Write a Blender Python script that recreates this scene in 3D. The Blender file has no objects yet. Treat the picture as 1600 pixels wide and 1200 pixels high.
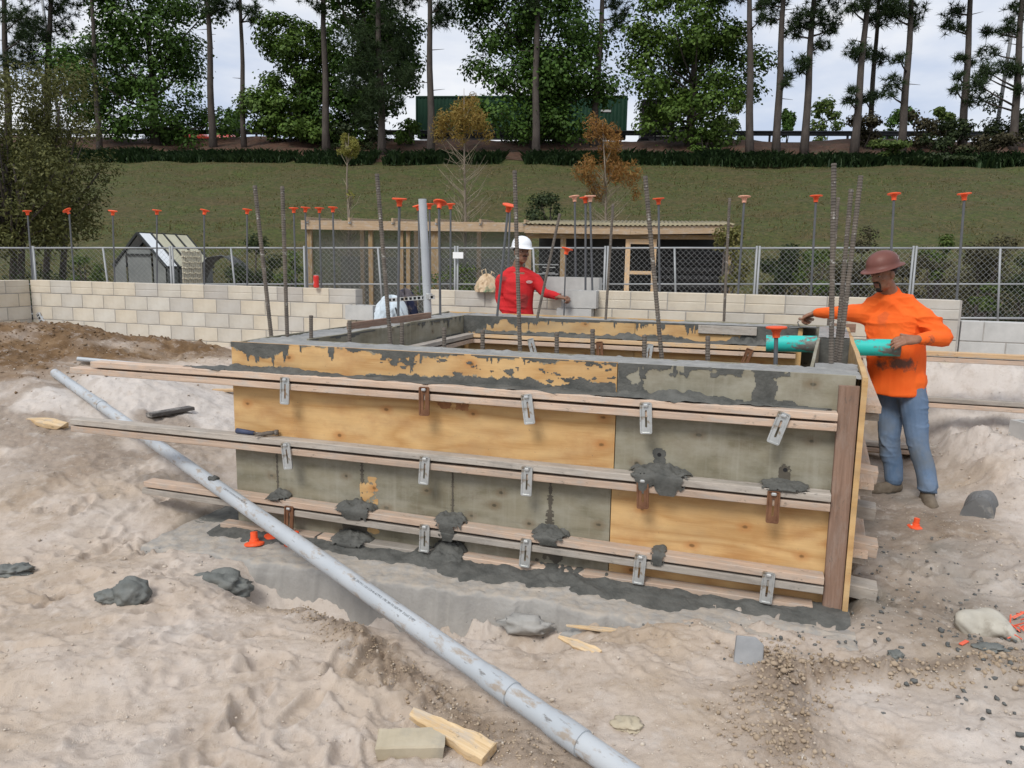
import bpy, bmesh, math, random
import numpy as np
from mathutils import Vector, Matrix, Euler
random.seed(7); RNG = np.random.default_rng(7)
scene = bpy.context.scene
COL = scene.collection
R = math.radians
# ------------------------------------------------------------------ camera
CAM_H, PITCH, ROLL, FPX = 1.72, R(9.0), R(0.9), 1200.0     # FPX = focal length in 1600-wide photo pixels
_cp, _sp, _cr, _sr = math.cos(PITCH), math.sin(PITCH), math.cos(ROLL), math.sin(ROLL)
C_F = np.array([0, _cp, -_sp]); _U = np.array([0, _sp, _cp]); _R = np.array([1., 0, 0])
C_R = _R*_cr + _U*_sr; C_U = _U*_cr - _R*_sr
cam_data = bpy.data.cameras.new('camera'); cam = bpy.data.objects.new('camera', cam_data); COL.objects.link(cam)
cam_data.sensor_fit = 'HORIZONTAL'; cam_data.sensor_width = 36.0; cam_data.lens = 36.0*FPX/1600
cam_data.clip_start = 0.05; cam_data.clip_end = 5000
m = Matrix((( C_R[0], C_U[0], -C_F[0], 0), (C_R[1], C_U[1], -C_F[1], 0), (C_R[2], C_U[2], -C_F[2], CAM_H), (0, 0, 0, 1)))
cam.matrix_world = m
scene.camera = cam
# ------------------------------------------------------------------ sky, sun, exposure
SUN_EL, SUN_AZ = R(48), R(210)          # azimuth clockwise from +Y: the veiled sun stands behind the camera, a little to the left
world = bpy.data.worlds.new('World'); scene.world = world; world.use_nodes = True
wn, wl = world.node_tree.nodes, world.node_tree.links
wn.clear()
w_out = wn.new('ShaderNodeOutputWorld'); w_bg = wn.new('ShaderNodeBackground'); w_bg.inputs['Strength'].default_value = 0.1
w_sky = wn.new('ShaderNodeTexSky'); w_sky.sky_type = 'NISHITA'; w_sky.sun_disc = False
w_sky.sun_elevation = SUN_EL; w_sky.sun_rotation = SUN_AZ; w_sky.air_density = 1.0; w_sky.dust_density = 2.0
w_tc = wn.new('ShaderNodeTexCoord'); w_map = wn.new('ShaderNodeMapping'); w_map.inputs['Scale'].default_value = (1.6, 1.6, 4.5)
w_n1 = wn.new('ShaderNodeTexNoise'); w_n1.inputs['Scale'].default_value = 1.9; w_n1.inputs['Detail'].default_value = 6; w_n1.inputs['Roughness'].default_value = 0.52
w_r1 = wn.new('ShaderNodeValToRGB')
w_r1.color_ramp.elements[0].position = 0.40; w_r1.color_ramp.elements[0].color = (3.6, 4.1, 5.1, 1)
w_r1.color_ramp.elements[1].position = 0.60; w_r1.color_ramp.elements[1].color = (5.9, 5.95, 6.1, 1)
w_mix = wn.new('ShaderNodeMixRGB'); w_mix.inputs['Fac'].default_value = 0.93
wl.new(w_tc.outputs['Generated'], w_map.inputs['Vector']); wl.new(w_map.outputs['Vector'], w_n1.inputs['Vector'])
wl.new(w_n1.outputs['Fac'], w_r1.inputs['Fac']); wl.new(w_sky.outputs['Color'], w_mix.inputs['Color1']); wl.new(w_r1.outputs['Color'], w_mix.inputs['Color2'])
wl.new(w_mix.outputs['Color'], w_bg.inputs['Color']); wl.new(w_bg.outputs['Background'], w_out.inputs['Surface'])
sun_d = bpy.data.lights.new('sun', 'SUN'); sun_d.energy = 1.5; sun_d.angle = R(20); sun_d.color = (1.0, 0.965, 0.91)
sun = bpy.data.objects.new('sun', sun_d); COL.objects.link(sun)
_sd = Vector((math.sin(SUN_AZ)*math.cos(SUN_EL), math.cos(SUN_AZ)*math.cos(SUN_EL), math.sin(SUN_EL)))
sun.rotation_euler = _sd.to_track_quat('Z', 'Y').to_euler()
scene.render.engine = 'CYCLES'
scene.view_settings.view_transform = 'Standard'; scene.view_settings.look = 'None'
scene.view_settings.exposure = 0.70; scene.view_settings.gamma = 1.0; scene.view_settings.use_curve_mapping = False
scene.cycles.max_bounces = 6; scene.cycles.diffuse_bounces = 3; scene.cycles.transparent_max_bounces = 12

# ------------------------------------------------------------------ geometry helpers
def ray(x, y): return C_F + C_R*(x-800)/FPX - C_U*(y-600)/FPX
def at(x, y, Y):
    d = ray(x, y); return np.array([0, 0, CAM_H]) + d*(Y/d[1])
def onz(x, y, z):
    d = ray(x, y); return np.array([0, 0, CAM_H]) + d*((z-CAM_H)/d[2])
# the building site's own grid: origin at the formwork's front left corner, s along its front, t away from the viewer
SA = np.array([-1.761, 4.780, 0.0]); SU = np.array([.9524, -.30484, 0]); SN = np.array([.30484, .9524, 0])
SITE_ROT = math.atan2(SU[1], SU[0])
def W(s, t, z=0.0): return SA + SU*s + SN*t + np.array([0, 0, z])
def ST(p):
    d = np.asarray(p) - SA; return float(d @ SU), float(d @ SN)

def _hash(ix, iy, iz, seed):
    h = (ix.astype(np.int64)*374761393 + iy.astype(np.int64)*668265263 + iz.astype(np.int64)*2147483647 + seed*1274126177) & 0xFFFFFFFF
    h = ((h ^ (h >> 13))*1274126177) & 0xFFFFFFFF
    h = h ^ (h >> 16)
    return (h & 0xFFFFFF)/float(0xFFFFFF)
def vnoise(x, y, z=None, seed=0):
    x = np.asarray(x, float); y = np.asarray(y, float); z = np.zeros_like(x) if z is None else np.asarray(z, float)
    ix, iy, iz = np.floor(x), np.floor(y), np.floor(z); fx, fy, fz = x-ix, y-iy, z-iz
    fx, fy, fz = [f*f*f*(f*(f*6-15)+10) for f in (fx, fy, fz)]
    r = 0
    for dx in (0, 1):
        for dy in (0, 1):
            for dz in (0, 1):
                r = r + _hash(ix+dx, iy+dy, iz+dz, seed)*(fx if dx else 1-fx)*(fy if dy else 1-fy)*(fz if dz else 1-fz)
    return r*2-1
def vnoise2(x, y, seed=0):
    ix, iy = np.floor(x), np.floor(y); fx, fy = x-ix, y-iy
    fx, fy = [f*f*f*(f*(f*6-15)+10) for f in (fx, fy)]
    z = np.zeros_like(ix)
    a = _hash(ix, iy, z, seed)*(1-fx)+_hash(ix+1, iy, z, seed)*fx
    b = _hash(ix, iy+1, z, seed)*(1-fx)+_hash(ix+1, iy+1, z, seed)*fx
    return (a*(1-fy)+b*fy)*2-1
def fbm(x, y, octv=4, seed=0, gain=.5):
    a, f, r = 1., 1., 0
    ca, sa = math.cos(.6), math.sin(.6)
    for o in range(octv):
        xx, yy = x*ca-y*sa, x*sa+y*ca
        x, y = xx, yy
        r = r + a*vnoise2(x*f, y*f, seed+o*17); a *= gain; f *= 2.03
    return r
def sstep(a, b, x):
    t = np.clip((x-a)/(b-a), 0, 1); return t*t*(3-2*t)

def mesh_np(name, V, F, smooth=False):
    """V (n,3), F (m,k) arrays of equal sided faces"""
    V = np.asarray(V, np.float32); F = np.asarray(F, np.int32)
    me = bpy.data.meshes.new(name); m, k = F.shape
    me.vertices.add(len(V)); me.vertices.foreach_set('co', V.ravel())
    me.loops.add(m*k); me.loops.foreach_set('vertex_index', F.ravel())
    me.polygons.add(m); me.polygons.foreach_set('loop_start', np.arange(0, m*k, k, dtype=np.int32))
    me.polygons.foreach_set('loop_total', np.full(m, k, np.int32))
    if smooth: me.polygons.foreach_set('use_smooth', np.ones(m, bool))
    me.update(calc_edges=True)
    return me
def link(name, me, material=None, parent=None, loc=None, rot=None):
    o = bpy.data.objects.new(name, me); COL.objects.link(o)
    if me is not None and material is not None:
        me.materials.clear(); me.materials.append(material)
    if parent is not None: o.parent = parent
    if loc is not None: o.location = loc
    if rot is not None: o.rotation_euler = rot
    return o
def tag(o, label, cat, group=None, kind=None):
    if label: o['label'] = label
    if cat: o['category'] = cat
    if group: o['group'] = group
    if kind: o['kind'] = kind
    return o
def thing(name, label, cat, loc=(0, 0, 0), rz=0, group=None):
    o = bpy.data.objects.new(name, None); COL.objects.link(o); o.location = Vector([float(v) for v in loc]); o.rotation_euler = (0, 0, rz)
    o.empty_display_size = .1
    return tag(o, label, cat, group)
def dup(root, loc=None, rot=None, label=None):
    def cp(o, par):
        c = o.copy(); COL.objects.link(c); c.parent = par
        for ch in o.children: cp(ch, c)
        return c
    r = cp(root, None)
    if loc is not None: r.location = Vector([float(v) for v in loc])
    if rot is not None: r.rotation_euler = rot
    if label: r['label'] = label
    return r

class MB:
    """collects verts and faces; build() links them as ONE mesh object"""
    def __init__(s): s.v = []; s.f = []
    def add(s, vs, fs):
        b = len(s.v); s.v += [tuple(float(c) for c in p) for p in vs]; s.f += [tuple(b+i for i in f) for f in fs]; return s
    def box(s, c, d, rot=None, ch=0.0):
        hx, hy, hz = d[0]/2, d[1]/2, d[2]/2
        if ch <= 0:
            vs = [(x, y, z) for x in (-hx, hx) for y in (-hy, hy) for z in (-hz, hz)]
            fs = [(0, 1, 3, 2), (4, 6, 7, 5), (0, 4, 5, 1), (2, 3, 7, 6), (0, 2, 6, 4), (1, 5, 7, 3)]
        else:
            vs = []; idx = {}
            for sx in (-1, 1):
                for sy in (-1, 1):
                    for sz in (-1, 1):
                        for ax in range(3):
                            p = [sx*hx, sy*hy, sz*hz]
                            for k in range(3):
                                if k != ax: p[k] -= (sx, sy, sz)[k]*ch
                            idx[(sx, sy, sz, ax)] = len(vs); vs.append(tuple(p))
            fs = []
            for ax in range(3):
                o1, o2 = [(1, 2), (2, 0), (0, 1)][ax]
                for sg in (-1, 1):
                    q = []
                    for a, b in ((-1, -1), (1, -1), (1, 1), (-1, 1)):
                        k = [0, 0, 0]; k[ax] = sg; k[o1] = a; k[o2] = b; q.append(idx[(k[0], k[1], k[2], ax)])
                    fs.append(tuple(q if sg > 0 else q[::-1]))
            for ax in range(3):
                o1, o2 = [(1, 2), (2, 0), (0, 1)][ax]
                for a in (-1, 1):
                    for b in (-1, 1):
                        def g(e, w):
                            k = [0, 0, 0]; k[ax] = e; k[o1] = a; k[o2] = b; return idx[(k[0], k[1], k[2], w)]
                        q = (g(-1, o1), g(1, o1), g(1, o2), g(-1, o2))
                        fs.append(q if a*b < 0 else q[::-1])
            for sx in (-1, 1):
                for sy in (-1, 1):
                    for sz in (-1, 1):
                        q = tuple(idx[(sx, sy, sz, a)] for a in range(3)); fs.append(q if sx*sy*sz > 0 else q[::-1])
        M = rot.to_matrix() if isinstance(rot, Euler) else rot
        out = []
        for p in vs:
            p = Vector(p)
            if M is not None: p = M @ p
            out.append((p.x+c[0], p.y+c[1], p.z+c[2]))
        return s.add(out, fs)
    def beam(s, a, b, w, h, up=(0, 0, 1), ch=0.0):
        a, b = Vector([float(q) for q in a]), Vector([float(q) for q in b]); d = b-a; L = d.length; x = d.normalized(); y = Vector(up).cross(x).normalized(); z = x.cross(y)
        M = Matrix((x, y, z)).transposed()
        return s.box((a+b)/2, (L, w, h), M, ch)
    def tube(s, pts, rad, seg=8, cap=True):
        P = [Vector([float(q) for q in p]) for p in pts]; n = len(P)
        rad = [rad]*n if np.isscalar(rad) else rad
        vs, fs = [], []; prev = None
        for i, p in enumerate(P):
            d = (P[min(i+1, n-1)]-P[max(i-1, 0)]).normalized()
            if prev is None:
                ref = Vector((0, 0, 1)) if abs(d.z) < .9 else Vector((1, 0, 0)); a = d.cross(ref).normalized()
            else: a = (prev - d*prev.dot(d)).normalized()
            prev = a; b = d.cross(a)
            for k in range(seg):
                t = 2*math.pi*k/seg; vs.append(p+(a*math.cos(t)+b*math.sin(t))*rad[i])
        for i in range(n-1):
            for k in range(seg):
                k2 = (k+1) % seg; fs.append((i*seg+k, i*seg+k2, (i+1)*seg+k2, (i+1)*seg+k))
        if cap: fs.append(tuple(range(seg))[::-1]); fs.append(tuple((n-1)*seg+k for k in range(seg)))
        return s.add(vs, fs)
    def lathe(s, prof, c=(0, 0, 0), seg=24, M=None, sx=1, sy=1):
        vs, fs = [], []; n = len(prof)
        for r_, z in prof:
            for k in range(seg):
                t = 2*math.pi*k/seg; p = Vector((r_*math.cos(t)*sx, r_*math.sin(t)*sy, z))
                if M is not None: p = M @ p
                vs.append(p+Vector([float(q) for q in c]))
        for i in range(n-1):
            for k in range(seg):
                k2 = (k+1) % seg; fs.append((i*seg+k, i*seg+k2, (i+1)*seg+k2, (i+1)*seg+k))
        if prof[0][0] > 1e-6: fs.append(tuple(range(seg))[::-1])
        if prof[-1][0] > 1e-6: fs.append(tuple((n-1)*seg+k for k in range(seg)))
        return s.add(vs, fs)
    def ell(s, c, r_, seg=14, rings=9, M=None):
        prof = [(max(1e-4, math.sin(math.pi*i/rings)), -math.cos(math.pi*i/rings)) for i in range(rings+1)]
        vs, fs = [], []
        for a, z in prof:
            for k in range(seg):
                t = 2*math.pi*k/seg; p = Vector((a*math.cos(t)*r_[0], a*math.sin(t)*r_[1], z*r_[2]))
                if M is not None: p = M @ p
                vs.append(p+Vector([float(q) for q in c]))
        for i in range(rings):
            for k in range(seg):
                k2 = (k+1) % seg; fs.append((i*seg+k, i*seg+k2, (i+1)*seg+k2, (i+1)*seg+k))
        fs.append(tuple(range(seg))[::-1]); fs.append(tuple(rings*seg+k for k in range(seg)))
        return s.add(vs, fs)
    def mesh(s, name, smooth=False):
        me = bpy.data.meshes.new(name); me.from_pydata(s.v, [], s.f)
        if smooth: me.polygons.foreach_set('use_smooth', [True]*len(me.polygons))
        me.update(); return me
    def build(s, name, material, parent=None, smooth=False, loc=None, rot=None):
        return link(name, s.mesh(name, smooth), material, parent, loc, rot)
def auto_smooth(o, ang=40):
    me = o.data
    me.polygons.foreach_set('use_smooth', [True]*len(me.polygons))
    try: me.set_sharp_from_angle(angle=R(ang))
    except Exception: pass

def lump(name, material, r_, seed, parent=None, loc=None, rough=.25, sub=3, flat=.0, rot=None, freq=2.2):
    """an uneven lump: icosphere pushed about by noise, flattened below"""
    bm = bmesh.new(); bmesh.ops.create_icosphere(bm, subdivisions=sub, radius=1)
    V = np.array([v.co[:] for v in bm.verts])
    k = 1+rough*vnoise(V[:, 0]*freq+seed, V[:, 1]*freq, V[:, 2]*freq, seed)+rough*.5*vnoise(V[:, 0]*freq*2.7, V[:, 1]*freq*2.7+seed, V[:, 2]*freq*2.7, seed+5)+rough*.22*vnoise(V[:, 0]*freq*7, V[:, 1]*freq*7+seed, V[:, 2]*freq*7, seed+9)
    V = V*k[:, None]*np.array(r_)
    V[:, 2] = np.where(V[:, 2] < -r_[2]*flat, -r_[2]*flat + (V[:, 2]+r_[2]*flat)*.15, V[:, 2]) if flat > 0 else V[:, 2]
    for v, c in zip(bm.verts, V): v.co = c
    me = bpy.data.meshes.new(name); bm.to_mesh(me); bm.free()
    me.polygons.foreach_set('use_smooth', [True]*len(me.polygons)); me.update()
    return link(name, me, material, parent, loc, rot)

# ------------------------------------------------------------------ materials
def _principled(name):
    mt = bpy.data.materials.new(name); mt.use_nodes = True; nt = mt.node_tree
    b = nt.nodes['Principled BSDF']; return mt, nt, b
class NT:
    def __init__(s, name):
        s.mt, s.t, s.b = _principled(name); s.N, s.L = s.t.nodes, s.t.links
        s.tc = s.N.new('ShaderNodeTexCoord')
    def mapping(s, scale=(1, 1, 1), coord='Object', rot=(0, 0, 0), loc=(0, 0, 0)):
        mp = s.N.new('ShaderNodeMapping'); mp.inputs['Scale'].default_value = scale; mp.inputs['Rotation'].default_value = rot; mp.inputs['Location'].default_value = loc
        s.L.new(s.tc.outputs[coord], mp.inputs['Vector']); return mp.outputs['Vector']
    def noise(s, vec, scale=5, detail=5, rough=.55, dist=0.0):
        n = s.N.new('ShaderNodeTexNoise'); n.inputs['Scale'].default_value = scale; n.inputs['Detail'].default_value = detail
        n.inputs['Roughness'].default_value = rough; n.inputs['Distortion'].default_value = dist
        s.L.new(vec, n.inputs['Vector']); return n.outputs['Fac']
    def vor(s, vec, scale=5, feature='F1', dim='3D'):
        n = s.N.new('ShaderNodeTexVoronoi'); n.voronoi_dimensions = dim; n.inputs['Scale'].default_value = scale; n.feature = feature
        s.L.new(vec, n.inputs['Vector']); return n.outputs['Distance']
    def ramp(s, fac, stops):
        r_ = s.N.new('ShaderNodeValToRGB'); e = r_.color_ramp.elements
        while len(e) < len(stops): e.new(.5)
        for el, (p, c) in zip(e, stops):
            el.position = p; el.color = (*c, 1) if len(c) == 3 else c
        s.L.new(fac, r_.inputs['Fac']); return r_.outputs['Color']
    def step(s, fac, lo, hi):
        if lo > hi: return s.ramp(fac, [(hi, (1, 1, 1)), (lo, (0, 0, 0))])
        return s.ramp(fac, [(lo, (0, 0, 0)), (hi, (1, 1, 1))])
    def mix(s, fac, a, b, mode='MIX'):
        m_ = s.N.new('ShaderNodeMixRGB'); m_.blend_type = mode
        for inp, v in (('Fac', fac), ('Color1', a), ('Color2', b)):
            if isinstance(v, (int, float)): m_.inputs[inp].default_value = v if inp == 'Fac' else (v, v, v, 1)
            elif isinstance(v, tuple): m_.inputs[inp].default_value = (*v, 1) if len(v) == 3 else v
            else: s.L.new(v, m_.inputs[inp])
        return m_.outputs['Color']
    def math(s, op, a, b=0.0, clamp=False):
        m_ = s.N.new('ShaderNodeMath'); m_.operation = op; m_.use_clamp = clamp
        for i, v in enumerate((a, b)):
            if isinstance(v, (int, float)): m_.inputs[i].default_value = v
            else: s.L.new(v, m_.inputs[i])
        return m_.outputs['Value']
    def sep(s, vec):
        n = s.N.new('ShaderNodeSeparateXYZ'); s.L.new(vec, n.inputs[0]); return n.outputs
    def attr(s, name):
        n = s.N.new('ShaderNodeAttribute'); n.attribute_name = name; return n.outputs['Color']
    def rand(s):
        n = s.N.new('ShaderNodeObjectInfo'); return n.outputs['Random']
    def vary(s, col, amt):
        hv = s.N.new('ShaderNodeHueSaturation'); s.L.new(col, hv.inputs['Color'])
        s.L.new(s.math('ADD', s.math('MULTIPLY', s.rand(), 2*amt), 1-amt), hv.inputs['Value']); return hv.outputs['Color']
    def done(s, col, rough=.8, bump=None, bstr=.3, bdist=.01, metal=0.0, spec=.3):
        if isinstance(col, tuple): s.b.inputs['Base Color'].default_value = (*col, 1)
        else: s.L.new(col, s.b.inputs['Base Color'])
        if isinstance(rough, (int, float)): s.b.inputs['Roughness'].default_value = rough
        else: s.L.new(rough, s.b.inputs['Roughness'])
        s.b.inputs['Metallic'].default_value = metal; s.b.inputs['Specular IOR Level'].default_value = spec
        if bump is not None:
            bn = s.N.new('ShaderNodeBump'); bn.inputs['Strength'].default_value = bstr; bn.inputs['Distance'].default_value = bdist
            s.L.new(bump, bn.inputs['Height']); s.L.new(bn.outputs['Normal'], s.b.inputs['Normal'])
        return s.mt
def simple(name, c1, c2, scale=6, rough=.8, bstr=.3, bdist=.01, metal=0., stretch=(1, 1, 1), vary=0., spec=.3, detail=6, spots=None):
    n = NT(name); v = n.mapping(stretch); f = n.noise(v, scale, detail, .6)
    col = n.ramp(f, [(.3, c1), (.7, c2)])
    if spots:
        sc, lo, hi, c3 = spots; col = n.mix(n.step(n.noise(n.mapping((1, 1, 1), loc=(3.1, 1.7, .4)), sc, 6, .65), lo, hi), col, c3)
    if vary: col = n.vary(col, vary)
    return n.done(col, rough, n.noise(v, scale*4, 5, .6) if bstr else None, bstr, bdist, metal, spec)

def lumber(name, light, dark, vary=.16, grime=.5, gcol=(.16, .15, .135), dust=.55):
    n = NT(name); v = n.mapping((1.2, 26, 26)); g = n.noise(v, 2.2, 6, .65, .8)
    col = n.ramp(g, [(.3, dark), (.66, light)])
    d = n.noise(n.mapping((2.2, 5, 5), loc=(1, 2, 3)), 1.6, 7, .68)
    col = n.mix(n.math('MULTIPLY', n.step(d, .46, .68), grime), col, gcol)
    d2 = n.noise(n.mapping((3.5, 9, 9), loc=(5, 2, 7)), 2.2, 8, .72)
    col = n.mix(n.math('MULTIPLY', n.step(d2, .50, .62), dust), col, (.42, .395, .36))
    d3 = n.noise(n.mapping((5, 12, 12), loc=(8, 1, 4)), 3.0, 8, .74)
    col = n.mix(n.math('MULTIPLY', n.step(d3, .60, .68), .75), col, (.11, .10, .088))
    kn = n.vor(n.mapping((1.0, 4.0, 4.0), loc=(.3, .1, .2)), 2.3)
    col = n.mix(n.step(kn, .055, .02), col, tuple(c*.35 for c in dark))
    col = n.vary(col, vary)
    return n.done(col, .82, g, .35, .004)
def plywood(name, light, dark, grime, gcol, streak=0.0):
    n = NT(name)
    fld = n.noise(n.mapping((.55, 1, 2.6)), 1.25, 2.5, .45, .25)
    bands = n.math('PINGPONG', n.math('MULTIPLY', fld, 17.0), 1.0)
    fine = n.noise(n.mapping((2.2, 3, 46)), 2.5, 5, .6)
    g = n.mix(.55, bands, fine)
    col = n.ramp(g, [(.12, dark), (.50, tuple(a*.35+b*.65 for a, b in zip(dark, light))), (.85, light)])
    big = n.noise(n.mapping((1, 1, 1.7), loc=(4, 1, 2)), 2.1, 5, .6)
    col = n.mix(n.math('MULTIPLY', n.step(big, .45, .75), .35), col, tuple(c*.62 for c in dark))
    rd = n.noise(n.mapping((1.2, 1, 2.0), loc=(2, 8, 5)), 2.8, 7, .66)
    col = n.mix(n.math('MULTIPLY', n.step(rd, .50, .70), .45), col, tuple(a*b for a, b in zip(dark, (.80, .62, .55))))
    gr = n.noise(n.mapping((1.4, 1, 2.6), loc=(7, 3, 1)), 2.3, 8, .7)
    col = n.mix(n.math('MULTIPLY', n.step(gr, .42, .66), grime), col, gcol)
    kv = n.mapping((1.0, 1.0, 1.45), rot=(R(90), 0, 0), loc=(.2, .35, 0)); kn = n.math('ADD', n.vor(kv, 2.7, 'F1', '2D'), n.math('MULTIPLY', n.math('SUBTRACT', n.noise(n.mapping(), 26, 3, .6), .5), .07))
    col = n.mix(n.math('MULTIPLY', n.step(kn, .15, .05), .55), col, tuple(a*b for a, b in zip(dark, (.95, .72, .6))))
    col = n.mix(n.math('MULTIPLY', n.step(kn, .045, .02), .8), col, tuple(c*.32 for c in dark))
    sp = n.noise(n.mapping((9, 9, 9)), 6, 5, .7)
    col = n.mix(n.math('MULTIPLY', n.step(sp, .66, .72), .7), col, (.10, .10, .09))
    if streak:
        st = n.noise(n.mapping((14, 14, .9), loc=(2, 0, 0)), 2, 4, .6)
        col = n.mix(n.math('MULTIPLY', n.step(st, .52, .75), streak), col, gcol)
    col = n.vary(col, .05)
    return n.done(col, .72, g, .12, .003)

MAT = {}
MAT['ply_new'] = plywood('plywood_new', (.70, .465, .215), (.46, .245, .085), .22, (.30, .24, .16))
MAT['ply_gray'] = plywood('plywood_cement_stained', (.275, .25, .18), (.17, .155, .105), .75, (.345, .33, .27), .45)
MAT['ply_mid'] = plywood('plywood_worn', (.62, .41, .19), (.42, .25, .10), .35, (.34, .30, .22), .1)
MAT['lum_gray'] = lumber('lumber_weathered', (.46, .415, .36), (.30, .26, .22), .14, .55, (.17, .165, .155))
MAT['lum_pink'] = lumber('lumber_pinkish', (.58, .44, .335), (.42, .30, .22), .14, .6, (.31, .285, .26))
MAT['lum_new'] = lumber('lumber_fresh', (.66, .47, .28), (.52, .33, .17), .08, .25, (.34, .30, .25))
MAT['lum_brown'] = lumber('lumber_brown', (.31, .20, .145), (.19, .115, .08), .05, .3, (.15, .115, .095), .12)
MAT['lum_dark'] = lumber('lumber_dark', (.115, .105, .10), (.07, .065, .062), .05, .3)
MAT['lum_treated'] = lumber('lumber_treated', (.34, .235, .12), (.23, .15, .07), .1, .3, (.2, .17, .12))
MAT['lum_beam'] = lumber('lumber_beam', (.46, .34, .22), (.33, .23, .14), .1, .35, (.25, .21, .16))
MAT['broken_wood'] = lumber('split_wood', (.72, .55, .34), (.50, .33, .16), .04, .15)
def cement(name, c1, c2, rough, bstr, bdist):
    n = NT(name); v = n.mapping(); f = n.noise(v, 9, 8, .65); f2 = n.noise(v, 60, 4, .6)
    col = n.ramp(f, [(.3, c1), (.72, c2)])
    return n.done(col, rough, n.mix(.5, f2, n.noise(v, 24, 5, .6)), bstr, bdist, 0, .4)
MAT['cement_wet'] = cement('wet_cement', (.060, .062, .057), (.135, .134, .122), .8, .9, .010)
MAT['cement_top'] = cement('cement_top', (.20, .20, .19), (.34, .335, .315), .55, .5, .008)
MAT['cement_dry'] = cement('dry_cement', (.27, .265, .25), (.42, .41, .385), .85, .5, .006)
MAT['cement_lump'] = cement('cement_lump', (.095, .105, .10), (.20, .205, .19), .8, .7, .010)
MAT['cement_stain'] = cement('cement_stain', (.075, .065, .05), (.12, .105, .08), .6, .2, .002)
MAT['cement_film'] = cement('cement_film', (.20, .185, .145), (.33, .29, .21), .85, .15, .002)
MAT['galv'] = simple('galvanised_steel', (.46, .47, .46), (.66, .67, .66), 14, .42, .15, .002, .75, spots=(9, .55, .62, (.33, .27, .2)))
MAT['rusty'] = simple('rusty_steel', (.12, .055, .03), (.24, .12, .065), 16, .85, .4, .002, .2, spots=(7, .56, .66, (.42, .38, .33)))
MAT['fence_steel'] = simple('fence_steel', (.27, .285, .29), (.36, .37, .38), 3, .6, 0, 0, .3)
MAT['wire'] = simple('chain_link_wire', (.26, .27, .27), (.34, .35, .35), 3, .6, 0, 0, .3)
def rebar_mat():
    n = NT('rebar_steel'); v = n.mapping(); f = n.noise(v, 7, 6, .65)
    col = n.ramp(f, [(.35, (.10, .088, .078)), (.62, (.19, .16, .13))])
    col = n.mix(n.step(n.noise(n.mapping(loc=(2, 1, 3)), 16, 6, .7), .6, .66), col, (.42, .41, .38))
    return n.done(col, .75, f, .3, .002, .1)
MAT['rebar'] = rebar_mat()
MAT['dowel'] = simple('grey_dowel_steel', (.085, .09, .10), (.14, .145, .15), 6, .7, .2, .002, .1)
MAT['cap'] = simple('orange_plastic', (.80, .085, .022), (.92, .14, .045), 8, .5, .05, .002, vary=.12, spots=(5, .6, .75, (.78, .22, .13)))
MAT['cap_faded'] = simple('faded_orange_plastic', (.72, .33, .22), (.85, .50, .36), 9, .6, .05, .002)
MAT['pvc'] = None
def pvc_mat(name, spl):
    n = NT(name); v = n.mapping((1, 1, 1)); f = n.noise(n.mapping((1, 1, 1)), 2.5, 4, .5)
    col = n.ramp(f, [(.3, (.37, .40, .425)), (.7, (.47, .495, .515))])
    dirt = n.noise(n.mapping((2.5, 6, 6)), 3.2, 7, .68)
    col = n.mix(n.math('MULTIPLY', n.step(dirt, .50+spl, .60+spl), .85), col, (.31, .25, .19))
    sp = n.noise(n.mapping((3, 12, 12), loc=(1, 5, 2)), 4, 6, .7)
    col = n.mix(n.math('MULTIPLY', n.step(sp, .62, .67), .75), col, (.14, .13, .12))
    return n.done(col, .42, dirt, .1, .002, 0, .4)
MAT['pvc'] = pvc_mat('grey_pvc', .04)
MAT['pvc_clean'] = pvc_mat('grey_pvc_clean', .2)
def cmu_mat():
    n = NT('concrete_block'); v = n.mapping(); f = n.noise(v, 3.2, 6, .62)
    col = n.ramp(f, [(.28, (.45, .42, .365)), (.7, (.60, .575, .52))])
    col = n.mix(n.math('MULTIPLY', n.step(n.noise(n.mapping((.5, .5, .5), coord='Generated'), 1.3, 4, .6), .45, .7), .4), col, (.62, .53, .40))
    tint = n.ramp(n.rand(), [(.0, (.66, .63, .63)), (.07, (.90, .90, .91)), (.35, (1.0, .985, .95)), (.7, (1.06, 1.0, .90)), (1.0, (1.05, 1.05, 1.04))])
    col = n.mix(1.0, col, tint, 'MULTIPLY')
    wd = n.noise(n.mapping((.9, .9, 1.7), coord='Object', loc=(2, 7, 5)), 2.4, 7, .68)
    col = n.mix(n.math('MULTIPLY', n.step(wd, .52, .70), .5), col, (.30, .275, .255))
    return n.done(col, .92, n.noise(v, 150, 3, .6), .5, .004)
MAT['cmu'] = cmu_mat()
MAT['cmu_new'] = simple('concrete_block_grey', (.40, .40, .385), (.52, .515, .495), 5, .92, .4, .004, vary=.05)
MAT['mortar'] = simple('mortar', (.30, .285, .265), (.42, .40, .37), 12, .95, .5, .006)
MAT['black'] = simple('black_plastic', (.012, .012, .013), (.025, .025, .026), 6, .5, .1, .003)
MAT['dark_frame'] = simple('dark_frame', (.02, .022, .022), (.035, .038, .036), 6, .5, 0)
# ================================================================== ground
RN2 = np.random.default_rng(21)
DENTS = []
for _ in range(760):
    yy = RN2.uniform(1.7, 9.5); xx = RN2.uniform(-1, 1)*(yy*.8+.4)
    DENTS.append((xx, yy, RN2.uniform(.05, .19), RN2.uniform(.035, .10), RN2.uniform(0, math.pi), RN2.uniform(.006, .03)))
for _ in range(190):      # boot prints, longer than wide, on the trodden paths
    yy = RN2.uniform(1.9, 6.0); xx = RN2.uniform(-1, 1)*(yy*.7)
    DENTS.append((xx, yy, RN2.uniform(.13, .17), RN2.uniform(.045, .055), RN2.uniform(0, math.pi), RN2.uniform(.015, .03)))
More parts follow.
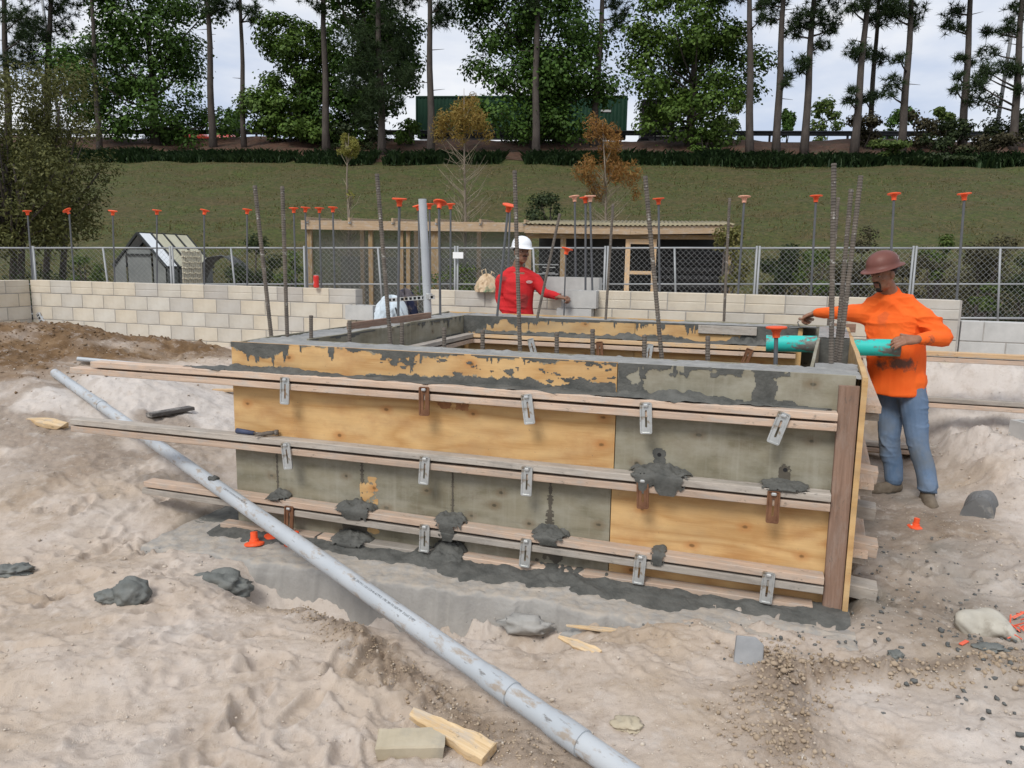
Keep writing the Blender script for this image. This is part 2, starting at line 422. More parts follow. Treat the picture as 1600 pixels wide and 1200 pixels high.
# the long pipe's axis: over the lowest waler at its middle, down on the sand at its near end
PIPE_N = onz(965, 1200, .075)
_b = None
for _zf in np.linspace(.2, 1.1, 91):
    _F = onz(86, 583, _zf); _d = _F-PIPE_N; _k = ((SA+SN*-.047-PIPE_N) @ SN)/(_d @ SN); _z = (PIPE_N+_d*_k)[2]
    if _b is None or abs(_z-.305) < _b[0]: _b = (abs(_z-.305), _F)
PIPE_F = _b[1]
def pipe_bed(x, y, h):
    d = PIPE_F-PIPE_N; L2 = d[0]**2+d[1]**2; k = ((x-PIPE_N[0])*d[0]+(y-PIPE_N[1])*d[1])/L2
    dist = np.abs((x-PIPE_N[0])*d[1]-(y-PIPE_N[1])*d[0])/math.sqrt(L2); zp = PIPE_N[2]+d[2]*np.clip(k, -.2, 1.02)-.047
    m = (1-sstep(.05, .22, dist))*(k < 1.03)
    return np.where(m > 0, h*(1-m)+np.minimum(h, zp)*m, h)
def g_parts(x, y):
    x = np.asarray(x, float); y = np.asarray(y, float)
    dx, dy = x-SA[0], y-SA[1]; s = dx*SU[0]+dy*SU[1]; t = dx*SN[0]+dy*SN[1]
    h = np.zeros_like(x)
    # left side climbs towards the block wall
    h = h + .31*sstep(-.15, -3.2, s)*sstep(-1.4, 1.6, t)
    h = h + .12*sstep(-.3, -1.2, s)*sstep(-.9, .3, t)
    # pale ridge
    h = h + .16*np.exp(-((s+2.6-.25*(t-2.2))**2/.9+(t-1.9)**2/.35))
    # brown dirt pile in front of the left block wall
    brown = np.exp(-(((x+6.6)/1.75)**2+((y-8.5)/1.6)**2)) + .70*np.exp(-(((x+5.3)/1.05)**2+((y-9.45)/.85)**2)) + .25*np.exp(-(((x+4.3)/.6)**2+((y-9.8)/.5)**2))
    h = h + .42*brown
    # right bank beside the walkway
    st = 4.72-.26*(t-2.15)+.14*fbm(t*1.1, s*1.1, 2, 3)
    amp = .14+.24*sstep(.4, 3.0, t)+.42*sstep(3.55, 4.3, t)
    bank = sstep(0, 1, (s-st)/(1.15-.55*sstep(2.4, 3.6, t)))*sstep(-1.6, .6, t)
    h = h + amp*bank*(1-.30*sstep(1.3, 3.0, s-st)) + .10*bank*fbm(s*1.9, t*1.9, 3, 19)
    # behind the formwork the ground is higher
    h = h + .28*sstep(3.6, 4.6, t)*sstep(-1, 0, s)*sstep(4.6, 4.0, s)
    # sand drops away in front of the footing's exposed side
    dip = sstep(.25, .9, s)*sstep(2.85, 2.2, s)*np.exp(-((t+.60)/.2)**2)*np.clip(.82+.42*fbm(s*2.2, s*0+5, 2, 17), .3, 1.15)
    h = h - .26*dip
    h = h + .05*sstep(-.95, -1.5, t)*sstep(3.2, 1.0, s)
    h = h + .075*np.exp(-(((s-.2)/.5)**2+((t+.95)/.2)**2))
    # ridge of churned sand at the right foreground
    rp = np.exp(-(((x-1.08)-.30*(y-2.75))/.16)**2)*sstep(2.2, 2.5, y)*sstep(3.35, 3.0, y)
    rq = np.exp(-((y-3.02-.10*(x-1.2))/.075)**2)*sstep(1.0, 1.2, x)*sstep(2.7, 2.0, x)
    h = h + .06*rp + .045*rq
    pr = np.exp(-((( x-.37)*.7536+(y-2.33)*.6573+.16)/.10)**2)*sstep(1.8, 2.4, y)*sstep(4.2, 3.4, y)   # furrow edge beside the long pipe
    h = h + .03*pr
    # under the footing and inside the formwork
    foot = sstep(-.46, -.40, t)*sstep(4.1, 3.95, t)*sstep(-.42, -.3, s)*sstep(3.74, 3.62, s-.074*t)
    inner = foot*(1-sstep(2.1, 3.0, s)*sstep(.1, -.15, t))
    h = np.where(inner > 0, h*(1-inner) - (.07+.20*sstep(.25, .9, s)*sstep(2.85, 2.2, s)*sstep(.05, -.25, t))*inner, h)
    cover = sstep(2.2, 3.0, s)*sstep(-.6, -.3, t)*sstep(.35, -.0, t)*sstep(4.3, 3.9, s)
    h = h + cover*.012
    h = h - .028*sstep(-.40, -.28, t)*sstep(.3, .1, t)*sstep(-.3, -.1, s)*sstep(3.75, 3.6, s)
    rough = .35+.9*np.clip(brown*1.6, 0, 1)+.8*bank+.9*rp+.8*rq+.6*pr+.35*sstep(-.2, -1.2, s)*sstep(-.5, .6, t)
    calm = np.maximum(inner*.85, cover*.75)
    return h, np.clip(brown*5.5-.45, 0, 1), bank, rp, rq, pr, rough*(1-calm), s, t, inner
def g_detail(x, y, rough):
    wx, wy = x+.12*fbm(x*2.1, y*2.1, 2, 4), y+.12*fbm(x*2.1+9, y*2.1, 2, 5)
    d = .048*fbm(wx*1.3, wy*1.3, 3, 11)*np.clip(rough+.5, 0, 1.4)
    rg = 1-np.abs(fbm(wx*3.7, wy*3.7, 3, 31)); d = d + .009*(rg-.6)*np.clip(rough+.35, 0, 1.3)
    d = d + .009*fbm(wx*9, wy*9, 3, 41)*(rough+.1) + .010*fbm(wx*30, wy*30, 3, 51)*np.clip(rough*(.5+1.2*fbm(x*.9, y*.9, 2, 52)), .12, 1.5)
    cl = np.clip(fbm(wx*13, wy*13, 3, 57)+.15*fbm(x*55, y*55, 2, 58)-.22, 0, 1); d = d + .030*np.sqrt(cl)*np.clip(rough-.15, 0, 1)*np.clip(.45+fbm(x*1.2, y*1.2, 2, 59)*1.3, 0, 1)
    bl = np.abs(fbm(wx*6.5+3, wy*6.5, 3, 33)); d = d - .009*np.clip(.22-bl, 0, 1)/.22*np.clip(rough, 0, 1)
    d = d + .0045*fbm(x*70, y*70, 2, 61)*(rough+.3)
    return d
def ground_h(x, y):
    h, *_r = g_parts(np.array([x]), np.array([y])); return float(h[0])
def gz(x, y, lift=0.0): return np.array([x, y, ground_h(x, y)+lift])

def build_ground():
    nY, nX = 860, 760
    Y = 0.9*np.exp(np.linspace(0, math.log(24/.9), nY)); k = np.linspace(-1, 1, nX); k = k*(1+.12*np.abs(k)**3)
    yy = np.repeat(Y[:, None], nX, 1); xx = k[None, :]*(yy*.93+1.3)
    h, brown, bank, rp, rq, pr, rough, s, t, inner = g_parts(xx, yy)
    h = h + g_detail(xx, yy, rough)
    bk = 1-np.abs(fbm(xx*2.6, yy*2.6, 3, 35)); h = h + .085*(bk-.7)*np.clip(bank*1.5, 0, 1)*sstep(.2, 1.2, t)
    for (dx, dy, a, b, th, dep) in DENTS:
        dep *= max(.15, min(1.0, .55+1.1*float(fbm(np.array([dx*.8]), np.array([dy*.8]), 2, 73)[0])))
        j0, j1 = np.searchsorted(Y, dy-.45), np.searchsorted(Y, dy+.45)
        if j1 <= j0: continue
        X_, Y_ = xx[j0:j1]-dx, yy[j0:j1]-dy
        u_, v_ = (X_*math.cos(th)+Y_*math.sin(th))/a, (-X_*math.sin(th)+Y_*math.cos(th))/b
        r2 = u_*u_+v_*v_
        rr = np.sqrt(r2)+.10*vnoise2(X_*22+dx*9, Y_*22, 5); h[j0:j1] += (-dep*(1-sstep(.62, 1.05, rr))*(1+.25*u_)+dep*.50*np.exp(-((rr-1.18)/.17)**2))*np.clip(1-inner[j0:j1]*2, 0, 1)
    h = pipe_bed(xx, yy, h)
    # far part settles to the yard level behind the wall
    h = h*(1-sstep(10.5, 13.0, yy)) + .42*sstep(10.5, 13.0, yy)
    V = np.stack([xx, yy, h], -1).reshape(-1, 3)
    i = np.arange(nY*nX).reshape(nY, nX); F = np.stack([i[:-1, :-1], i[:-1, 1:], i[1:, 1:], i[1:, :-1]], -1).reshape(-1, 4)
    me = mesh_np('sand_ground', V, F, True)
    # what the soil is made of, place by place
    moist = np.clip(rp+rq+.9*pr, 0, 1)*.9
    moist = np.maximum(moist, .75*sstep(.25, .55, fbm(xx*.9+3, yy*.9, 3, 71))*sstep(-.5, -1.5, s)*sstep(-1.0, .5, t))
    near = np.exp(-((np.clip(-t, 0, 9)+np.clip(s-3.6, 0, 9)+np.clip(-s-.2, 0, 9))/.22)**2)*(t < .3)
    side = sstep(3.55, 3.7, s)*sstep(4.75, 4.2, s)*sstep(-.4, .3, t)*sstep(4, 3, t)
    grey = np.clip(near*(.85+.5*fbm(xx*4, yy*4, 3, 81))+.55*side*(.7+.8*fbm(xx*3, yy*3, 3, 82)), 0, 1)
    grey = np.maximum(grey, .4*inner)
    walk = sstep(3.5, 3.75, s)*sstep(5.0, 4.4, s)*sstep(-1.1, -.2, t)*sstep(4.2, 3.2, t); moist = np.maximum(moist, walk*np.clip(.50+.5*fbm(xx*2.3, yy*2.3, 3, 83), 0, .9)); grey = np.maximum(grey, .28*walk)
    pale = np.clip(.9*sstep(.15, .9, bank)*sstep(.8, 2.2, t)+sstep(.1, .5, fbm(xx*.6, yy*.6+4, 3, 91))*.5+.9*np.exp(-((s+2.4)**2/1.4+(t-1.8)**2/.8)), 0, 1)*(1-brown)
    br = brown*np.clip(1.15+.7*fbm(xx*2, yy*2, 3, 93), 0, 1)
    col = np.stack([br, np.maximum(moist*.999, 0), grey, pale], -1).reshape(-1, 4).astype(np.float32)
    a = me.color_attributes.new('soil', 'FLOAT_COLOR', 'POINT'); a.data.foreach_set('color', col.ravel())
    n = NT('sand')
    at_ = n.N.new('ShaderNodeAttribute'); at_.attribute_name = 'soil'; sp = n.N.new('ShaderNodeSeparateColor'); n.L.new(at_.outputs['Color'], sp.inputs[0])
    v = n.mapping()
    f = n.noise(v, 1.1, 7, .62); f2 = n.noise(n.mapping(loc=(5, 2, 0)), 5.5, 7, .66); f3 = n.noise(v, 34, 5, .7); f4 = n.noise(v, 260, 2, .6)
    c = n.ramp(f, [(.30, (.43, .335, .24)), (.44, (.495, .41, .33)), (.58, (.54, .465, .40)), (.72, (.57, .515, .465))])
    c = n.mix(n.math('MULTIPLY', n.step(f2, .48, .76), .30), c, (.32, .245, .18))
    fd = n.noise(n.mapping(loc=(6, 1, 2)), 2.7, 8, .70); c = n.mix(n.math('MULTIPLY', n.step(fd, .52, .64), .50), c, n.ramp(f3, [(.3, (.27, .20, .14)), (.7, (.38, .30, .22))]))
    c = n.mix(n.math('MULTIPLY', at_.outputs['Alpha'], .75), c, (.60, .56, .525))
    c = n.mix(n.math('MULTIPLY', sp.outputs[1], .85), c, n.ramp(f3, [(.35, (.15, .105, .07)), (.68, (.29, .215, .15))]))
    c = n.mix(n.math('MULTIPLY', sp.outputs[2], .85), c, n.ramp(f2, [(.35, (.16, .15, .13)), (.7, (.30, .28, .25))]))
    c = n.mix(sp.outputs[0], c, n.ramp(f2, [(.3, (.115, .068, .034)), (.55, (.185, .115, .06)), (.78, (.28, .19, .11))]))
    c = n.mix(n.math('MULTIPLY', n.step(f3, .58, .72), .5), c, n.mix(1.0, c, (.55, .50, .46), 'MULTIPLY'))
    fm = n.noise(n.mapping(loc=(1, 8, 3)), 11, 8, .72); c = n.mix(n.math('MULTIPLY', n.step(fm, .50, .66), .42), c, n.mix(1.0, c, (.70, .64, .58), 'MULTIPLY'))
    c = n.mix(n.math('MULTIPLY', n.step(n.noise(n.mapping(loc=(4, 4, 8)), 8, 8, .7), .54, .68), .40), c, (.60, .555, .51))
    c = n.mix(n.math('MULTIPLY', n.step(n.noise(n.mapping(loc=(9, 9, 9)), 55, 3, .6), .70, .74), .8), c, (.66, .62, .56))
    mt = n.done(c, .93, n.mix(.35, n.mix(.5, f3, fm), f4), .8, .016, 0, .2)
    g = link('sand_ground', me, mt); tag(g, None, None, kind='structure')
    return g
build_ground()

# ================================================================== embankment with road on top (its own axis turns 5 degrees)
EROT = R(-4.6)
def Em(x, y, z=0.0): return np.array([x*math.cos(EROT)-y*math.sin(EROT), x*math.sin(EROT)+y*math.cos(EROT), z])
EP = [(16.0, .40), (21.0, .52), (23.5, .95), (27, 1.95), (36, 4.55), (43.5, 6.78), (45.2, 7.2), (47, 7.75), (50, 8.7), (53.5, 9.75), (55.2, 10.12), (56.5, 10.2), (75, 10.25), (78, 9.6), (100, 2), (130, 1)]
def emb_z(y): return float(np.interp(y, [p[0] for p in EP], [p[1] for p in EP]))
def emb_at(px, py_guess=None, y=45.0):
    """point on the embankment at depth-coordinate y that the photo shows in column px"""
    d = ray(px, 240); lo = 0
    # solve for the X with the right column at that depth
    best = None
    for xx in np.linspace(-70, 70, 2801):
        p = Em(xx, y, emb_z(y)); v = p-np.array([0, 0, CAM_H]); a = v @ C_F
        u_ = 800+FPX*(v @ C_R)/a
        if best is None or abs(u_-px) < best[0]: best = (abs(u_-px), p)
    return best[1]
def strip(name, y0, y1, x0, x1, ny, nx, mat_, amp=.0, lift=0.0, seed=3, scale=.35):
    ys = np.linspace(y0, y1, ny); xs = np.linspace(x0, x1, nx)
    gx, gy = np.meshgrid(xs, ys); z = np.interp(gy, [p[0] for p in EP], [p[1] for p in EP]) + lift
    z = z + .15*fbm(gx*.4, gy*.4, 4, 7)*sstep(13, 17, gy)*sstep(57, 55, gy) + amp*fbm(gx*scale, gy*scale, 3, seed)*sstep(y0, y0+.8, gy)*sstep(y1, y1-.8, gy)
    V = np.stack([gx*math.cos(EROT)-gy*math.sin(EROT), gx*math.sin(EROT)+gy*math.cos(EROT), z], -1).reshape(-1, 3)
    i = np.arange(ny*nx).reshape(ny, nx); F = np.stack([i[:-1, :-1], i[:-1, 1:], i[1:, 1:], i[1:, :-1]], -1).reshape(-1, 4)
    return tag(link(name, mesh_np(name, V, F, True), mat_), None, None, kind='structure')
def grass_mat():
    n = NT('mown_grass'); v = n.mapping(); f = n.noise(n.mapping((.35, .8, .35)), .9, 7, .66); f2 = n.noise(v, 2.6, 8, .78); f3 = n.noise(v, 7, 6, .75)
    c = n.ramp(f, [(.30, (.082, .056, .024)), (.43, (.072, .064, .020)), (.55, (.058, .070, .016)), (.72, (.076, .098, .020))])
    c = n.mix(n.math('MULTIPLY', n.step(f2, .47, .62), .75), c, (.115, .090, .042))
    c = n.mix(n.math('MULTIPLY', n.step(f3, .46, .60), .75), c, (.022, .030, .008))
    return n.done(c, .9, n.mix(.5, f2, f3), .8, .06)
MAT['grass'] = grass_mat()
MAT['mulch'] = simple('pine_straw', (.050, .028, .019), (.115, .060, .038), 3.5, .95, .9, .05, spots=(1.6, .52, .66, (.06, .05, .03)), detail=9)
MAT['asphalt'] = simple('asphalt', (.045, .045, .045), (.07, .07, .07), 3, .9, .2, .01)
MAT['yard'] = simple('yard_soil', (.075, .06, .04), (.13, .105, .07), 2, .95, .6, .03, spots=(1.4, .5, .62, (.05, .07, .02)))
strip('yard_ground', 12.3, 23.6, -60, 60, 40, 120, MAT['yard'], .04, .0, 5)
strip('grass_embankment', 22.9, 46.2, -90, 90, 60, 220, MAT['grass'], .05, .0, 7)
strip('mulch_bank', 46.0, 56.3, -95, 95, 30, 220, MAT['mulch'], .10, .02, 9, .8)
strip('road', 56.2, 75, -140, 140, 4, 60, MAT['asphalt'], .0, .03)
strip('far_bank', 74.9, 130, -160, 160, 12, 40, MAT['grass'], .2)
def far_ground():
    m_ = MB(); m_.add([(-2500, -400, -.55), (2500, -400, -.55), (2500, 3000, -.55), (-2500, 3000, -.55)], [(0, 1, 2, 3)])
    tag(m_.build('ground_plain', MAT['yard']), None, None, kind='structure')
far_ground()

# loose crumbs on the sand: nobody could count them
def crumbs():
    base = MB(); bm = bmesh.new(); bmesh.ops.create_icosphere(bm, subdivisions=1, radius=1)
    IV = np.array([v.co[:] for v in bm.verts]); IF = np.array([[v.index for v in f.verts] for f in bm.faces]); bm.free()
    sets = {'sand': [], 'cement': [], 'brown': [], 'dark': []}
    r_ = np.random.default_rng(5)
    for _ in range(7000):
        y = 1.6+7.5*r_.random()**1.6; x = r_.uniform(-1, 1)*(y*.72+.2)
        sets['sand'].append((x, y, r_.uniform(.002, .0055)*(1 if r_.random() < .95 else 2.2)))
    for _ in range(300):     # cement crumbs right of the formwork
        p = W(r_.normal(4.15, .32), r_.normal(.35, .75)); sets['cement'].append((p[0], p[1], r_.uniform(.003, .011)))
    for _ in range(260):
        p = W(r_.uniform(-.3, 3.8), -abs(r_.normal(.25, .18))); sets['cement'].append((p[0], p[1], r_.uniform(.003, .010)))
    for _ in range(60):
        p = W(r_.normal(4.0, .5), r_.normal(-.5, .3)); sets['cement'].append((p[0], p[1], r_.uniform(.006, .016)))
    for _ in range(1900):
        y = r_.uniform(2.2, 3.35); x = 1.08+.30*(y-2.75)+.06*math.sin(y*9)+r_.normal(0, .08)*(1+.8*math.sin(y*5)**2); sets['brown'].append((x, y, .0015+.011*r_.random()**3.2))
    for _ in range(1000):
        x = r_.uniform(1.05, 2.6); y = 3.02+.10*(x-1.2)+.05*math.sin(x*6)+r_.normal(0, .06); sets['brown'].append((x, y, .0015+.013*r_.random()**3.2))
    for _ in range(900):
        k = r_.uniform(.02, .26); x = .37-5.67*k-.14+r_.normal(0, .06); y = 2.33+6.5*k-.12+r_.normal(0, .06); sets['brown'].append((x, y, r_.uniform(.002, .007)))
    for _ in range(2200):
        x, y = r_.normal(-6.1, 1.1), r_.normal(8.6, .8); sets['dark'].append((x, y, .003+.016*r_.random()**3))
    for _ in range(1500):
        s_, t_ = r_.uniform(4.6, 6.5), r_.uniform(-.5, 3.6); p = W(s_, t_); sets['sand'].append((p[0], p[1], .002+.009*r_.random()**2.5))
    mats = {'sand': simple('sand_crumb', (.40, .33, .26), (.60, .54, .46), 9, .95, .3, .004), 'cement': simple('cement_crumb', (.085, .09, .088), (.17, .17, .16), 9, .9, .3, .004),
            'brown': simple('soil_crumb', (.29, .22, .15), (.44, .355, .265), 9, .95, .3, .004), 'dark': simple('dark_soil_crumb', (.12, .076, .042), (.23, .155, .09), 9, .95, .3, .004)}
    labels = {'sand': 'small pale sand and shell crumbs strewn over the foreground', 'cement': 'grey cement crumbs scattered around the formwork', 'brown': 'brown damp soil clods along the churned ridges', 'dark': 'dark brown clods over the dirt pile by the left block wall'}
    for key, L in sets.items():
        A = np.array(L); n_ = len(A)
        h, *_q = g_parts(A[:, 0], A[:, 1]); h = h+g_detail(A[:, 0], A[:, 1], _q[5])
        V = IV[None]*A[:, 2][:, None, None]*r_.uniform(.6, 1.4, (n_, 1, 3))*r_.uniform(.6, 1.3, (n_, len(IV), 1))
        V[..., 2] *= .75
        V = V+np.stack([A[:, 0], A[:, 1], h+A[:, 2]*.35], -1)[:, None]
        F = IF[None]+(np.arange(n_)*len(IV))[:, None, None]
        tag(link({'sand': 'sand_crumbs', 'cement': 'cement_crumbs', 'brown': 'soil_crumbs', 'dark': 'dirt_clods'}[key], mesh_np(key, V.reshape(-1, 3), F.reshape(-1, 3), False), mats[key]), labels[key], 'debris', kind='stuff')
crumbs()
# ================================================================== footing
def local_root(name, label, cat, group=None): return thing(name, label, cat, SA, SITE_ROT, group)
def board(parent, name, a, b, w, h, mat_, up=(0, 0, 1), ch=.003, bow=0.0, seed=0):
    """a sawn board from a to b (parent's coordinates); w across, h along up; its own x runs along the grain"""
    a, b = Vector([float(q) for q in a]), Vector([float(q) for q in b]); d = b-a; L = d.length
    x = d.normalized(); y = Vector(up).cross(x).normalized(); z = x.cross(y)
    r_ = random.Random(int(abs(a.x*1000)+abs(a.z*7000)+abs(b.y*13000))+seed)
    n = max(1, int(L/.35)); bm = bmesh.new()
    rings = []
    for i in range(n+1):
        u = i/n; px = -L/2+L*u
        ww, hh = w/2*(1+r_.uniform(-.015, .015)), h/2*(1+r_.uniform(-.02, .02)); oz = bow*math.sin(math.pi*u)+r_.uniform(-.0008, .0008); oy = r_.uniform(-.001, .001)
        pts = [(-ww+ch, -hh), (ww-ch, -hh), (ww, -hh+ch), (ww, hh-ch), (ww-ch, hh), (-ww+ch, hh), (-ww, hh-ch), (-ww, -hh+ch)]
        rings.append([bm.verts.new((px, p+oy, q+oz)) for p, q in pts])
    for i in range(n):
        for k in range(8): bm.faces.new((rings[i][k], rings[i+1][k], rings[i+1][(k+1) % 8], rings[i][(k+1) % 8]))
    bm.faces.new(rings[0]); bm.faces.new(rings[-1][::-1])
    bmesh.ops.recalc_face_normals(bm, faces=bm.faces)
    me = bpy.data.meshes.new(name); bm.to_mesh(me); bm.free()
    o = link(name, me, mat_, parent)
    M = Matrix((x, y, z)).transposed().to_4x4(); M.translation = (a+b)/2; o.matrix_local = M
    return o
def grid_sheet(name, mat_, parent, fn, na, nb, keep=None):
    a, b = np.meshgrid(np.linspace(0, 1, na), np.linspace(0, 1, nb)); V = fn(a, b).reshape(-1, 3)
    i = np.arange(na*nb).reshape(nb, na); F = np.stack([i[:-1, :-1], i[:-1, 1:], i[1:, 1:], i[1:, :-1]], -1).reshape(-1, 4)
    if keep is not None:
        F = F[keep(a, b)[:-1, :-1].ravel()]
        if len(F) == 0: return None
        used = np.unique(F); mp = np.full(na*nb, -1); mp[used] = np.arange(len(used)); V = V[used]; F = mp[F]
    return link(name, mesh_np(name, V, F, True), mat_, parent)

def build_footing():
    root = local_root('concrete_footing', 'grey concrete footing with a ragged front edge, under the plywood formwork', 'footing')
    n = NT('footing_concrete'); v = n.mapping(); f = n.noise(v, 2.6, 8, .66); f2 = n.noise(v, 14, 6, .65)
    c = n.ramp(f, [(.3, (.25, .24, .225)), (.7, (.38, .365, .34))])
    top = n.sep(n.tc.outputs['Object'])
    # dust and sand lie on the slab; wet cement spilled in a ragged band along the formwork
    tpos = n.math('ADD', top[1], n.math('MULTIPLY', n.math('SUBTRACT', n.noise(n.mapping((2.2, 5, 1), loc=(0, 3, 0)), 2.0, 7, .68), .5), .42))
    up = n.N.new('ShaderNodeNewGeometry'); nz = n.sep(up.outputs['Normal'])[2]; upm = n.step(nz, .5, .8)
    c = n.mix(n.math('MULTIPLY', upm, n.math('MULTIPLY', n.step(f2, .36, .6), .75)), c, (.42, .365, .30))
    c = n.mix(n.math('MULTIPLY', upm, n.step(tpos, -.27, -.20)), c, n.ramp(f2, [(.3, (.10, .105, .095)), (.7, (.19, .185, .165))]))
    mt = n.done(c, .85, n.mix(.5, f2, n.noise(v, 60, 4, .6)), .6, .012)
    S0, S1, T0, T1 = -.34, 3.66, -.475, 4.0
    def fn(a, b):
        s = S0+(S1-S0)*a; t = T0+(T1-T0)*np.clip((b-.12)/.88, 0, 1)**1.6; z = np.where(b < .12, -.30+.30*(b/.12), 0.0)
        edge = .035*fbm(s*2.3, s*0+3, 3, 5)+.02*fbm(s*9, s*0+1, 3, 6)
        notch = -.07*np.exp(-((s-2.15)/.16)**2)-.05*np.exp(-((s-.15)/.2)**2)
        fr = np.clip(1-(t-T0)/.25, 0, 1); t = t+(edge-notch)*fr - np.where(b < .12, .05*(1-b/.12), 0)
        z = z+(.006*fbm(s*6, t*6, 4, 8)+.004*fbm(s*25, t*25, 2, 9)) - .02*np.exp(-((b-.12)/.02)**2)*(1+fbm(s*12, t*2, 2, 4))
        z = z + np.where((t > -.3) & (t < .01), .010*np.clip(fbm(s*3.5, t*7, 3, 12)+.2, 0, 1), 0)
        return np.stack([s, t, z], -1)
    grid_sheet('slab', mt, root, fn, 520, 200)
    # broken lump of concrete at the exposed corner and the broken bit beside the notch
    for (s, t, z, r_, sd) in ((.22, -.60, -.06, (.20, .08, .06), 3), (2.10, -.50, -.07, (.13, .045, .05), 8), (2.42, -.49, -.10, (.12, .04, .05), 9)):
        lump('broken_edge', MAT['cement_dry'], r_, sd, root, (s, t, z-.03), .4, 3, .0, (0, 0, .08), 2.6)
build_footing()

# ================================================================== formwork of plywood and walers
FH = 1.205                                  # height of the formwork
TB = 3.42                                   # its depth
def right_s(t): return 3.646+.074*t         # the right side runs a little outwards
FORM = local_root('wall_formwork', 'plywood formwork box with double wooden walers and steel clamps around fresh concrete', 'formwork')
def ply(s0, s1, z0, z1, t0, mat_, name='plywood_panel', th=.018):
    m_ = MB().box((0, 0, 0), (s1-s0-.002, th, z1-z0-.002), None, .001)
    return m_.build(name, MAT[mat_], FORM, False, ((s0+s1)/2, t0+th/2, (z0+z1)/2))
ply(.0, 2.435, .602, FH, 0, 'ply_new'); ply(2.437, 3.60, .600, FH-.002, .001, 'ply_gray')
ply(.0, 2.425, .0, .600, 0, 'ply_gray'); ply(2.427, 3.60, .0, .598, .001, 'ply_new')
# inner face of the front wall, inner and outer faces of the other walls
IW = .34
ply(.34, 3.36, .0, FH-.01, IW, 'ply_gray')
ply(.06, 2.46, .0, FH, TB, 'ply_mid'); ply(2.462, 3.88, .0, FH, TB+.001, 'ply_gray')
ply(.34, 2.05, .62, FH-.005, TB-.36, 'ply_mid'); ply(2.052, 3.50, .62, FH-.007, TB-.36, 'ply_new'); ply(.34, 3.50, .0, .618, TB-.36, 'ply_gray')
def ply_side(a, b, z0, z1, mat_, th=.018, name='plywood_panel'):
    o = board(FORM, name, (a[0], a[1], (z0+z1)/2), (b[0], b[1], (z0+z1)/2), th, z1-z0, MAT[mat_], ch=.001); return o
ply_side((.009, .02), (.05, TB), .0, FH, 'ply_gray')                                # left, outside
ply_side((.322, IW+.02), (.35, TB-.36), .0, FH-.004, 'ply_gray')                    # left, inside
ply_side((right_s(0)-.012, -.055), (right_s(TB)-.012, TB), .0, FH-.004, 'ply_mid', .026)  # right, outside: its edge shows beside the corner board
ply_side((right_s(.36)-.255, IW+.02), (right_s(TB)-.255, TB-.36), .0, FH-.004, 'ply_gray')
board(FORM, 'corner_board', (3.574, -.021, .0), (3.570, -.021, 1.155), .038, .092, MAT['lum_brown'], up=(1, 0, 0))
# walers: pairs of boards on three levels
WZ = (.985, .583, .200)
waler_ends = ((-1.04, -1.22), (-1.25, -1.25), (-.66, -.68))
for lv, z in enumerate(WZ):
    lu, ll = waler_ends[lv]
    mats = (('lum_pink', 'lum_pink'), ('lum_gray', 'lum_pink'), ('lum_pink', 'lum_gray'))[lv]
    z2 = z-.036 if lv == 2 else z-.004
    board(FORM, 'waler', (lu, -.047, z+.028+(.01 if lv == 2 else 0)), (3.522, -.047, z2+.026-(.014 if lv == 2 else 0)), .089, .038, MAT[mats[0]], bow=.003)
    board(FORM, 'waler', (ll, -.046, z-.022+(.01 if lv == 2 else 0)), (3.522, -.046, z2-.024-(.014 if lv == 2 else 0)), .087, .038, MAT[mats[1]], bow=-.002)
for s0, s1, mt_ in ((-.07, .62, 'lum_pink'), (.64, .86, 'lum_pink'), (.90, 1.40, 'lum_gray'), (1.56, 2.30, 'lum_pink'), (2.302, 3.48, 'lum_pink')):
    board(FORM, 'bottom_plate', (s0, -.045, .024), (s1, -.045, .020), .088, .038, MAT[mt_])
# walers on the other sides (their ends show at the right, behind the worker)
for z, s1 in zip((.965, .56, .12), (7.4, 6.6, 5.05)):
    for k, (dz, m_) in enumerate(((.026, 'lum_new'), (-.024, 'lum_pink'))):
        board(FORM, 'waler', (-.1, TB+.018+.046, z+dz), (s1+(.0 if k else -.12), TB+.018+.046, z+dz), .089, .038, MAT[m_ if z > .9 else ('lum_gray', 'lum_pink')[k]])
for z in (.985, .583, .21):
    for k, dz in enumerate((.026, -.024)):
        board(FORM, 'waler', (right_s(-.1+.3)+.045, .2+.05*k, z+dz), (right_s(TB)+.045, TB-.02, z+dz), .089, .038, MAT[('lum_pink', 'lum_gray')[k]])
        board(FORM, 'waler', (-.046, .15, z+dz), (-.005, TB+.2, z+dz), .089, .038, MAT[('lum_gray', 'lum_pink')[k]])
# inside walers
for z in (.985, .60):
    for k, dz in enumerate((.026, -.026)):
        board(FORM, 'waler', (.45, TB-.36-.047, z+dz), (3.45, TB-.36-.047, z+dz), .089, .038, MAT[('lum_new', 'lum_pink')[k]])
        board(FORM, 'waler', (.43, IW+.02+.05, z+dz), (.45, TB-.40, z+dz), .089, .038, MAT[('lum_gray', 'lum_pink')[k]])
board(FORM, 'cleat', (2.62, TB-.378, 1.155), (3.12, TB-.378, 1.155), .02, .075, MAT['lum_gray'])
board(FORM, 'cleat', (right_s(TB)-.15, TB+.05, FH-.02), (right_s(TB)+.06, TB+.05, FH-.02), .05, .075, MAT['lum_brown'])
board(FORM, 'top_board', (.17, 1.15, FH+.012), (.20, 2.6, FH+.012), .03, .06, MAT['lum_brown'])
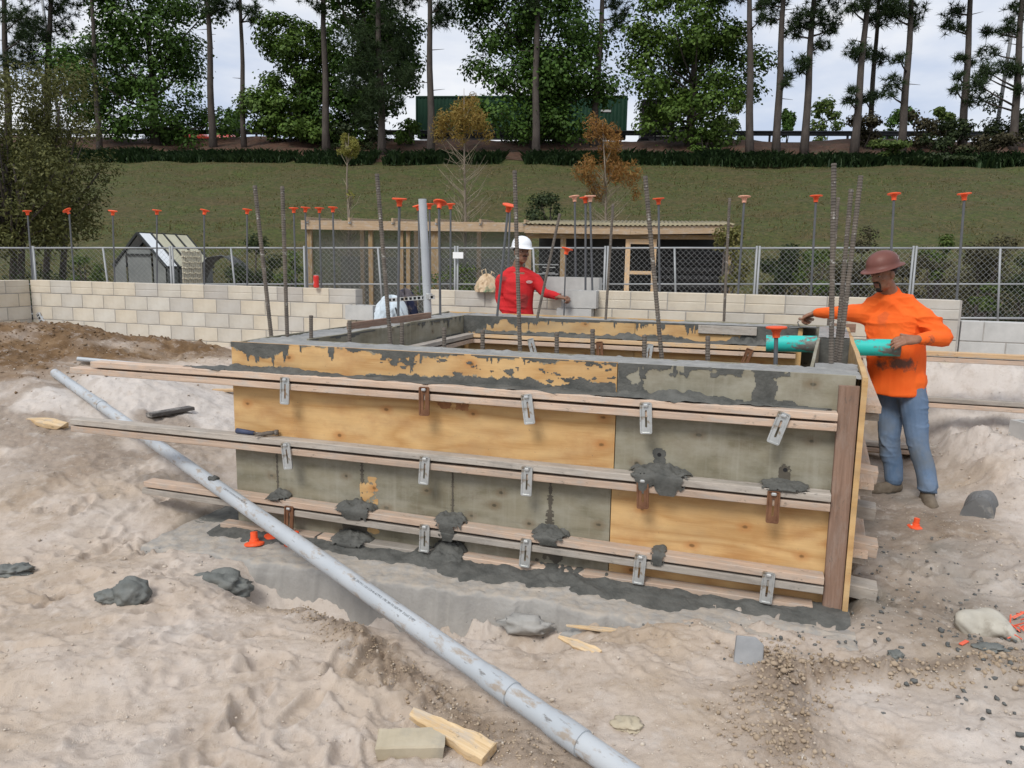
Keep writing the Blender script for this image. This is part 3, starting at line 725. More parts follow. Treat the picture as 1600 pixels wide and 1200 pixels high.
# scrap boards lying stacked against the right side, seen end-on
for i, (t, z, m_) in enumerate(((.45, .62, 'lum_pink'), (.50, .40, 'lum_gray'), (.30, .26, 'lum_pink'), (.22, .05, 'lum_gray'))):
    board(FORM, 'brace_block', (right_s(t)+.012, t, z), (right_s(t)+.115+.01*i, t-.01, z-.01), .14, .07, MAT[m_])
for _px, _m, _w in ((297, 'lum_new', .075), (322, 'lum_gray', .085)):
    _p = onz(_px, 622, .16); _s, _t = ST(_p); board(FORM, 'support_stake', (_s, _t, .05), (_s, _t, float(at(_px, 584, _p[1])[2])), .038, _w, MAT[_m], up=(1, 0, 0))

# slotted steel clamps hanging on the walers
def clamp_mesh():
    bm = bmesh.new(); w, h = .031, .082
    def ringp(W_, H_, c, n=4):
        P = []
        for sx, sz, a0 in ((1, 1, 0), (-1, 1, 90), (-1, -1, 180), (1, -1, 270)):
            for k in range(n+1):
                a = R(a0+90*k/n); P.append((sx*(W_-c)+c*math.cos(a), sz*(H_-c)+c*math.sin(a)))
        return P
    outer, flange, inner = ringp(w, h, .009), ringp(w-.007, h-.007, .006), ringp(.0055, .045, .005)
    L0 = [bm.verts.new((x, .004, z)) for x, z in outer]; L1 = [bm.verts.new((x, -.007, z)) for x, z in outer]; L2 = [bm.verts.new((x, -.007, z)) for x, z in flange]
    L3 = [bm.verts.new((x, -.001, z)) for x, z in [(x*.93, z*.97) for x, z in flange]]; L4 = [bm.verts.new((x, -.001, z-.004)) for x, z in inner]; L5 = [bm.verts.new((x, .004, z-.004)) for x, z in inner]
    n = len(L0)
    for A_, B_ in ((L0, L1), (L1, L2), (L2, L3), (L3, L4), (L4, L5), (L5, L0)):
        for k in range(n): bm.faces.new((A_[k], A_[(k+1) % n], B_[(k+1) % n], B_[k]))
    bmesh.ops.recalc_face_normals(bm, faces=bm.faces)
    me = bpy.data.meshes.new('clamp'); bm.to_mesh(me); bm.free(); return me
_cl = {k: clamp_mesh() for k in ('galv', 'rusty')}
for k, me in _cl.items(): me.materials.append(MAT[k])
_kn = MB().box((0, 0, 0), (.026, .03, .016), None, .004).mesh('knob')
CL_S = (.45, 1.362, 1.975, 2.61, 3.258)
CL_T = ((0, -2, -10, -4, 17), (-9, 2, 0, -3, 0), (0, 0, 2, 3, 3))
CL_R = {(0, 1), (1, 3), (2, 0), (1, 4)}
for lv in range(3):
    for k, s in enumerate(CL_S):
        z = WZ[lv]-.026-(.018 if lv == 2 else 0)-(.006*k if lv == 2 else .0)
        kind = 'rusty' if (lv, k) in CL_R else 'galv'
        o = link('clamp', _cl[kind], None, FORM, (s, -.100, z-.022), (R(-4), R(CL_T[lv][k]), 0))
        link('wedge', _kn, MAT['galv'] if kind == 'galv' else MAT['rusty'], o, (0, -.002, .066), (0, 0, 0))
for k, (s, kd) in enumerate(((1.1, 'galv'), (1.75, 'rusty'), (2.2, 'galv'), (3.05, 'rusty'))):
    link('clamp', _cl[kd], None, FORM, (s, TB-.36-.105, .93), (R(-4), R(12*(k-1.5)), 0))

# ================================================================== fresh concrete between the panels
def build_concrete():
    root = local_root('concrete_wall', 'fresh grey concrete filling the top of the formwork, trowelled flat', 'concrete wall')
    def top(name, s0, s1, t0, t1, na, nb, skew0=0, skew1=0, cut=None):
        def fn(a, b):
            t = t0+(t1-t0)*b; s = (s0+skew0*t)+((s1+skew1*t)-(s0+skew0*t))*a
            z = FH-.012+.006*fbm(s*5, t*5, 4, 3)+.0035*fbm(s*28, t*28, 3, 4)
            z = z+.05*np.exp(-((s-3.62)**2/.03+(t-2.65)**2/.12))
            return np.stack([s, t, z], -1)
        return grid_sheet(name, MAT['cement_top'], root, fn, na, nb)
    top('front_top', .019, 3.632, .019, IW, 520, 48)
    top('left_top', .03, .325, IW, TB-.002, 50, 300, .012, .0)
    top('back_top', .33, 3.636-.262, TB-.345, TB-.001, 420, 50, .0, .074)
    top('right_top', 3.646-.24, 3.646-.024, 2.20, TB-.001, 40, 110, .074, .074)
    top('right_front_top', 3.646-.24, 3.646-.024, IW-.001, .55, 40, 30, .074, .074)
    m_ = MB()
    for t in (.55, 2.20):
        s0, s1 = right_s(t)-.245, right_s(t)-.022
        m_.add([(s0, t, .8), (s1, t, .8), (s1, t, FH-.012), (s0, t, FH-.012)], [(0, 1, 2, 3)])
    m_.add([(right_s(.55)-.245, .55, .90), (right_s(.55)-.022, .55, .90), (right_s(2.2)-.022, 2.2, .93), (right_s(2.2)-.245, 2.2, .93)], [(0, 1, 2, 3)])
    m_.build('blockout_faces', MAT['cement_wet'], root)
build_concrete()

# ================================================================== cement slopped over the boards (parts of the formwork)
def smear(name, org, ea, eb, en, A, B, res, maskf, th, mat_='cement_wet', parent=None):
    """sheet of cement A x B on the plane org + a*ea + b*eb, thickness along en where maskf(a, b) > 0"""
    na, nb = int(A/res)+1, int(B/res)+1; org, ea, eb, en = [np.array(q, float) for q in (org, ea, eb, en)]
    def fn(a, b):
        a, b = a*A, b*B; mk = maskf(a, b); d = .0012+th*np.clip(mk*3.0, 0, 1)*(.55+.45*fbm(a*22, b*22, 3, 6))
        a2 = a+.002*fbm(a*120, b*120, 2, 2)
        return org+a2[..., None]*ea+b[..., None]*eb+d[..., None]*en
    o = grid_sheet(name, MAT[mat_], parent or FORM, fn, na, nb, lambda a, b: maskf(a*A, b*B) > 0)
    return o
def n1(x, f, seed): return fbm(x*f, x*0+seed*1.37, 3, seed)
# runs down the top band of the front
def band_left(a, b, film=False):
    d = .205-b                    # distance below the top edge
    L = .012+.05*np.clip(n1(a, 2.2, 3), 0, 1)+.10*np.clip(n1(a, 38, 5)-.35, 0, 1)*(n1(a, 1.7, 6) > -.15)+.014*n1(a, 14, 4)
    L = L+.05*np.exp(-((a-.15)/.16)**2)
    m1 = L-d
    H = .030+.028*n1(a, 2.6, 7)+.012*n1(a, 20, 8)+.055*np.exp(-((a-1.98)/.22)**2)+.03*np.exp(-((a-2.35)/.15)**2)
    m2 = H-(b-.012)
    m3 = (fbm(a*13, b*26, 4, 9)-.60-1.2*np.abs(b-.11))*.10*(1+.0*a)
    if film: return np.maximum(m1, m2)+.0015+.012*(fbm(a*34, b*34, 3, 88)-.15)
    return np.maximum(np.maximum(m1, m2), m3*(n1(a, 1.3, 12) > -.1))
smear('cement_smear', (.0, -.0005, 1.0), (1, 0, 0), (0, 0, 1), (0, -1, 0), 2.43, .204, .0055, band_left, .006)
smear('cement_film', (.0, -.0003, 1.0), (1, 0, 0), (0, 0, 1), (0, -1, 0), 2.43, .204, .0055, lambda a, b: band_left(a, b, True), .0002, 'cement_film')
def band_right(a, b):
    d = .205-b
    f = fbm(a*7.5, b*10, 4, 15)+.55*np.clip(1-d/.075, 0, 1)*2+.9*np.clip(1-b/.075, 0, 1)-.38-1.25*sstep(.62, 1.1, a)*sstep(.03, .07, b)
    f = f+1.3*np.exp(-((a-.735)/.05)**2)+.5*np.clip(n1(a, 40, 16)-.1, 0, 1)*np.clip(1-d/.14, 0, 1)
    return f*.05
smear('cement_smear', (2.44, -.0005, 1.0), (1, 0, 0), (0, 0, 1), (0, -1, 0), 1.10, .204, .0055, band_right, .009)
# inside faces: rear wall and left wall
def band_back(a, b):
    d = .20-b; L = .018+.05*np.clip(n1(a, 2.0, 23)+.1, 0, 1)+.09*np.clip(n1(a, 30, 25)-.3, 0, 1)+.10*sstep(.75, .2, a)*np.clip(.6+n1(a, 9, 27), 0, 1)+.16*sstep(2.62, 2.75, a)
    H = .035+.03*n1(a, 3, 28)+.014*n1(a, 18, 29)+.05*np.exp(-((a-2.0)/.2)**2)+.10*sstep(2.55, 2.7, a)
    return np.maximum(L-d, H-(b-.01))
smear('cement_film', (.36, TB-.3603, 1.0), (1, 0, 0), (0, 0, 1), (0, -1, 0), 3.10, .20, .008, lambda a, b: band_back(a, b)+.012*(fbm(a*30, b*30, 3, 89)-.1), .0002, 'cement_film')
smear('cement_smear', (.36, TB-.3605, 1.0), (1, 0, 0), (0, 0, 1), (0, -1, 0), 3.10, .20, .008, band_back, .012)
def band_leftin(a, b):
    d = .19-b; L = .010+.03*np.clip(n1(a, 3.0, 33), 0, 1)+.08*np.clip(n1(a, 26, 35)-.2, 0, 1)*sstep(1.2, 2.0, a); H = .01+.04*np.clip(n1(a, 1.8, 38), -.5, 1)
    return np.maximum(L-d, (H-b)*1.0)
smear('cement_smear', (.333, IW+.03, 1.005), (.012, 1, 0), (0, 0, 1), (1, 0, 0), 2.6, .19, .010, band_leftin, .010)
# dark runs below the tie holes
for s, z1, z0, wd in ((.306, .548, .27, .010), (.904, .545, .27, .018), (1.495, .525, .27, .013), (2.083, .51, .27, .026)):
    def mk(a, b, wd=wd, z=z1-z0, s=s):
        return wd/2*(1+.35*n1(b, 30, int(s*10)))*(.75+.25*np.sin(b*8+s))*(1+.7*(n1(b, 120, int(s*7)+3) > .45)) - np.abs(a-.04)
    smear('cement_run', (s-.04, -.0005, z0), (1, 0, 0), (0, 0, 1), (0, -1, 0), .08, z1-z0, .0035, mk, .0012, 'cement_stain')
def stain_blob(s, z, w, h, seed, th=.003, mat_='cement_stain'):
    mk = lambda a, b: .04*(1-((a-w/2)/(w/2))**2-((b-h/2)/(h/2))**2+.95*fbm(a*22, b*22, 4, seed)-.12)
    smear('cement_run', (s-w/2, -.0005, z-h/2), (1, 0, 0), (0, 0, 1), (0, -1, 0), w, h, .004, mk, th, mat_)
for i, s in enumerate((.85, 1.49, 2.08)): stain_blob(s, .11, .17, .14, i+3)
stain_blob(2.675, .70, .07, .13, 14, .003, 'cement_wet'); stain_blob(3.307, .675, .06, .13, 15, .002, 'cement_stain')
MAT['rust_stain'] = simple('rust_stain', (.24, .10, .05), (.40, .20, .09), 14, .8, .1, .002)
stain_blob(.955, .345, .13, .17, 31, .0006, 'ply_new'); stain_blob(.98, .115, .13, .09, 32, .0006, 'ply_new'); stain_blob(1.50, .905, .26, .055, 33, .0006, 'rust_stain')
hole = MB().lathe([(.0, -.001), (.011, -.001), (.011, -.0025), (.0, -.0025)], seg=14, M=Matrix.Rotation(R(90), 3, 'X')).mesh('tie_hole')
for s, z in ((.306, .555), (.904, .55), (1.495, .53), (2.083, .517), (2.675, .725), (3.307, .705)):
    link('tie_hole', hole, MAT['black'], FORM, (s, -.0035, z))
# heaps of cement on the walers, spilling over their edges
def heap(s, z, w, h, seed, over=.5, depth=.095, t0=-.002):
    def fn(a, b):
        x = (a-.5)*w*1.25; t = t0-depth*1.28*b
        edge = np.clip(1-np.abs(a-.5)*2, 0, 1)
        uu = np.clip((a-.5)*2.05, -1, 1); edge = np.sqrt(1-uu*uu); prof = edge*(1+.22*fbm(x*26+seed, t*26, 3, seed))
        zt = h*prof*(1-.62*np.clip(b/.74, 0, 1)**1.4)
        dr = np.clip((b-.74)/.26, 0, 1)
        drop = dr*(.012+over*.085*np.clip(edge*1.5-.35+.5*n1(x, 18, seed), 0, 1))
        t = np.where(b > .74, t0-depth*.985-.012*np.sin(dr*math.pi)*edge-.002, t)
        jag = .010*fbm(x*40, t*40+seed, 3, seed+3)
        return np.stack([s+x, t, z+np.maximum(zt+jag*.6, .001)*(1-dr)+(.001-drop)*dr], -1)
    def keep(a, b): return (np.abs(a-.5)*2 < .93+.16*fbm(b*6, a*0+seed, 2, seed)) & (1-np.abs(a-.5)*2.1+.35*fbm(a*14+seed, b*9, 3, seed+7) > (b-.55)*1.1*(1.25-over))
    grid_sheet('cement_heap', MAT['cement_wet'], FORM, fn, int(w/.005)+3, 34, keep)
heap(2.687, .628, .27, .050, 1, 1.0); heap(3.305, .625, .20, .030, 2, .0); heap(.343, .243, .12, .04, 3, .0)
heap(.885, .234, .21, .050, 4, .5); heap(1.500, .225, .17, .050, 5, .45); heap(2.095, .216, .18, .050, 6, .3); heap(2.70, .207, .07, .025, 7, .6)
heap(.86, .030, .22, .06, 8, .2, .13); heap(1.49, .006, .20, .09, 9, .2, .14); heap(1.49, .175, .10, .03, 19, .5, .085)
# long ragged ledge of cement lying on the top waler
def ledge(a0, a1, seed, hfun, name='cement_ledge'):
    def fn(a, b):
        x = a0+(a1-a0)*a; t = -.002-.094*b; z0 = WZ[0]+.048
        h = hfun(x)*(1+.30*fbm(x*16, t*22, 3, seed))
        wd = np.clip(.55+.45*n1(x, 2.3, seed)+.22*n1(x, 13, seed+1)+1.2*(hfun(x)-.03)*10, .12, 1.02)
        return np.stack([x, t*np.clip(wd+.15, .2, 1.03), z0+np.maximum(h*(1-.8*b**1.5)*np.clip(wd, 0, 1), .0015)-np.where(b > .93, .02*np.clip(n1(x, 9, seed+4)+.2, 0, 1), 0)], -1)
    grid_sheet(name, MAT['cement_wet'], FORM, fn, int((a1-a0)/.006), 26)
ledge(.0, 2.45, 41, lambda x: .018+.012*np.sin(x*2.1+1)+.02*np.exp(-((x-.2)/.3)**2)+.02*np.exp(-((x-1.95)/.3)**2))
ledge(2.45, 3.5, 43, lambda x: .034+.014*np.sin(x*5)-.012*sstep(3.0, 3.4, x))
ledge(-.35, .0, 47, lambda x: .022*np.clip((x+.35)/.3, 0, 1))
def ledge_back():
    def fn(a, b):
        x = .5+2.95*a; t = TB-.362-.085*b; h = .025+.03*np.exp(-((x-2.0)/.15)**2)+.012*n1(x, 5, 3)+.02*sstep(2.75, 2.95, x)
        return np.stack([x, t, WZ[0]+.047+np.maximum(h*(1-.8*b)*(1+.4*fbm(x*18, t*20, 3, 5)), .002)-np.where(b > .9, .04*np.clip(n1(x, 6, 9), 0, 1), 0)], -1)
    grid_sheet('cement_ledge', MAT['cement_wet'], FORM, fn, 400, 20)
ledge_back()
def base_spill():
    def fn(a, b):
        x = -.1+3.75*a; wd = .16+.07*n1(x, 1.9, 61)+.035*n1(x, 8, 62); t = -.01-wd*b
        h = (.022+.02*np.clip(n1(x, 3.1, 63), 0, 1))*(1-b)**.8*(1+.5*fbm(x*14, t*14, 4, 64))
        return np.stack([x, t-.075*sstep(.0, .25, b), np.maximum(h, .0)+.006-.012*b**3], -1)
    grid_sheet('cement_spill', MAT['cement_wet'], FORM, fn, 600, 40)
base_spill()

# ================================================================== reinforcing bars standing in the concrete
def bar_mesh(L, r_=.0125, seg=8, pitch=.0155, ribs=True):
    zs, rs = [], []; n = int(L/pitch)
    for i in range(n):
        z = i*pitch
        for q, k in ((0, 1), (.45, 1), (.6, 1.17), (.85, 1.17)): zs.append(z+q*pitch); rs.append(r_*(k if ribs else 1))
    zs.append(L); rs.append(r_)
    return MB().lathe(list(zip(rs, zs)), seg=seg).mesh('rebar', False)
_bars = {}
def rebar(name, p0, p1, label, group, r_=.0125, ribs=True):
    p0, p1 = Vector([float(q) for q in p0]), Vector([float(q) for q in p1]); L = (p1-p0).length; key = (round(L, 2), r_, ribs)
    if key not in _bars: _bars[key] = bar_mesh(key[0], r_, 8 if ribs else 6, .0155 if ribs else .2, ribs)
    o = link(name, _bars[key], MAT['rebar'], None, p0); o.rotation_euler = (p1-p0).to_track_quat('Z', 'Y').to_euler()
    return tag(o, label, 'rebar', group)
def cap_mesh():
    prof = [(.0, .0), (.018, .0), (.019, .028), (.023, .030), (.025, .040), (.050, .046), (.052, .050), (.052, .055), (.046, .057), (.0, .058)]
    return MB().lathe(prof, seg=18).mesh('cap', False)
CAP = {k: cap_mesh() for k in ('cap', 'cap_faded')}
for k, me in CAP.items(): me.materials.append(MAT[k])
def capped(p0, p1, label, group='capped rebar dowels', kind='cap', tilt=0.0, scale=1.0, r_=.012):
    p0, p1 = Vector([float(q) for q in p0]), Vector([float(q) for q in p1]); d = p1-p0; L = d.length
    root = thing('capped_rebar', label, 'rebar', p0, 0, group); root.rotation_euler = d.to_track_quat('Z', 'Y').to_euler()
    key = (round(L, 2), r_, 'p')
    if key not in _bars: _bars[key] = MB().tube([(0, 0, 0), (0, 0, key[0])], r_, 8).mesh('bar')
    link('bar', _bars[key], MAT['dowel'], root)
    c = link('cap', CAP[kind], None, root, (0, 0, L-.03), (tilt, tilt*.6, random.uniform(0, 6))); c.scale = (scale*1.22, scale*1.22, scale*1.2)
    return root
GB = 'long bare rebars rising from the formwork'
def fb(px0, py0, px1, py1, label):          # a bar whose foot stands in the concrete at photo (px0, py0)
    p0 = onz(px0, py0, FH-.03); p0[2] = FH-.06; s, t = ST(p0); p1 = at(px1, py1, p0[1]-.02)
    rebar('rebar', p0, p1, label, GB)
fb(425, 531, 398, 290, 'long bare rebar leaning left, leftmost above the formwork\'s front left corner')
fb(449, 530, 441, 290, 'long bare rebar just right of the leftmost leaning one on the formwork')
fb(611, 540, 589, 272, 'long bare rebar left of the grey plastic pipe, rising from the formwork\'s front')
fb(813, 551, 804, 266, 'long bare rebar passing in front of the worker in red')
fb(1035, 560, 1008, 275, 'long bare rebar on the formwork\'s front, halfway between the two workers')
fb(1299, 574, 1303, 254, 'tallest thick rebar of the cluster beside the worker in orange')
fb(1310, 570, 1345, 275, 'rebar leaning right in the cluster beside the worker in orange')
fb(1306, 563, 1330, 295, 'thinner leaning rebar in the middle of the cluster beside the worker in orange')
fb(1294, 512, 1310, 308, 'short rear rebar of the cluster beside the worker in orange')
fb(946, 502, 958, 318, 'bare rebar on the formwork\'s rear wall below the orange sapling')
fb(838, 499, 875, 333, 'bare rebar leaning right beside the red worker\'s outstretched arm')
fb(1131, 505, 1140, 310, 'bare rebar on the rear wall right of the wooden door frame')
STUBS = ((486, 532, 492), (546, 536, 500), (628, 541, 505), (694, 544, 512), (754, 548, 515), (870, 552, 518), (926, 556, 513), (1007, 561, 524), (1106, 566, 526))
ordn = ('first', 'second', 'third', 'fourth', 'fifth', 'sixth', 'seventh', 'eighth', 'ninth')
for i, (x, y0, y1) in enumerate(STUBS):
    p0 = onz(x, y0, FH-.03); p0[2] = FH-.05; p1 = at(x, y1, p0[1])
    rebar('rebar_stub', p0, p1, 'short rebar stub in the front concrete, %s from the left' % ordn[i], 'short rebar stubs along the formwork\'s front', .0125)
p0 = onz(1212, 571, FH-.03); p0[2] = FH-.05
capped(p0, at(1213, 519, p0[1]), 'short capped rebar smeared with cement, left of the turquoise sleeve', kind='cap', scale=.9)
# ================================================================== concrete block walls
BL, BH, BD, JT = .400, .200, .19, .010
def block_mesh(L, groove=False, ch=.004):
    m_ = MB()
    if groove:
        h = (BH-JT)/2
        m_.box((0, 0, -h/2-.001), (L-JT, BD, h-.004), None, ch); m_.box((0, 0, h/2+.001), (L-JT, BD, h-.004), None, ch)
        m_.box((0, 0, 0), (L-JT-.004, BD-.008, .02))
    else: m_.box((0, 0, 0), (L-JT, BD, BH-JT), None, ch)
    return m_.mesh('block')
_bm = {(L, g): block_mesh(L, g) for L in (BL, BL/2, .3) for g in (False, True)}
for me in _bm.values(): me.materials.append(MAT['cmu'])
def block_wall(name, label, p0, ang, length, ztop, courses, groove_top=True, flip=0, mat_=None, ends=None):
    root = thing(name, label, 'wall', (p0[0], p0[1], 0), ang)
    zb = ztop-courses*BH
    MB().box((length/2, 0, (ztop+zb)/2-.003), (length-.012, BD-.014, ztop-zb-.008)).build('mortar', MAT['mortar'], root)
    for c in range(courses):
        z = ztop-BH*(c+.5); off = 0 if (c+flip) % 2 == 0 else BL/2
        x = 0.0; first = True
        while x < length-.05:
            L = BL/2 if (first and off) else BL
            if x+L > length+.01: L = BL/2 if length-x < BL*.74 else .3
            if x+L > length+.12: break
            o = link('block', _bm[(L, groove_top and c == 0)], None, root, (x+L/2, random.uniform(-.002, .002), z+random.uniform(-.001, .001)))
            if mat_: o.material_slots[0].link = 'OBJECT'; o.material_slots[0].material = mat_
            x += L; first = False
    return root
K0 = np.array([-7.37, 11.92, 0]); UL = SU
def wl_pt(d): return K0+UL*d                # along the left wall's line
LEFT_TOP, RIGHT_TOP = 1.345, 1.43
block_wall('block_wall', 'long low wall of cream concrete blocks behind the brown dirt pile', K0, SITE_ROT, 5.6, LEFT_TOP, 7)
block_wall('block_wall', 'end of a block wall turning towards the viewer at the left edge', K0-UL*.10-SN*1.5, SITE_ROT+math.pi/2, 1.4, LEFT_TOP-.002, 7, True, 1)
block_wall('block_wall', 'low stretch of block wall in the gap beside the light blue bag', wl_pt(5.6), SITE_ROT, 1.0, LEFT_TOP-.4, 5, False)
block_wall('block_wall', 'short block wall behind the worker in red', wl_pt(6.6), SITE_ROT, 2.6, LEFT_TOP+.02, 7)
K1 = np.array([.93, 8.66, 0])
block_wall('block_wall', 'block wall behind the worker in orange, its top course grooved', K1, SITE_ROT, 3.62, RIGHT_TOP, 7)
block_wall('block_wall', 'lower grey block wall running off the right edge', K1+UL*3.62, SITE_ROT, 3.2, RIGHT_TOP-.2, 6, False, 1, MAT['cmu_new'])
# loose hollow blocks
def hollow_block(loc, rz, label, mat_='cmu_new', L=.39):
    bm = bmesh.new(); hx, hy, hz = L/2, .095, .095
    xs = [-hx, -hx+.032, -.016, .016, hx-.032, hx]; ys = [-hy, -hy+.03, hy-.03, hy]
    def cell(i, j): return not (j == 1 and i in (1, 3))
    vt = {}
    def v(i, j, k):
        if (i, j, k) not in vt: vt[(i, j, k)] = bm.verts.new((xs[i], ys[j], (-hz, hz)[k]))
        return vt[(i, j, k)]
    for i in range(5):
        for j in range(3):
            if not cell(i, j): continue
            bm.faces.new((v(i, j, 1), v(i+1, j, 1), v(i+1, j+1, 1), v(i, j+1, 1))); bm.faces.new((v(i, j, 0), v(i, j+1, 0), v(i+1, j+1, 0), v(i+1, j, 0)))
            for di, dj, e in ((-1, 0, ((0, 0), (0, 1))), (1, 0, ((1, 1), (1, 0))), (0, -1, ((1, 0), (0, 0))), (0, 1, ((0, 1), (1, 1)))):
                a, b = i+di, j+dj
                if 0 <= a < 5 and 0 <= b < 3 and cell(a, b): continue
                (p, q), (r_, s_) = e; bm.faces.new((v(i+p, j+q, 0), v(i+r_, j+s_, 0), v(i+r_, j+s_, 1), v(i+p, j+q, 1)))
    bmesh.ops.recalc_face_normals(bm, faces=bm.faces); me = bpy.data.meshes.new('loose_block'); bm.to_mesh(me); bm.free()
    o = link('loose_block', me, MAT[mat_], None, Vector([float(q) for q in loc])); o.rotation_euler = (0, 0, rz)
    return tag(o, label, 'block', 'loose concrete blocks')
pb = at(903, 470, 8.55)
hollow_block((pb[0]+.03, pb[1]+.02, RIGHT_TOP-.100), SITE_ROT, 'loose pale concrete block lying on the wall end right of the red worker\'s hand')
hollow_block((pb[0]-.02, pb[1]+.02, RIGHT_TOP-.297), SITE_ROT, 'loose pale concrete block under another, right of the red worker\'s hand')
block_wall('block_pier', 'pale block pier under the loose blocks beside the worker in red', np.array([pb[0]-.22, pb[1]+.09, 0]), SITE_ROT, .4, RIGHT_TOP-.395, 5, False, 0, MAT['cmu_new'])
p = at(880, 452, 9.2); hollow_block((p[0], p[1], LEFT_TOP+.02+.098), SITE_ROT, 'loose pale block on top of the wall behind the red worker\'s hand')
p = at(910, 452, 9.1); hollow_block((p[0]+.02, p[1], LEFT_TOP+.118), SITE_ROT, 'loose pale block on top of the wall, left of two capped rebars')
p = at(566, 491, 10.05); hollow_block((p[0], p[1]-.0, LEFT_TOP-.4+.1), SITE_ROT+.05, 'grey loose block lying in the gap of the block wall')
p = at(1597, 660, 6.2)
hollow_block((p[0]+.14, p[1], ground_h(p[0]+.14, p[1])+.12), .25, 'pale block standing at the right edge on the sand bank')

# ================================================================== dowels with orange caps rising from the walls
def wall_dowel(px, py, line, ztop, label, kind='cap', lean=0.0, tilt=0.0, sc=1.0):
    # the point of the wall line that the photo shows in this column
    base, dirv = line; best = min(((abs(800+FPX*((q-np.array([0, 0, CAM_H])) @ C_R)/((q-np.array([0, 0, CAM_H])) @ C_F)-px-lean), tuple(q)) for q in (base+dirv*d+np.array([0, 0, ztop]) for d in np.linspace(-.5, 9.5, 4001))), key=lambda e: e[0])
    q = np.array(best[1]); top = at(px, py, q[1]); q2 = q.copy(); q2[2] = ztop-.05
    capped(q2, top, label, 'orange capped dowels in the block walls', kind, tilt, sc)
LW, RW = (K0, UL), (K1, UL)
for px, py, ln, lab, kd, lean, tl in (
    (43, 333, 3, 'leftmost orange-capped rebar, beside the corner of the left block wall', 'cap', 8, .05),
    (108, 331, 2, 'orange-capped rebar with a strongly tilted cap on the left block wall', 'cap', 8, .5),
    (176, 333, 0, 'orange-capped rebar in front of the greenhouse\'s left gable corner', 'cap', 3, .1),
    (245, 332, 0, 'orange-capped rebar in front of the greenhouse roof', 'cap', 0, .05),
    (319, 332, 0, 'orange-capped rebar in front of the woven screen\'s right edge', 'cap', 0, .15),
    (386, 331, 0, 'orange-capped rebar just left of the leftmost long bare rebars', 'cap', 0, .05),
    (459, 329, 0, 'first from the left of four orange-capped rebars close together on the wall', 'cap', 3, 0),
    (477, 328, 0, 'second from the left of four orange-capped rebars close together on the wall', 'cap', 3, .06),
    (499, 329, 0, 'third from the left of four orange-capped rebars close together on the wall', 'cap', 3, .02),
    (520, 328, 0, 'fourth from the left of four orange-capped rebars close together on the wall', 'cap', 3, .04)):
    wall_dowel(px, py, LW, LEFT_TOP, lab, kd, lean, tl)
for px, py, lab, kd, lean, tl in (
    (654, 325, 'orange-capped rebar half hidden left of the upright grey plastic pipe', 'cap', 2, .25),
    (671, 323, 'orange-capped rebar right behind the upright grey plastic pipe', 'cap', 2, 0),
    (704, 323, 'orange-capped rebar beside the small white fence sign', 'cap', 0, .05),
    (797, 324, 'orange-capped rebar directly behind the red worker\'s helmet', 'cap', -4, .1),
    (898, 311, 'pale orange-capped rebar, left of three capped ones beside the orange sapling', 'cap_faded', 2, .1)):
    wall_dowel(px, py, LW, LEFT_TOP+.02, lab, kd, lean, tl)
for px, py, lab, kd, lean, tl in (
    (915, 313, 'orange-capped rebar, middle one of three beside the orange sapling', 'cap', 0, .08),
    (922, 311, 'pale orange-capped rebar, right of three capped ones beside the orange sapling', 'cap_faded', 4, .05),
    (1029, 315, 'orange-capped rebar in front of the shed\'s wooden door frame', 'cap', 2, .05),
    (1163, 312, 'pale-topped orange-capped rebar right of the shed\'s corrugated roof', 'cap_faded', -10, .05),
    (1275, 311, 'orange-capped rebar left of the tall rebar cluster', 'cap', -8, 0),
    (1397, 308, 'orange-capped rebar above the brown hard hat', 'cap', -8, .08),
    (1507, 308, 'rightmost orange-capped rebar above the end of the block wall', 'cap', -12, .06)):
    wall_dowel(px, py, RW, RIGHT_TOP, lab, kd, lean, tl)
def form_capped(px0, py0, px1, py1, label, tilt=0., z=FH):
    q = onz(px0, py0, z-.03); q[2] = z-.06; capped(q, at(px1, py1, q[1]), label, tilt=tilt, scale=1.05)
form_capped(622, 502, 624, 317, 'tall orange-capped rebar on the formwork\'s left wall, left of the grey pipe', .08)
form_capped(688, 495, 686, 321, 'large orange-capped rebar with tilted cap right of the grey pipe', .35)
form_capped(776, 497, 794, 326, 'leaning orange-capped rebar by the red worker\'s shoulder, on the rear wall', .25)

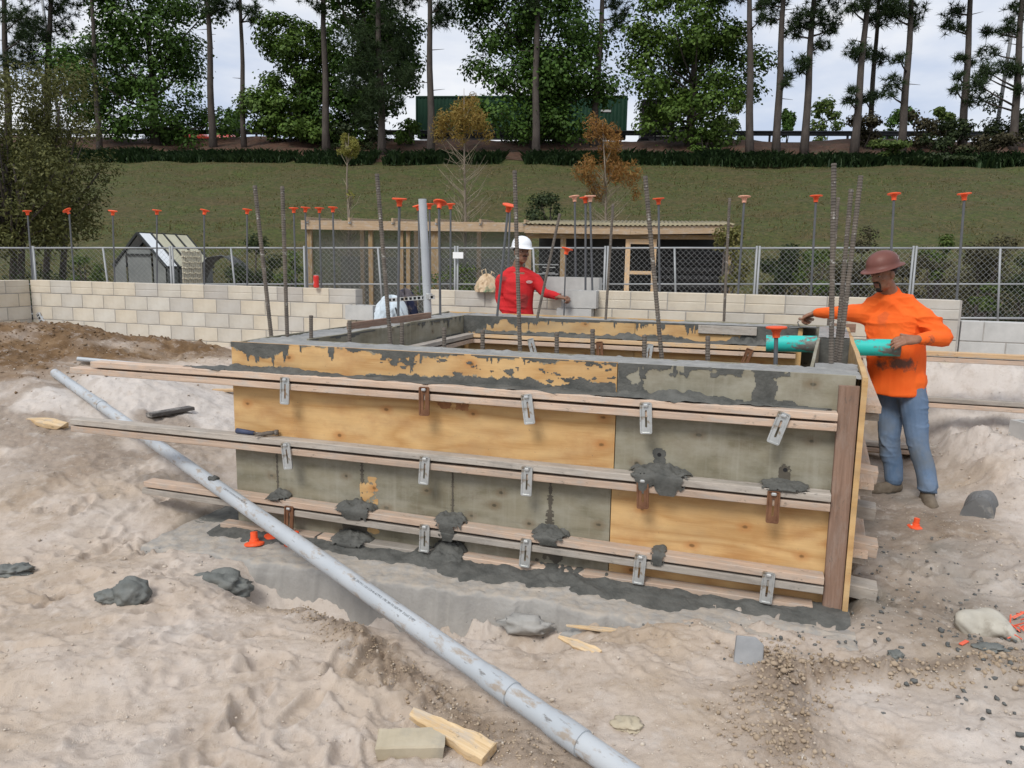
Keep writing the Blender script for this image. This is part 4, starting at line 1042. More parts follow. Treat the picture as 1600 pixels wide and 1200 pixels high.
# ================================================================== chain link fence of separate panels
FENCE_X = (-170, 50, 267, 477, 713, 948, 1185, 1430, 1690)
FENCE_D = (15.6, 15.3, 15.1, 14.8, 14.5, 14.2, 13.9, 13.6, 13.3)
FENCE_W = ('leftmost chain link fence panel, cut by the left edge', 'chain link fence panel above the block wall corner at the left', 'chain link fence panel in front of the greenhouse', 'chain link fence panel left of the upright grey pipe', 'chain link fence panel with the small white sign', 'chain link fence panel right of the worker in red', 'chain link fence panel left of the rebar cluster', 'chain link fence panel behind the worker in orange')
FZ_T = [at(x, 386, d)[2] for x, d in zip(FENCE_X, FENCE_D)]; FZ_M = [at(x, 444, d)[2] for x, d in zip(FENCE_X, FENCE_D)]
FP = [at(x, 386, d) for x, d in zip(FENCE_X, FENCE_D)]
def fence_panel(i):
    a, b = FP[i].copy(), FP[i+1].copy(); d = (b-a)[:2]; L = float(np.linalg.norm(d)); ang = math.atan2(d[1], d[0])
    z0a, z0b = FZ_M[i]-.62, FZ_M[i+1]-.62
    root = thing('chain_link_panel', FENCE_W[i], 'fence', (a[0], a[1], 0), ang, 'temporary chain link fence panels')
    g = .025
    za, zb, ma, mb = FZ_T[i], FZ_T[i+1], FZ_M[i], FZ_M[i+1]
    zt = lambda x: za+(zb-za)*x/L
    zm = lambda x: ma+(mb-ma)*x/L
    MB().tube([(g, 0, za-.02), (L/2, 0, (za+zb)/2-.015), (L-g, 0, zb-.02)], .017, 8).build('top_rail', MAT['fence_steel'], root, True)
    MB().tube([(g, 0, ma), (L-g, 0, mb)], .014, 8).build('middle_rail', MAT['fence_steel'], root, True)
    MB().tube([(g, 0, z0a+.03), (L-g, 0, z0b+.03)], .018, 8).build('bottom_rail', MAT['fence_steel'], root, True)
    for x in (g, L-g): MB().tube([(x, 0, .3), (x, 0, zt(x)+.02)], .020, 8).build('post', MAT['fence_steel'], root, True)
    xm = L*.5+.1*math.sin(i*2.1); MB().tube([(xm+.05, -.01, z0a), (xm-.04, -.01, zt(xm)-.02)], .019, 8).build('brace', MAT['fence_steel'], root, True)
    # woven wire
    m_ = MB(); st = .098; z0 = min(z0a, z0b)+.03
    H = max(za, zb)-.02-z0
    n = int((L+H)/st)+1; wr = .0019
    for sg in (1, -1):
        for k in range(-int(H/st)-1, int(L/st)+2):
            x0 = k*st; x1 = x0+H
            if sg < 0: x0, x1 = x1, x0
            z_0, z_1 = z0, z0+H
            # clip to panel
            def clip(xa, za_, xb, zb_):
                if xa < 0: t = (0-xa)/(xb-xa); xa, za_ = 0, za_+(zb_-za_)*t
                if xa > L: t = (L-xa)/(xb-xa); xa, za_ = L, za_+(zb_-za_)*t
                return xa, za_
            if max(x0, x1) <= .01 or min(x0, x1) >= L-.01: continue
            (xa, zA), (xb, zB) = clip(x0, z_0, x1, z_1), clip(x1, z_1, x0, z_0)
            if abs(xa-xb) < .03: continue
            m_.tube([(xa, .002*sg, zA), (xb, .002*sg, zB)], wr, 3, False)
    me = m_.build('chain_link_mesh', MAT['wire'], root)
for i in range(8): fence_panel(i)
p = at(716, 399, 14.44); m_ = MB().box((0, 0, 0), (.195, .006, .115), None, .002)
tag(m_.build('fence_sign', simple('white_sign', (.78, .79, .80), (.84, .85, .86), 3, .5, 0), None, False, Vector([float(q) for q in (p[0], p[1]-.05, p[2])]), (0, 0, -.1)), 'small blank white sign wired to the fence', 'sign')
# latch box on the fence
p = at(858, 422, 14.28); lb = thing('gate_latch', 'galvanised rectangular gate latch on the fence right of the red worker', 'latch', (p[0], p[1]-.04, p[2]), -.1)
for a, b in (((-.3, 0, .10), (.17, 0, .10)), ((-.3, 0, -.07), (.17, 0, -.07)), ((.17, 0, -.07), (.17, 0, .10)), ((-.13, 0, -.07), (-.13, 0, .10))): MB().beam(a, b, .012, .016).build('bar', MAT['fence_steel'], lb)
for x in (-.12, 0): MB().beam((x, -.01, .05), (x+.11, -.01, .05), .02, .012).beam((x, -.01, -.05), (x+.11, -.01, -.05), .02, .012).beam((x, -.01, -.05), (x, -.01, .05), .02, .012).beam((x+.11, -.01, -.05), (x+.11, -.01, .05), .02, .012).build('hasp', MAT['galv'], lb)
# black silt fabric along the foot of the fence
def silt():
    n = len(FP); pts = [(q[0]+.03, q[1]+.22) for q in FP]; V, F = [], []
    dense = []
    for i in range(n-1):
        for k in range(12): t = k/12; dense.append((pts[i][0]*(1-t)+pts[i+1][0]*t, pts[i][1]*(1-t)+pts[i+1][1]*t))
    for i, (x, y) in enumerate(dense):
        h = .74+.05*math.sin(i*.9)+.03*math.sin(i*2.3)
        for k in range(5): V.append((x, y+.04*math.sin(i*1.7+k), .3+(h-.3)*k/4))
    for i in range(len(dense)-1):
        for k in range(4): F.append((i*5+k, (i+1)*5+k, (i+1)*5+k+1, i*5+k+1))
    o = link('silt_fence', mesh_np('silt_fence', V, F, True), MAT['black']); sm = o.modifiers.new('t', 'SOLIDIFY'); sm.thickness = .004
    tag(o, 'black fabric silt barrier along the foot of the chain link fence', 'silt fence')
silt()

# ================================================================== shed and animal run behind the fence
MAT['mesh_screen'] = None
def screen_mat():
    mt = bpy.data.materials.new('fine_screen'); mt.use_nodes = True; nt = mt.node_tree; nt.nodes.clear()
    o = nt.nodes.new('ShaderNodeOutputMaterial'); mx = nt.nodes.new('ShaderNodeMixShader'); tr = nt.nodes.new('ShaderNodeBsdfTransparent'); d = nt.nodes.new('ShaderNodeBsdfDiffuse')
    d.inputs['Color'].default_value = (.10, .105, .10, 1); mx.inputs['Fac'].default_value = .40
    nt.links.new(tr.outputs[0], mx.inputs[1]); nt.links.new(d.outputs[0], mx.inputs[2]); nt.links.new(mx.outputs[0], o.inputs['Surface']); return mt
MAT['screen'] = screen_mat()
def build_run():
    a, b = at(480, 355, 16.6), at(826, 355, 16.2); ztop = (a[2]+b[2])/2; d = (b-a)[:2]; L = float(np.linalg.norm(d)); ang = math.atan2(d[1], d[0])
    root = thing('animal_run', 'timber framed run with fine screens and a long top beam behind the fence', 'animal run', (a[0], a[1], 0), ang)
    board(root, 'top_beam', (-.12, 0, ztop+.02), (L+.1, 0, ztop+.02), .09, .19, MAT['lum_beam'])
    board(root, 'top_beam', (-.12, 2.2, ztop+.12), (L+.1, 2.2, ztop+.12), .09, .14, MAT['lum_beam'])
    board(root, 'bottom_rail', (0, .01, .5), (L, .01, .5), .04, .14, MAT['lum_treated'])
    for i, k in enumerate((.0, .30, .50, .575, .82, 1.0)):
        x = L*k; w = (.13, .09, .09, .08, .17, .12)[i]
        if i in (1, 2, 3, 4): x = at((0, 577, 626, 637, 680, 0)[i], 400, 16.4)[0]-a[0]
        board(root, 'post', (x, .10, .3), (x, .10, ztop-.07), .09, w, MAT['lum_treated'], up=(1, 0, 0))
    for k in (.12, .4, .72, .97): board(root, 'rear_post', (L*k, 2.2, .3), (L*k, 2.2, ztop+.05), .09, .1, MAT['lum_treated'], up=(1, 0, 0))
    for k in range(6):
        x = L*(k+.02)/5.1; board(root, 'rafter', (x, -.12, ztop+.13), (x, 2.3, ztop+.22), .04, .09, MAT['lum_beam'])
        MB().box((x, -.056, ztop+.09), (.06, .02, .07), None, .003).build('joist_hanger', MAT['galv'], root)
    for x0, x1 in ((.02, L*.3), (L*.3, L*.58), (L*.58, L-.05)):
        MB().box(((x0+x1)/2, .15, (ztop+.5)/2), (x1-x0, .003, ztop-.6)).build('screen', MAT['screen'], root)
    MB().box((L*.5, 2.26, 1.0), (L, .003, 1.6)).build('screen', MAT['screen'], root)
build_run()
def build_shed():
    a, b = at(826, 354, 16.3), at(1140, 352, 15.6); ztop = (a[2]+b[2])/2; d = (b-a)[:2]; L = float(np.linalg.norm(d)); ang = math.atan2(d[1], d[0])
    root = thing('lean_to_shed', 'low shed with a ribbed translucent roof edge and a wooden door frame', 'shed', (a[0], a[1], 0), ang)
    # corrugated roof
    nx = 240; V, F = [], []
    for i in range(nx+1):
        x = -.1+(L+.18)*i/nx; w = .011*math.cos(i/nx*2*math.pi*46); dip = -.03*math.sin(math.pi*i/nx)
        V += [(x, -.28, ztop+.03+w+dip), (x, 2.6, ztop+.25+w)]
    for i in range(nx): F.append((2*i, 2*i+2, 2*i+3, 2*i+1))
    rm = simple('ribbed_plastic', (.20, .17, .10), (.30, .255, .16), 4, .6, .1, .004, spots=(3, .5, .7, (.33, .30, .2)))
    o = link('roof_sheet', mesh_np('roof_sheet', V, F, True), rm, root); sm = o.modifiers.new('t', 'SOLIDIFY'); sm.thickness = .006
    board(root, 'fascia', (-.05, -.22, ztop-.09), (L*.52, -.22, ztop-.10), .04, .16, MAT['lum_beam']); board(root, 'fascia', (L*.52+.003, -.22, ztop-.10), (L+.05, -.22, ztop-.06), .04, .16, MAT['lum_beam'])
    board(root, 'header', (-.02, .0, ztop-.22), (L+.02, .0, ztop-.21), .09, .09, MAT['lum_treated'])
    def X(px): return float((at(px, 400, 16.0)-a)[:2] @ (d/L))
    for px in (878, 1136): board(root, 'post', (X(px), .03, .3), (X(px), .03, ztop-.25), .09, .11, MAT['lum_treated'], up=(1, 0, 0))
    # door frame
    xl, xr = X(981), X(1022); zt_ = at(1000, 374, 16.0)[2]; zm_ = at(1000, 426, 16.0)[2]
    for x, w in ((xl, .10), (xr, .085)): board(root, 'door_stile', (x, -.06, .35), (x, -.06, zt_), .04, w, MAT['lum_new'], up=(1, 0, 0))
    board(root, 'door_rail', (xl+.051, -.06, zt_-.05), (xr-.044, -.06, zt_-.05), .036, .10, MAT['lum_new']); board(root, 'door_rail', (xl+.051, -.06, zm_), (xr-.044, -.06, zm_), .036, .07, MAT['lum_new'])
    # black coils of corrugated pipe fill the bay at the right
    for k in range(9):
        z = .62+.165*k; pts = [(X(1030)+.0, .35+.02*(k % 2), z), (X(1132), .35+.02*((k+1) % 2), z+.01)]
        Lr = 60; pp = [(pts[0][0]+(pts[1][0]-pts[0][0])*i/Lr, pts[0][1], z+.008*math.sin(i*.4+k)) for i in range(Lr+1)]
        MB().tube(pp, [.078 if i % 2 else .068 for i in range(Lr+1)], 10).build('black_pipe', MAT['black'], root)
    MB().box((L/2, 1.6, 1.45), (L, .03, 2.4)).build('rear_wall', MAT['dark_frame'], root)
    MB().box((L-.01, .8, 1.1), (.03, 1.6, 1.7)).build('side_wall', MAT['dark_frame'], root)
build_shed()
def build_greenhouse():
    a = at(219, 440, 17.0); root = thing('greenhouse', 'small gabled greenhouse with dark frame and milky panes behind the fence', 'greenhouse', (a[0], a[1], 0), R(-20))
    w, ze, zr, dp, zb = 1.50, 1.50, 2.22, 1.45, .35
    fr, pn = MAT['dark_frame'], simple('milky_pane', (.13, .14, .135), (.21, .22, .21), 2, .35, 0)
    pr = simple('roof_pane', (.42, .40, .28), (.56, .54, .40), 2, .3, 0); pw = simple('white_roof_pane', (.72, .76, .78), (.80, .83, .85), 2, .25, 0)
    hw = w/2
    def bar(p, q, name='frame_bar', th=.05): MB().beam(p, q, th, th).build(name, fr, root)
    for y in (0, dp):
        for x in (-hw, hw): bar((x, y, zb), (x, y, ze))
        bar((-hw, y, ze), (0, y, zr)); bar((0, y, zr), (hw, y, ze)); bar((-hw, y, ze-.42+.3), (hw, y, ze-.42+.3), 'frame_bar', .035) if y else None
        bar((-hw+.03, y, ze-.5), (-.36, y, ze-.5), 'frame_bar', .035); bar((.36, y, ze-.5), (hw-.03, y, ze-.5), 'frame_bar', .035)
    for x, z in ((-hw, ze), (hw, ze), (0, zr)): bar((x, 0, z), (x, dp, z))
    for x in (-.36, .36): bar((x, -.004, zb), (x, -.004, ze+.28), 'door_frame')
    for z in (ze-.75, ze+.26): bar((-.33, -.005, z), (.33, -.005, z), 'door_frame', .04)
    def pane(vs, mt_, nm='pane'):
        o = MB().add(vs, [(0, 1, 2, 3)] if len(vs) == 4 else [(0, 1, 2)]).build(nm, mt_, root); sm = o.modifiers.new('t', 'SOLIDIFY'); sm.thickness = .006
    for x0, x1 in ((-hw+.03, -.39), (-.33, .33), (.39, hw-.03)):
        zf = lambda x: ze+(zr-ze)*(1-abs(x)/hw)-.03
        pane([(x0, .01, zb), (x1, .01, zb), (x1, .01, zf(x1)), (x0, .01, zf(x0))], pn)
        pane([(x0, dp-.01, zb), (x1, dp-.01, zb), (x1, dp-.01, zf(x1)), (x0, dp-.01, zf(x0))], pn)
    n = 4
    for k in range(n):
        y0, y1 = dp*k/n+.03, dp*(k+1)/n-.03
        for sg in (-1, 1): pane([(sg*.02, y0, zr+.012), (sg*hw, y0, ze+.012), (sg*hw, y1, ze+.012), (sg*.02, y1, zr+.012)], pw if k == 0 else pr, 'roof_pane')
        for sg in (-1, 1): pane([(sg*hw, y0, zb), (sg*hw, y1, zb), (sg*hw, y1, ze-.03), (sg*hw, y0, ze-.03)], pn)
        if k: 
            for sg in (-1, 1): bar((0, dp*k/n, zr+.02), (sg*hw, dp*k/n, ze+.02), 'frame_bar', .04)
build_greenhouse()
def build_screen_panel():
    a, b = at(286, 440, 16.0), at(315, 440, 16.3); zt_ = at(300, 393, 16.1)[2]; d = (b-a)[:2]; L = float(np.linalg.norm(d))
    root = thing('woven_screen', 'pale woven lattice screen beside the greenhouse', 'screen', (a[0], a[1], 0), math.atan2(d[1], d[0]))
    mt = simple('woven_slat', (.44, .40, .30), (.58, .54, .42), 6, .8, .2, .004)
    for k in range(11):
        x = L*k/10; MB().beam((x, 0, .4), (x+.02, .01, zt_+.03*math.sin(k*3)), .02, .025, (1, 0, 0)).build('upright', mt, root)
    for k in range(13):
        z = .5+(zt_-.5)*k/12; pts = [(L*i/20, .018*(1 if (i+k) % 2 else -1), z+.01*math.sin(i)) for i in range(21)]
        MB().tube(pts, .017, 5).build('weaver', mt, root)
build_screen_panel()
def build_dome():
    p = at(341, 440, 16.6); root = thing('tarp_shelter', 'rounded dark tarp shelter between the woven screen and the sapling', 'shelter', (p[0], p[1], 0), .1)
    top = at(341, 399, 16.6)[2]
    V, F = [], []; n, mny = 18, 8
    for j in range(mny+1):
        for i in range(n+1):
            a = math.pi*i/n; V.append((-.62*math.cos(a), 1.0*j/mny, .35+(top-.35)*math.sin(a)**.75+.015*math.sin(i*2+j)))
    for j in range(mny):
        for i in range(n): F.append((j*(n+1)+i, j*(n+1)+i+1, (j+1)*(n+1)+i+1, (j+1)*(n+1)+i))
    o = link('cover', mesh_np('cover', V, F, True), simple('dark_tarp', (.045, .05, .05), (.085, .09, .085), 4, .6, .3, .01), root); o.modifiers.new('t', 'SOLIDIFY').thickness = .01
    MB().box((0, .12, .95), (1.05, .5, .04), None, .005).build('shelf', MAT['dark_frame'], root)
    for x in (-.5, .5): MB().box((x, .12, .6), (.05, .4, .62)).build('leg', MAT['dark_frame'], root)
    for px, c, lab, h in ((352, (.08, .24, .55), 'blue bucket on the shelf of the dark tarp shelter', .16), (328, (.20, .07, .04), 'rust-red flower pot under the dark tarp shelter', .15), (363, (.55, .55, .52), 'whitish pot at the right end of the tarp shelter', .17)):
        q = at(px, 440, 16.2); m_ = MB().lathe([(.0, 0), (.075, 0), (.10, h), (.108, h), (.108, h-.02), (.09, h-.03), (.0, h-.03)], seg=16)
        tag(m_.build('bucket', simple('bucket_'+lab[:6].strip(), c, tuple(min(1, k*1.2) for k in c), 4, .5, 0), None, False, Vector((float(q[0]), float(q[1])-.1, 1.0)), None), lab, 'bucket')
build_dome()

# ================================================================== road: guard rail, lorry, cars
def build_guardrail():
    root = thing('guard_rail', 'dark steel guard rail running along the road on top of the bank', 'guard rail', Em(0, 56.0, emb_z(56.0)), EROT)
    gm = simple('guard_rail_steel', (.035, .038, .042), (.06, .065, .07), 2, .6, 0, 0, .3)
    pr = [(.0, .40), (-.05, .44), (-.05, .50), (.0, .54), (.0, .60), (-.05, .64), (-.05, .70), (.0, .74), (.012, .74), (.012, .40)]
    V, F = [], []; xs = (-75, 75)
    for x in xs:
        for y, z in pr: V.append((x, y, z))
    n = len(pr)
    for k in range(n): F.append((k, (k+1) % n, n+(k+1) % n, n+k))
    MB().add(V, F).build('rail', gm, root)
    pm = MB().box((0, .12, .35), (.12, .16, .80)).mesh('post')
    for k in range(-28, 29): link('post', pm, gm, root, (k*2.6, 0, 0))
build_guardrail()
def build_truck():
    p0 = emb_at(650, y=61); p1 = emb_at(978, y=61); L = float(np.linalg.norm(p1-p0)); z = emb_z(61)+.05
    root = thing('container_lorry', 'dark lorry hauling a green shipping container along the road', 'lorry', (p0[0], p0[1], z), EROT)
    gm = simple('green_container', (.008, .040, .022), (.013, .055, .031), 2, .55, 0); dk = simple('dark_cab_paint', (.012, .010, .014), (.022, .018, .024), 2, .35, 0); rub = MAT['black']
    zt_ = 4.0; zb = 1.35
    # container box with corrugated near side
    m_ = MB().box((L/2, 1.3, (zt_+zb)/2), (L-.1, 2.3, zt_-zb-.06)); m_.build('container_box', gm, root)
    n = int(L/.28)
    V, F = [], []
    for i in range(n*4+1):
        x = .1+(L-.2)*i/(n*4); y = .14-(.04 if i % 4 in (1, 2) else .0); V += [(x, y, zb+.1), (x, y, zt_-.1)]
    for i in range(n*4): F.append((2*i, 2*i+2, 2*i+3, 2*i+1))
    link('side_sheet', mesh_np('side_sheet', V, F), gm, root)
    for x in (.05, L-.05): MB().box((x, .12, (zt_+zb)/2), (.12, .14, zt_-zb), None, .01).build('corner_post', gm, root)
    for zz in (zb+.05, zt_-.05): MB().box((L/2, .12, zz), (L-.2, .12, .12), None, .01).build('side_rail', gm, root)
    MB().box((L/2, 1.25, 1.15), (L, .9, .3)).build('chassis', dk, root)
    MB().box((L-1.6, .075, 2.9), (.75, .02, .16)).build('container_marking', simple('white_marking', (.5, .5, .5), (.6, .6, .6), 3, .6, 0), root)
    xc = L+1.1
    m_ = MB(); m_.add([(xc, .15, .9), (xc+2.5, .15, .9), (xc+2.5, .15, 2.1), (xc+2.2, .15, 3.2), (xc+1.9, .15, 3.75), (xc, .15, 3.75), (xc, 2.45, .9), (xc+2.5, 2.45, .9), (xc+2.5, 2.45, 2.1), (xc+2.2, 2.45, 3.2), (xc+1.9, 2.45, 3.75), (xc, 2.45, 3.75)],
        [(5, 4, 3, 2, 1, 0), (6, 7, 8, 9, 10, 11), (0, 1, 7, 6), (1, 2, 8, 7), (2, 3, 9, 8), (3, 4, 10, 9), (4, 5, 11, 10), (5, 0, 6, 11)]); cab = m_.build('cab', dk, root)
    MB().box((xc+1.55, .13, 2.65), (.85, .03, .75), None, .01).build('side_window', simple('cab_glass', (.02, .025, .03), (.04, .045, .05), 2, .1, 0), cab)
    MB().box((xc+3.3, 1.3, 1.35), (1.7, 1.7, .95), None, .12).build('bonnet', dk, root)
    MB().box((xc+1.6, .12, 1.15), (1.3, .06, .18), None, .01).build('side_step', MAT['galv'], root)
    tw = MB().lathe([(.0, -.13), (.30, -.13), (.5, -.12), (.52, -.08), (.52, .08), (.5, .12), (.3, .13), (.0, .13)], seg=20, M=Matrix.Rotation(R(90), 3, 'X')).mesh('wheel')
    for x in (1.4, 2.7, L-2.2, xc+.2, xc+3.2):
        for y in (.35, 2.2): link('wheel', tw, rub, root, (x, y, .52))
build_truck()
def build_car(px, y, label, col, L=4.4, tall=1.45, name='parked_car'):
    p = emb_at(px, y=y); root = thing('passing_car', label, 'car', (p[0], p[1], emb_z(y)+.04), EROT, 'cars on the road behind the guard rail')
    prof = [(-.5, .35), (-.49, .75), (-.40, .90), (-.27, .95), (-.16, 1.36), (.12, tall), (.27, 1.0), (.46, .85), (.5, .6), (.5, .35)]
    V = [(x*L, yy*(.85 if z > 1 else 1), z) for yy in (-.88, .88) for x, z in prof]; n = len(prof)
    F = [tuple(range(n))[::-1], tuple(range(n, 2*n))]+[(k, (k+1) % n, n+(k+1) % n, n+k) for k in range(n)]
    pm = simple('car_paint_'+label[:5], col, tuple(min(1, c*1.15) for c in col), 2, .3, 0)
    b = MB().add(V, F).build('body', pm, root)
    gl = simple('car_glass', (.03, .035, .04), (.05, .055, .06), 2, .1, 0)
    MB().add([(-.24*L, -.80, 1.0), (.22*L, -.80, 1.02), (.11*L, -.765, 1.34), (-.14*L, -.765, 1.28)], [(0, 1, 2, 3)]).build('side_window', gl, root)
    tw = MB().lathe([(.0, -.1), (.2, -.1), (.31, -.09), (.33, .0), (.31, .09), (.2, .1), (.0, .1)], seg=18, M=Matrix.Rotation(R(90), 3, 'X')).mesh('wheel')
    for x in (-.32*L, .32*L):
        for yy in (-.8, .8): link('wheel', tw, MAT['black'], root, (x, yy, .33))
build_car(305, 62, 'red car on the road left of the container lorry, behind the oak', (.42, .03, .02), 4.6)
build_car(352, 63, 'second red car on the road, right of the oak at the left', (.45, .04, .03), 4.4)
build_car(170, 62, 'white car on the road behind the trees at the far left', (.62, .63, .64), 4.6)
build_car(252, 63, 'dark car on the road behind the left oak\'s trunk', (.06, .08, .10), 4.4)
for px, y, hgt, lab in ((97, 57.5, 15.5, 'slim grey lamp post beside the road at the left'), (1553, 57.5, 15.5, 'slim grey lamp post between the pines at the right edge')):
    p = emb_at(px, y=y); root = thing('lamp_post', lab, 'lamp post', (p[0], p[1], emb_z(y)), EROT, 'lamp posts along the road')
    lean = -.07 if px < 800 else .045
    MB().tube([(0, 0, 0), (lean*hgt*.5, 0, hgt*.5), (lean*hgt, 0, hgt)], [.14, .11, .07], 10).build('pole', MAT['fence_steel'], root, True)
    MB().beam((lean*hgt, 0, hgt), (lean*hgt-2.2, .4, hgt+.5), .06, .06).build('arm', MAT['fence_steel'], root); MB().box((lean*hgt-2.4, .4, hgt+.5), (.7, .25, .12), None, .03).build('lamp_head', MAT['fence_steel'], root)
# ================================================================== vegetation
def leaf_mat(name, c1, c2, c3, trans=.25, rough=.6):
    n = NT(name); geo = n.N.new('ShaderNodeNewGeometry'); r_ = geo.outputs['Random Per Island']
    col = n.ramp(r_, [(.0, c1), (.5, c2), (1.0, c3)])
    big = n.noise(n.mapping(), .55, 3, .5); col = n.mix(n.math('MULTIPLY', n.step(big, .4, .65), .35), col, tuple(c*.8 for c in c3))
    mt = n.done(col, rough, None, 0, 0, 0, .25)
    tr = n.N.new('ShaderNodeBsdfTranslucent'); n.L.new(col, tr.inputs['Color']); mx = n.N.new('ShaderNodeMixShader'); mx.inputs['Fac'].default_value = trans
    out = [k for k in n.N if k.type == 'OUTPUT_MATERIAL'][0]
    n.L.new(n.b.outputs[0], mx.inputs[1]); n.L.new(tr.outputs[0], mx.inputs[2]); n.L.new(mx.outputs[0], out.inputs['Surface']); return mt
MAT['oak_leaf'] = leaf_mat('oak_leaves', (.030, .066, .012), (.056, .118, .020), (.105, .19, .034), .26)
MAT['oak_leaf_light'] = leaf_mat('oak_leaves_light', (.044, .088, .014), (.080, .146, .024), (.14, .22, .042), .26)
MAT['pine_needle'] = leaf_mat('pine_needles', (.020, .038, .015), (.032, .058, .020), (.055, .085, .028), .2)
MAT['olive_leaf'] = leaf_mat('olive_shrub_leaves', (.060, .070, .022), (.105, .112, .034), (.165, .165, .056))
MAT['cypress_gold'] = leaf_mat('golden_cypress', (.20, .115, .025), (.29, .19, .045), (.34, .26, .07), .35)
MAT['cypress_rust'] = leaf_mat('rust_cypress', (.21, .09, .022), (.30, .145, .04), (.33, .20, .06), .35)
MAT['cypress_lime'] = leaf_mat('lime_cypress', (.16, .165, .03), (.24, .235, .05), (.30, .27, .07), .35)
MAT['shrub_dark'] = leaf_mat('dark_shrub', (.020, .034, .014), (.033, .052, .018), (.055, .075, .025))
MAT['shrub_brown'] = leaf_mat('brown_shrub', (.038, .036, .020), (.060, .054, .028), (.085, .075, .036))
MAT['shrub_green'] = leaf_mat('green_shrub', (.045, .085, .018), (.085, .135, .03), (.15, .19, .05), .3)
MAT['shrub_yellow'] = leaf_mat('yellowish_shrub', (.10, .115, .03), (.17, .17, .05), (.25, .22, .08), .3)
MAT['liriope'] = leaf_mat('border_grass', (.014, .034, .012), (.026, .056, .018), (.048, .085, .028), .2)
MAT['grass_blade'] = leaf_mat('grass_blades', (.11, .115, .035), (.17, .15, .06), (.24, .20, .10), .5)
MAT['bark'] = simple('pine_bark', (.052, .043, .038), (.105, .088, .076), 4, .95, .9, .03, stretch=(1, 1, .35))
MAT['bark_pale'] = simple('pale_bark', (.16, .13, .10), (.26, .215, .17), 5, .95, .6, .02, stretch=(1, 1, .3))
MAT['twig'] = simple('bare_twigs', (.22, .185, .13), (.33, .28, .20), 8, .9, .2, .004)
def leaves_mesh(name, P, Nn, size, rng, aspect=.55):
    """diamond leaves at P facing Nn"""
    n = len(P); a = rng.normal(size=(n, 3)); a -= (a*Nn).sum(1, keepdims=True)*Nn; a /= np.linalg.norm(a, axis=1, keepdims=True)+1e-9
    b = np.cross(Nn, a); s = size*rng.uniform(.6, 1.3, (n, 1))
    fold = Nn*s*.18
    V = np.stack([P-a*s*.5, P+b*s*aspect*.5+fold, P+a*s*.5, P-b*s*aspect*.5+fold], 1).reshape(-1, 3)
    F = np.arange(4*n).reshape(n, 4)
    return mesh_np(name, V, F)
def puff_points(puffs, n, rng, up=.35, rnd=.7):
    vol = np.array([r_[0]*r_[1]*r_[2] for c, r_ in puffs])**.75; cnt = (vol/vol.sum()*n).astype(int)+1
    P, Nn = [], []
    for (c, r_), k in zip(puffs, cnt):
        d = rng.normal(size=(k, 3)); d /= np.linalg.norm(d, axis=1, keepdims=True); rad = rng.random((k, 1))**.42
        rad = rad*(1+.22*rng.normal(size=(k, 1))*(rng.random((k, 1)) < .3))
        P.append(np.array(c)+d*rad*np.array(r_)); m_ = d+np.array([0, 0, up])+rnd*rng.normal(size=(k, 3)); Nn.append(m_/np.linalg.norm(m_, axis=1, keepdims=True))
    return np.concatenate(P), np.concatenate(Nn)
def oak(px, y, px0, px1, py0, py1, label, seed, nleaf=15000, mat_='oak_leaf', lean=0., npuff=46, size=.25):
    rng = np.random.default_rng(seed); base = emb_at(px, y=y); sc = y*1.0/FPX*1.03
    w = (px1-px0)*sc; zt_ = at((px0+px1)/2, py0, base[1])[2]-base[2]; zb = at((px0+px1)/2, py1, base[1])[2]-base[2]
    cx = ((px0+px1)/2-px)*sc
    root = thing('oak_tree', label, 'tree', base, 0, 'broad leafy trees on the bank')
    puffs = []; tries = 0
    while len(puffs) < npuff and tries < 3000:
        tries += 1; u = rng.uniform(-1, 1); v = rng.uniform(0, 1); wv = rng.uniform(-1, 1)
        env = math.sin(math.pi*min(1, .16+.80*v**.85))**.55
        env *= .82+.3*math.sin(seed+v*9+(2 if u > 0 else 0))*.5
        if u*u+wv*wv > env*env: continue
        c = np.array([cx+u*w*.5, wv*w*.36, zb+(zt_-zb)*v]); r0 = rng.uniform(.075, .135)*w
        if any(np.linalg.norm((c-p_[0])) < .62*r0 for p_ in puffs): continue
        puffs.append((c, (r0*1.2, r0*1.2, r0*.8)))
    P, Nn = puff_points(puffs, nleaf, rng, .65, .33)
    link('crown', leaves_mesh('crown', P, Nn, size, rng, .7), MAT[mat_], root)
    m_ = MB(); h = zt_*.72
    tr = [(0, 0, -.3), (.1*lean, 0, h*.2), (.4*lean+.1, 0, h*.45), (.8*lean+cx*.4, 0, h*.75), (cx*.8, 0, h)]
    m_.tube(tr, [.34, .28, .23, .15, .06], 9); m_.build('trunk', MAT['bark'], root, True)
    lm = MB()
    for c, r_ in puffs[::2]:
        k = min(.9, max(.12, (c[2]-zb*.3)/zt_*.8)); st = np.array([np.interp(k*h, [q[2] for q in tr], [q[i] for q in tr]) for i in (0, 1)]+[k*h])
        mid = (st+c)/2+np.array([0, 0, -.25]); lm.tube([st, mid, c], [.09, .06, .02], 5)
    lm.build('limbs', MAT['bark'], root, True)['kind'] = 'stuff'
    return root
oak(243, 52, 104, 372, -70, 232, 'large leafy oak at the left with foliage down to the guard rail', 11, 24000, npuff=66)
oak(470, 52.5, 384, 545, 20, 232, 'light green leafy tree left of the twin pine trunks', 12, 17000, 'oak_leaf_light', npuff=55)
oak(580, 53.5, 470, 668, -80, 225, 'dark leafy tree behind the pines left of the green container', 13, 22000, npuff=62)
oak(835, 51.5, 698, 968, -80, 228, 'broad dark leafy tree hiding the middle of the green container', 14, 30000, npuff=78)
oak(1078, 52, 968, 1184, -60, 230, 'leafy oak with open gaps in front of the lorry\'s cab', 15, 22000, 'oak_leaf_light', npuff=66)

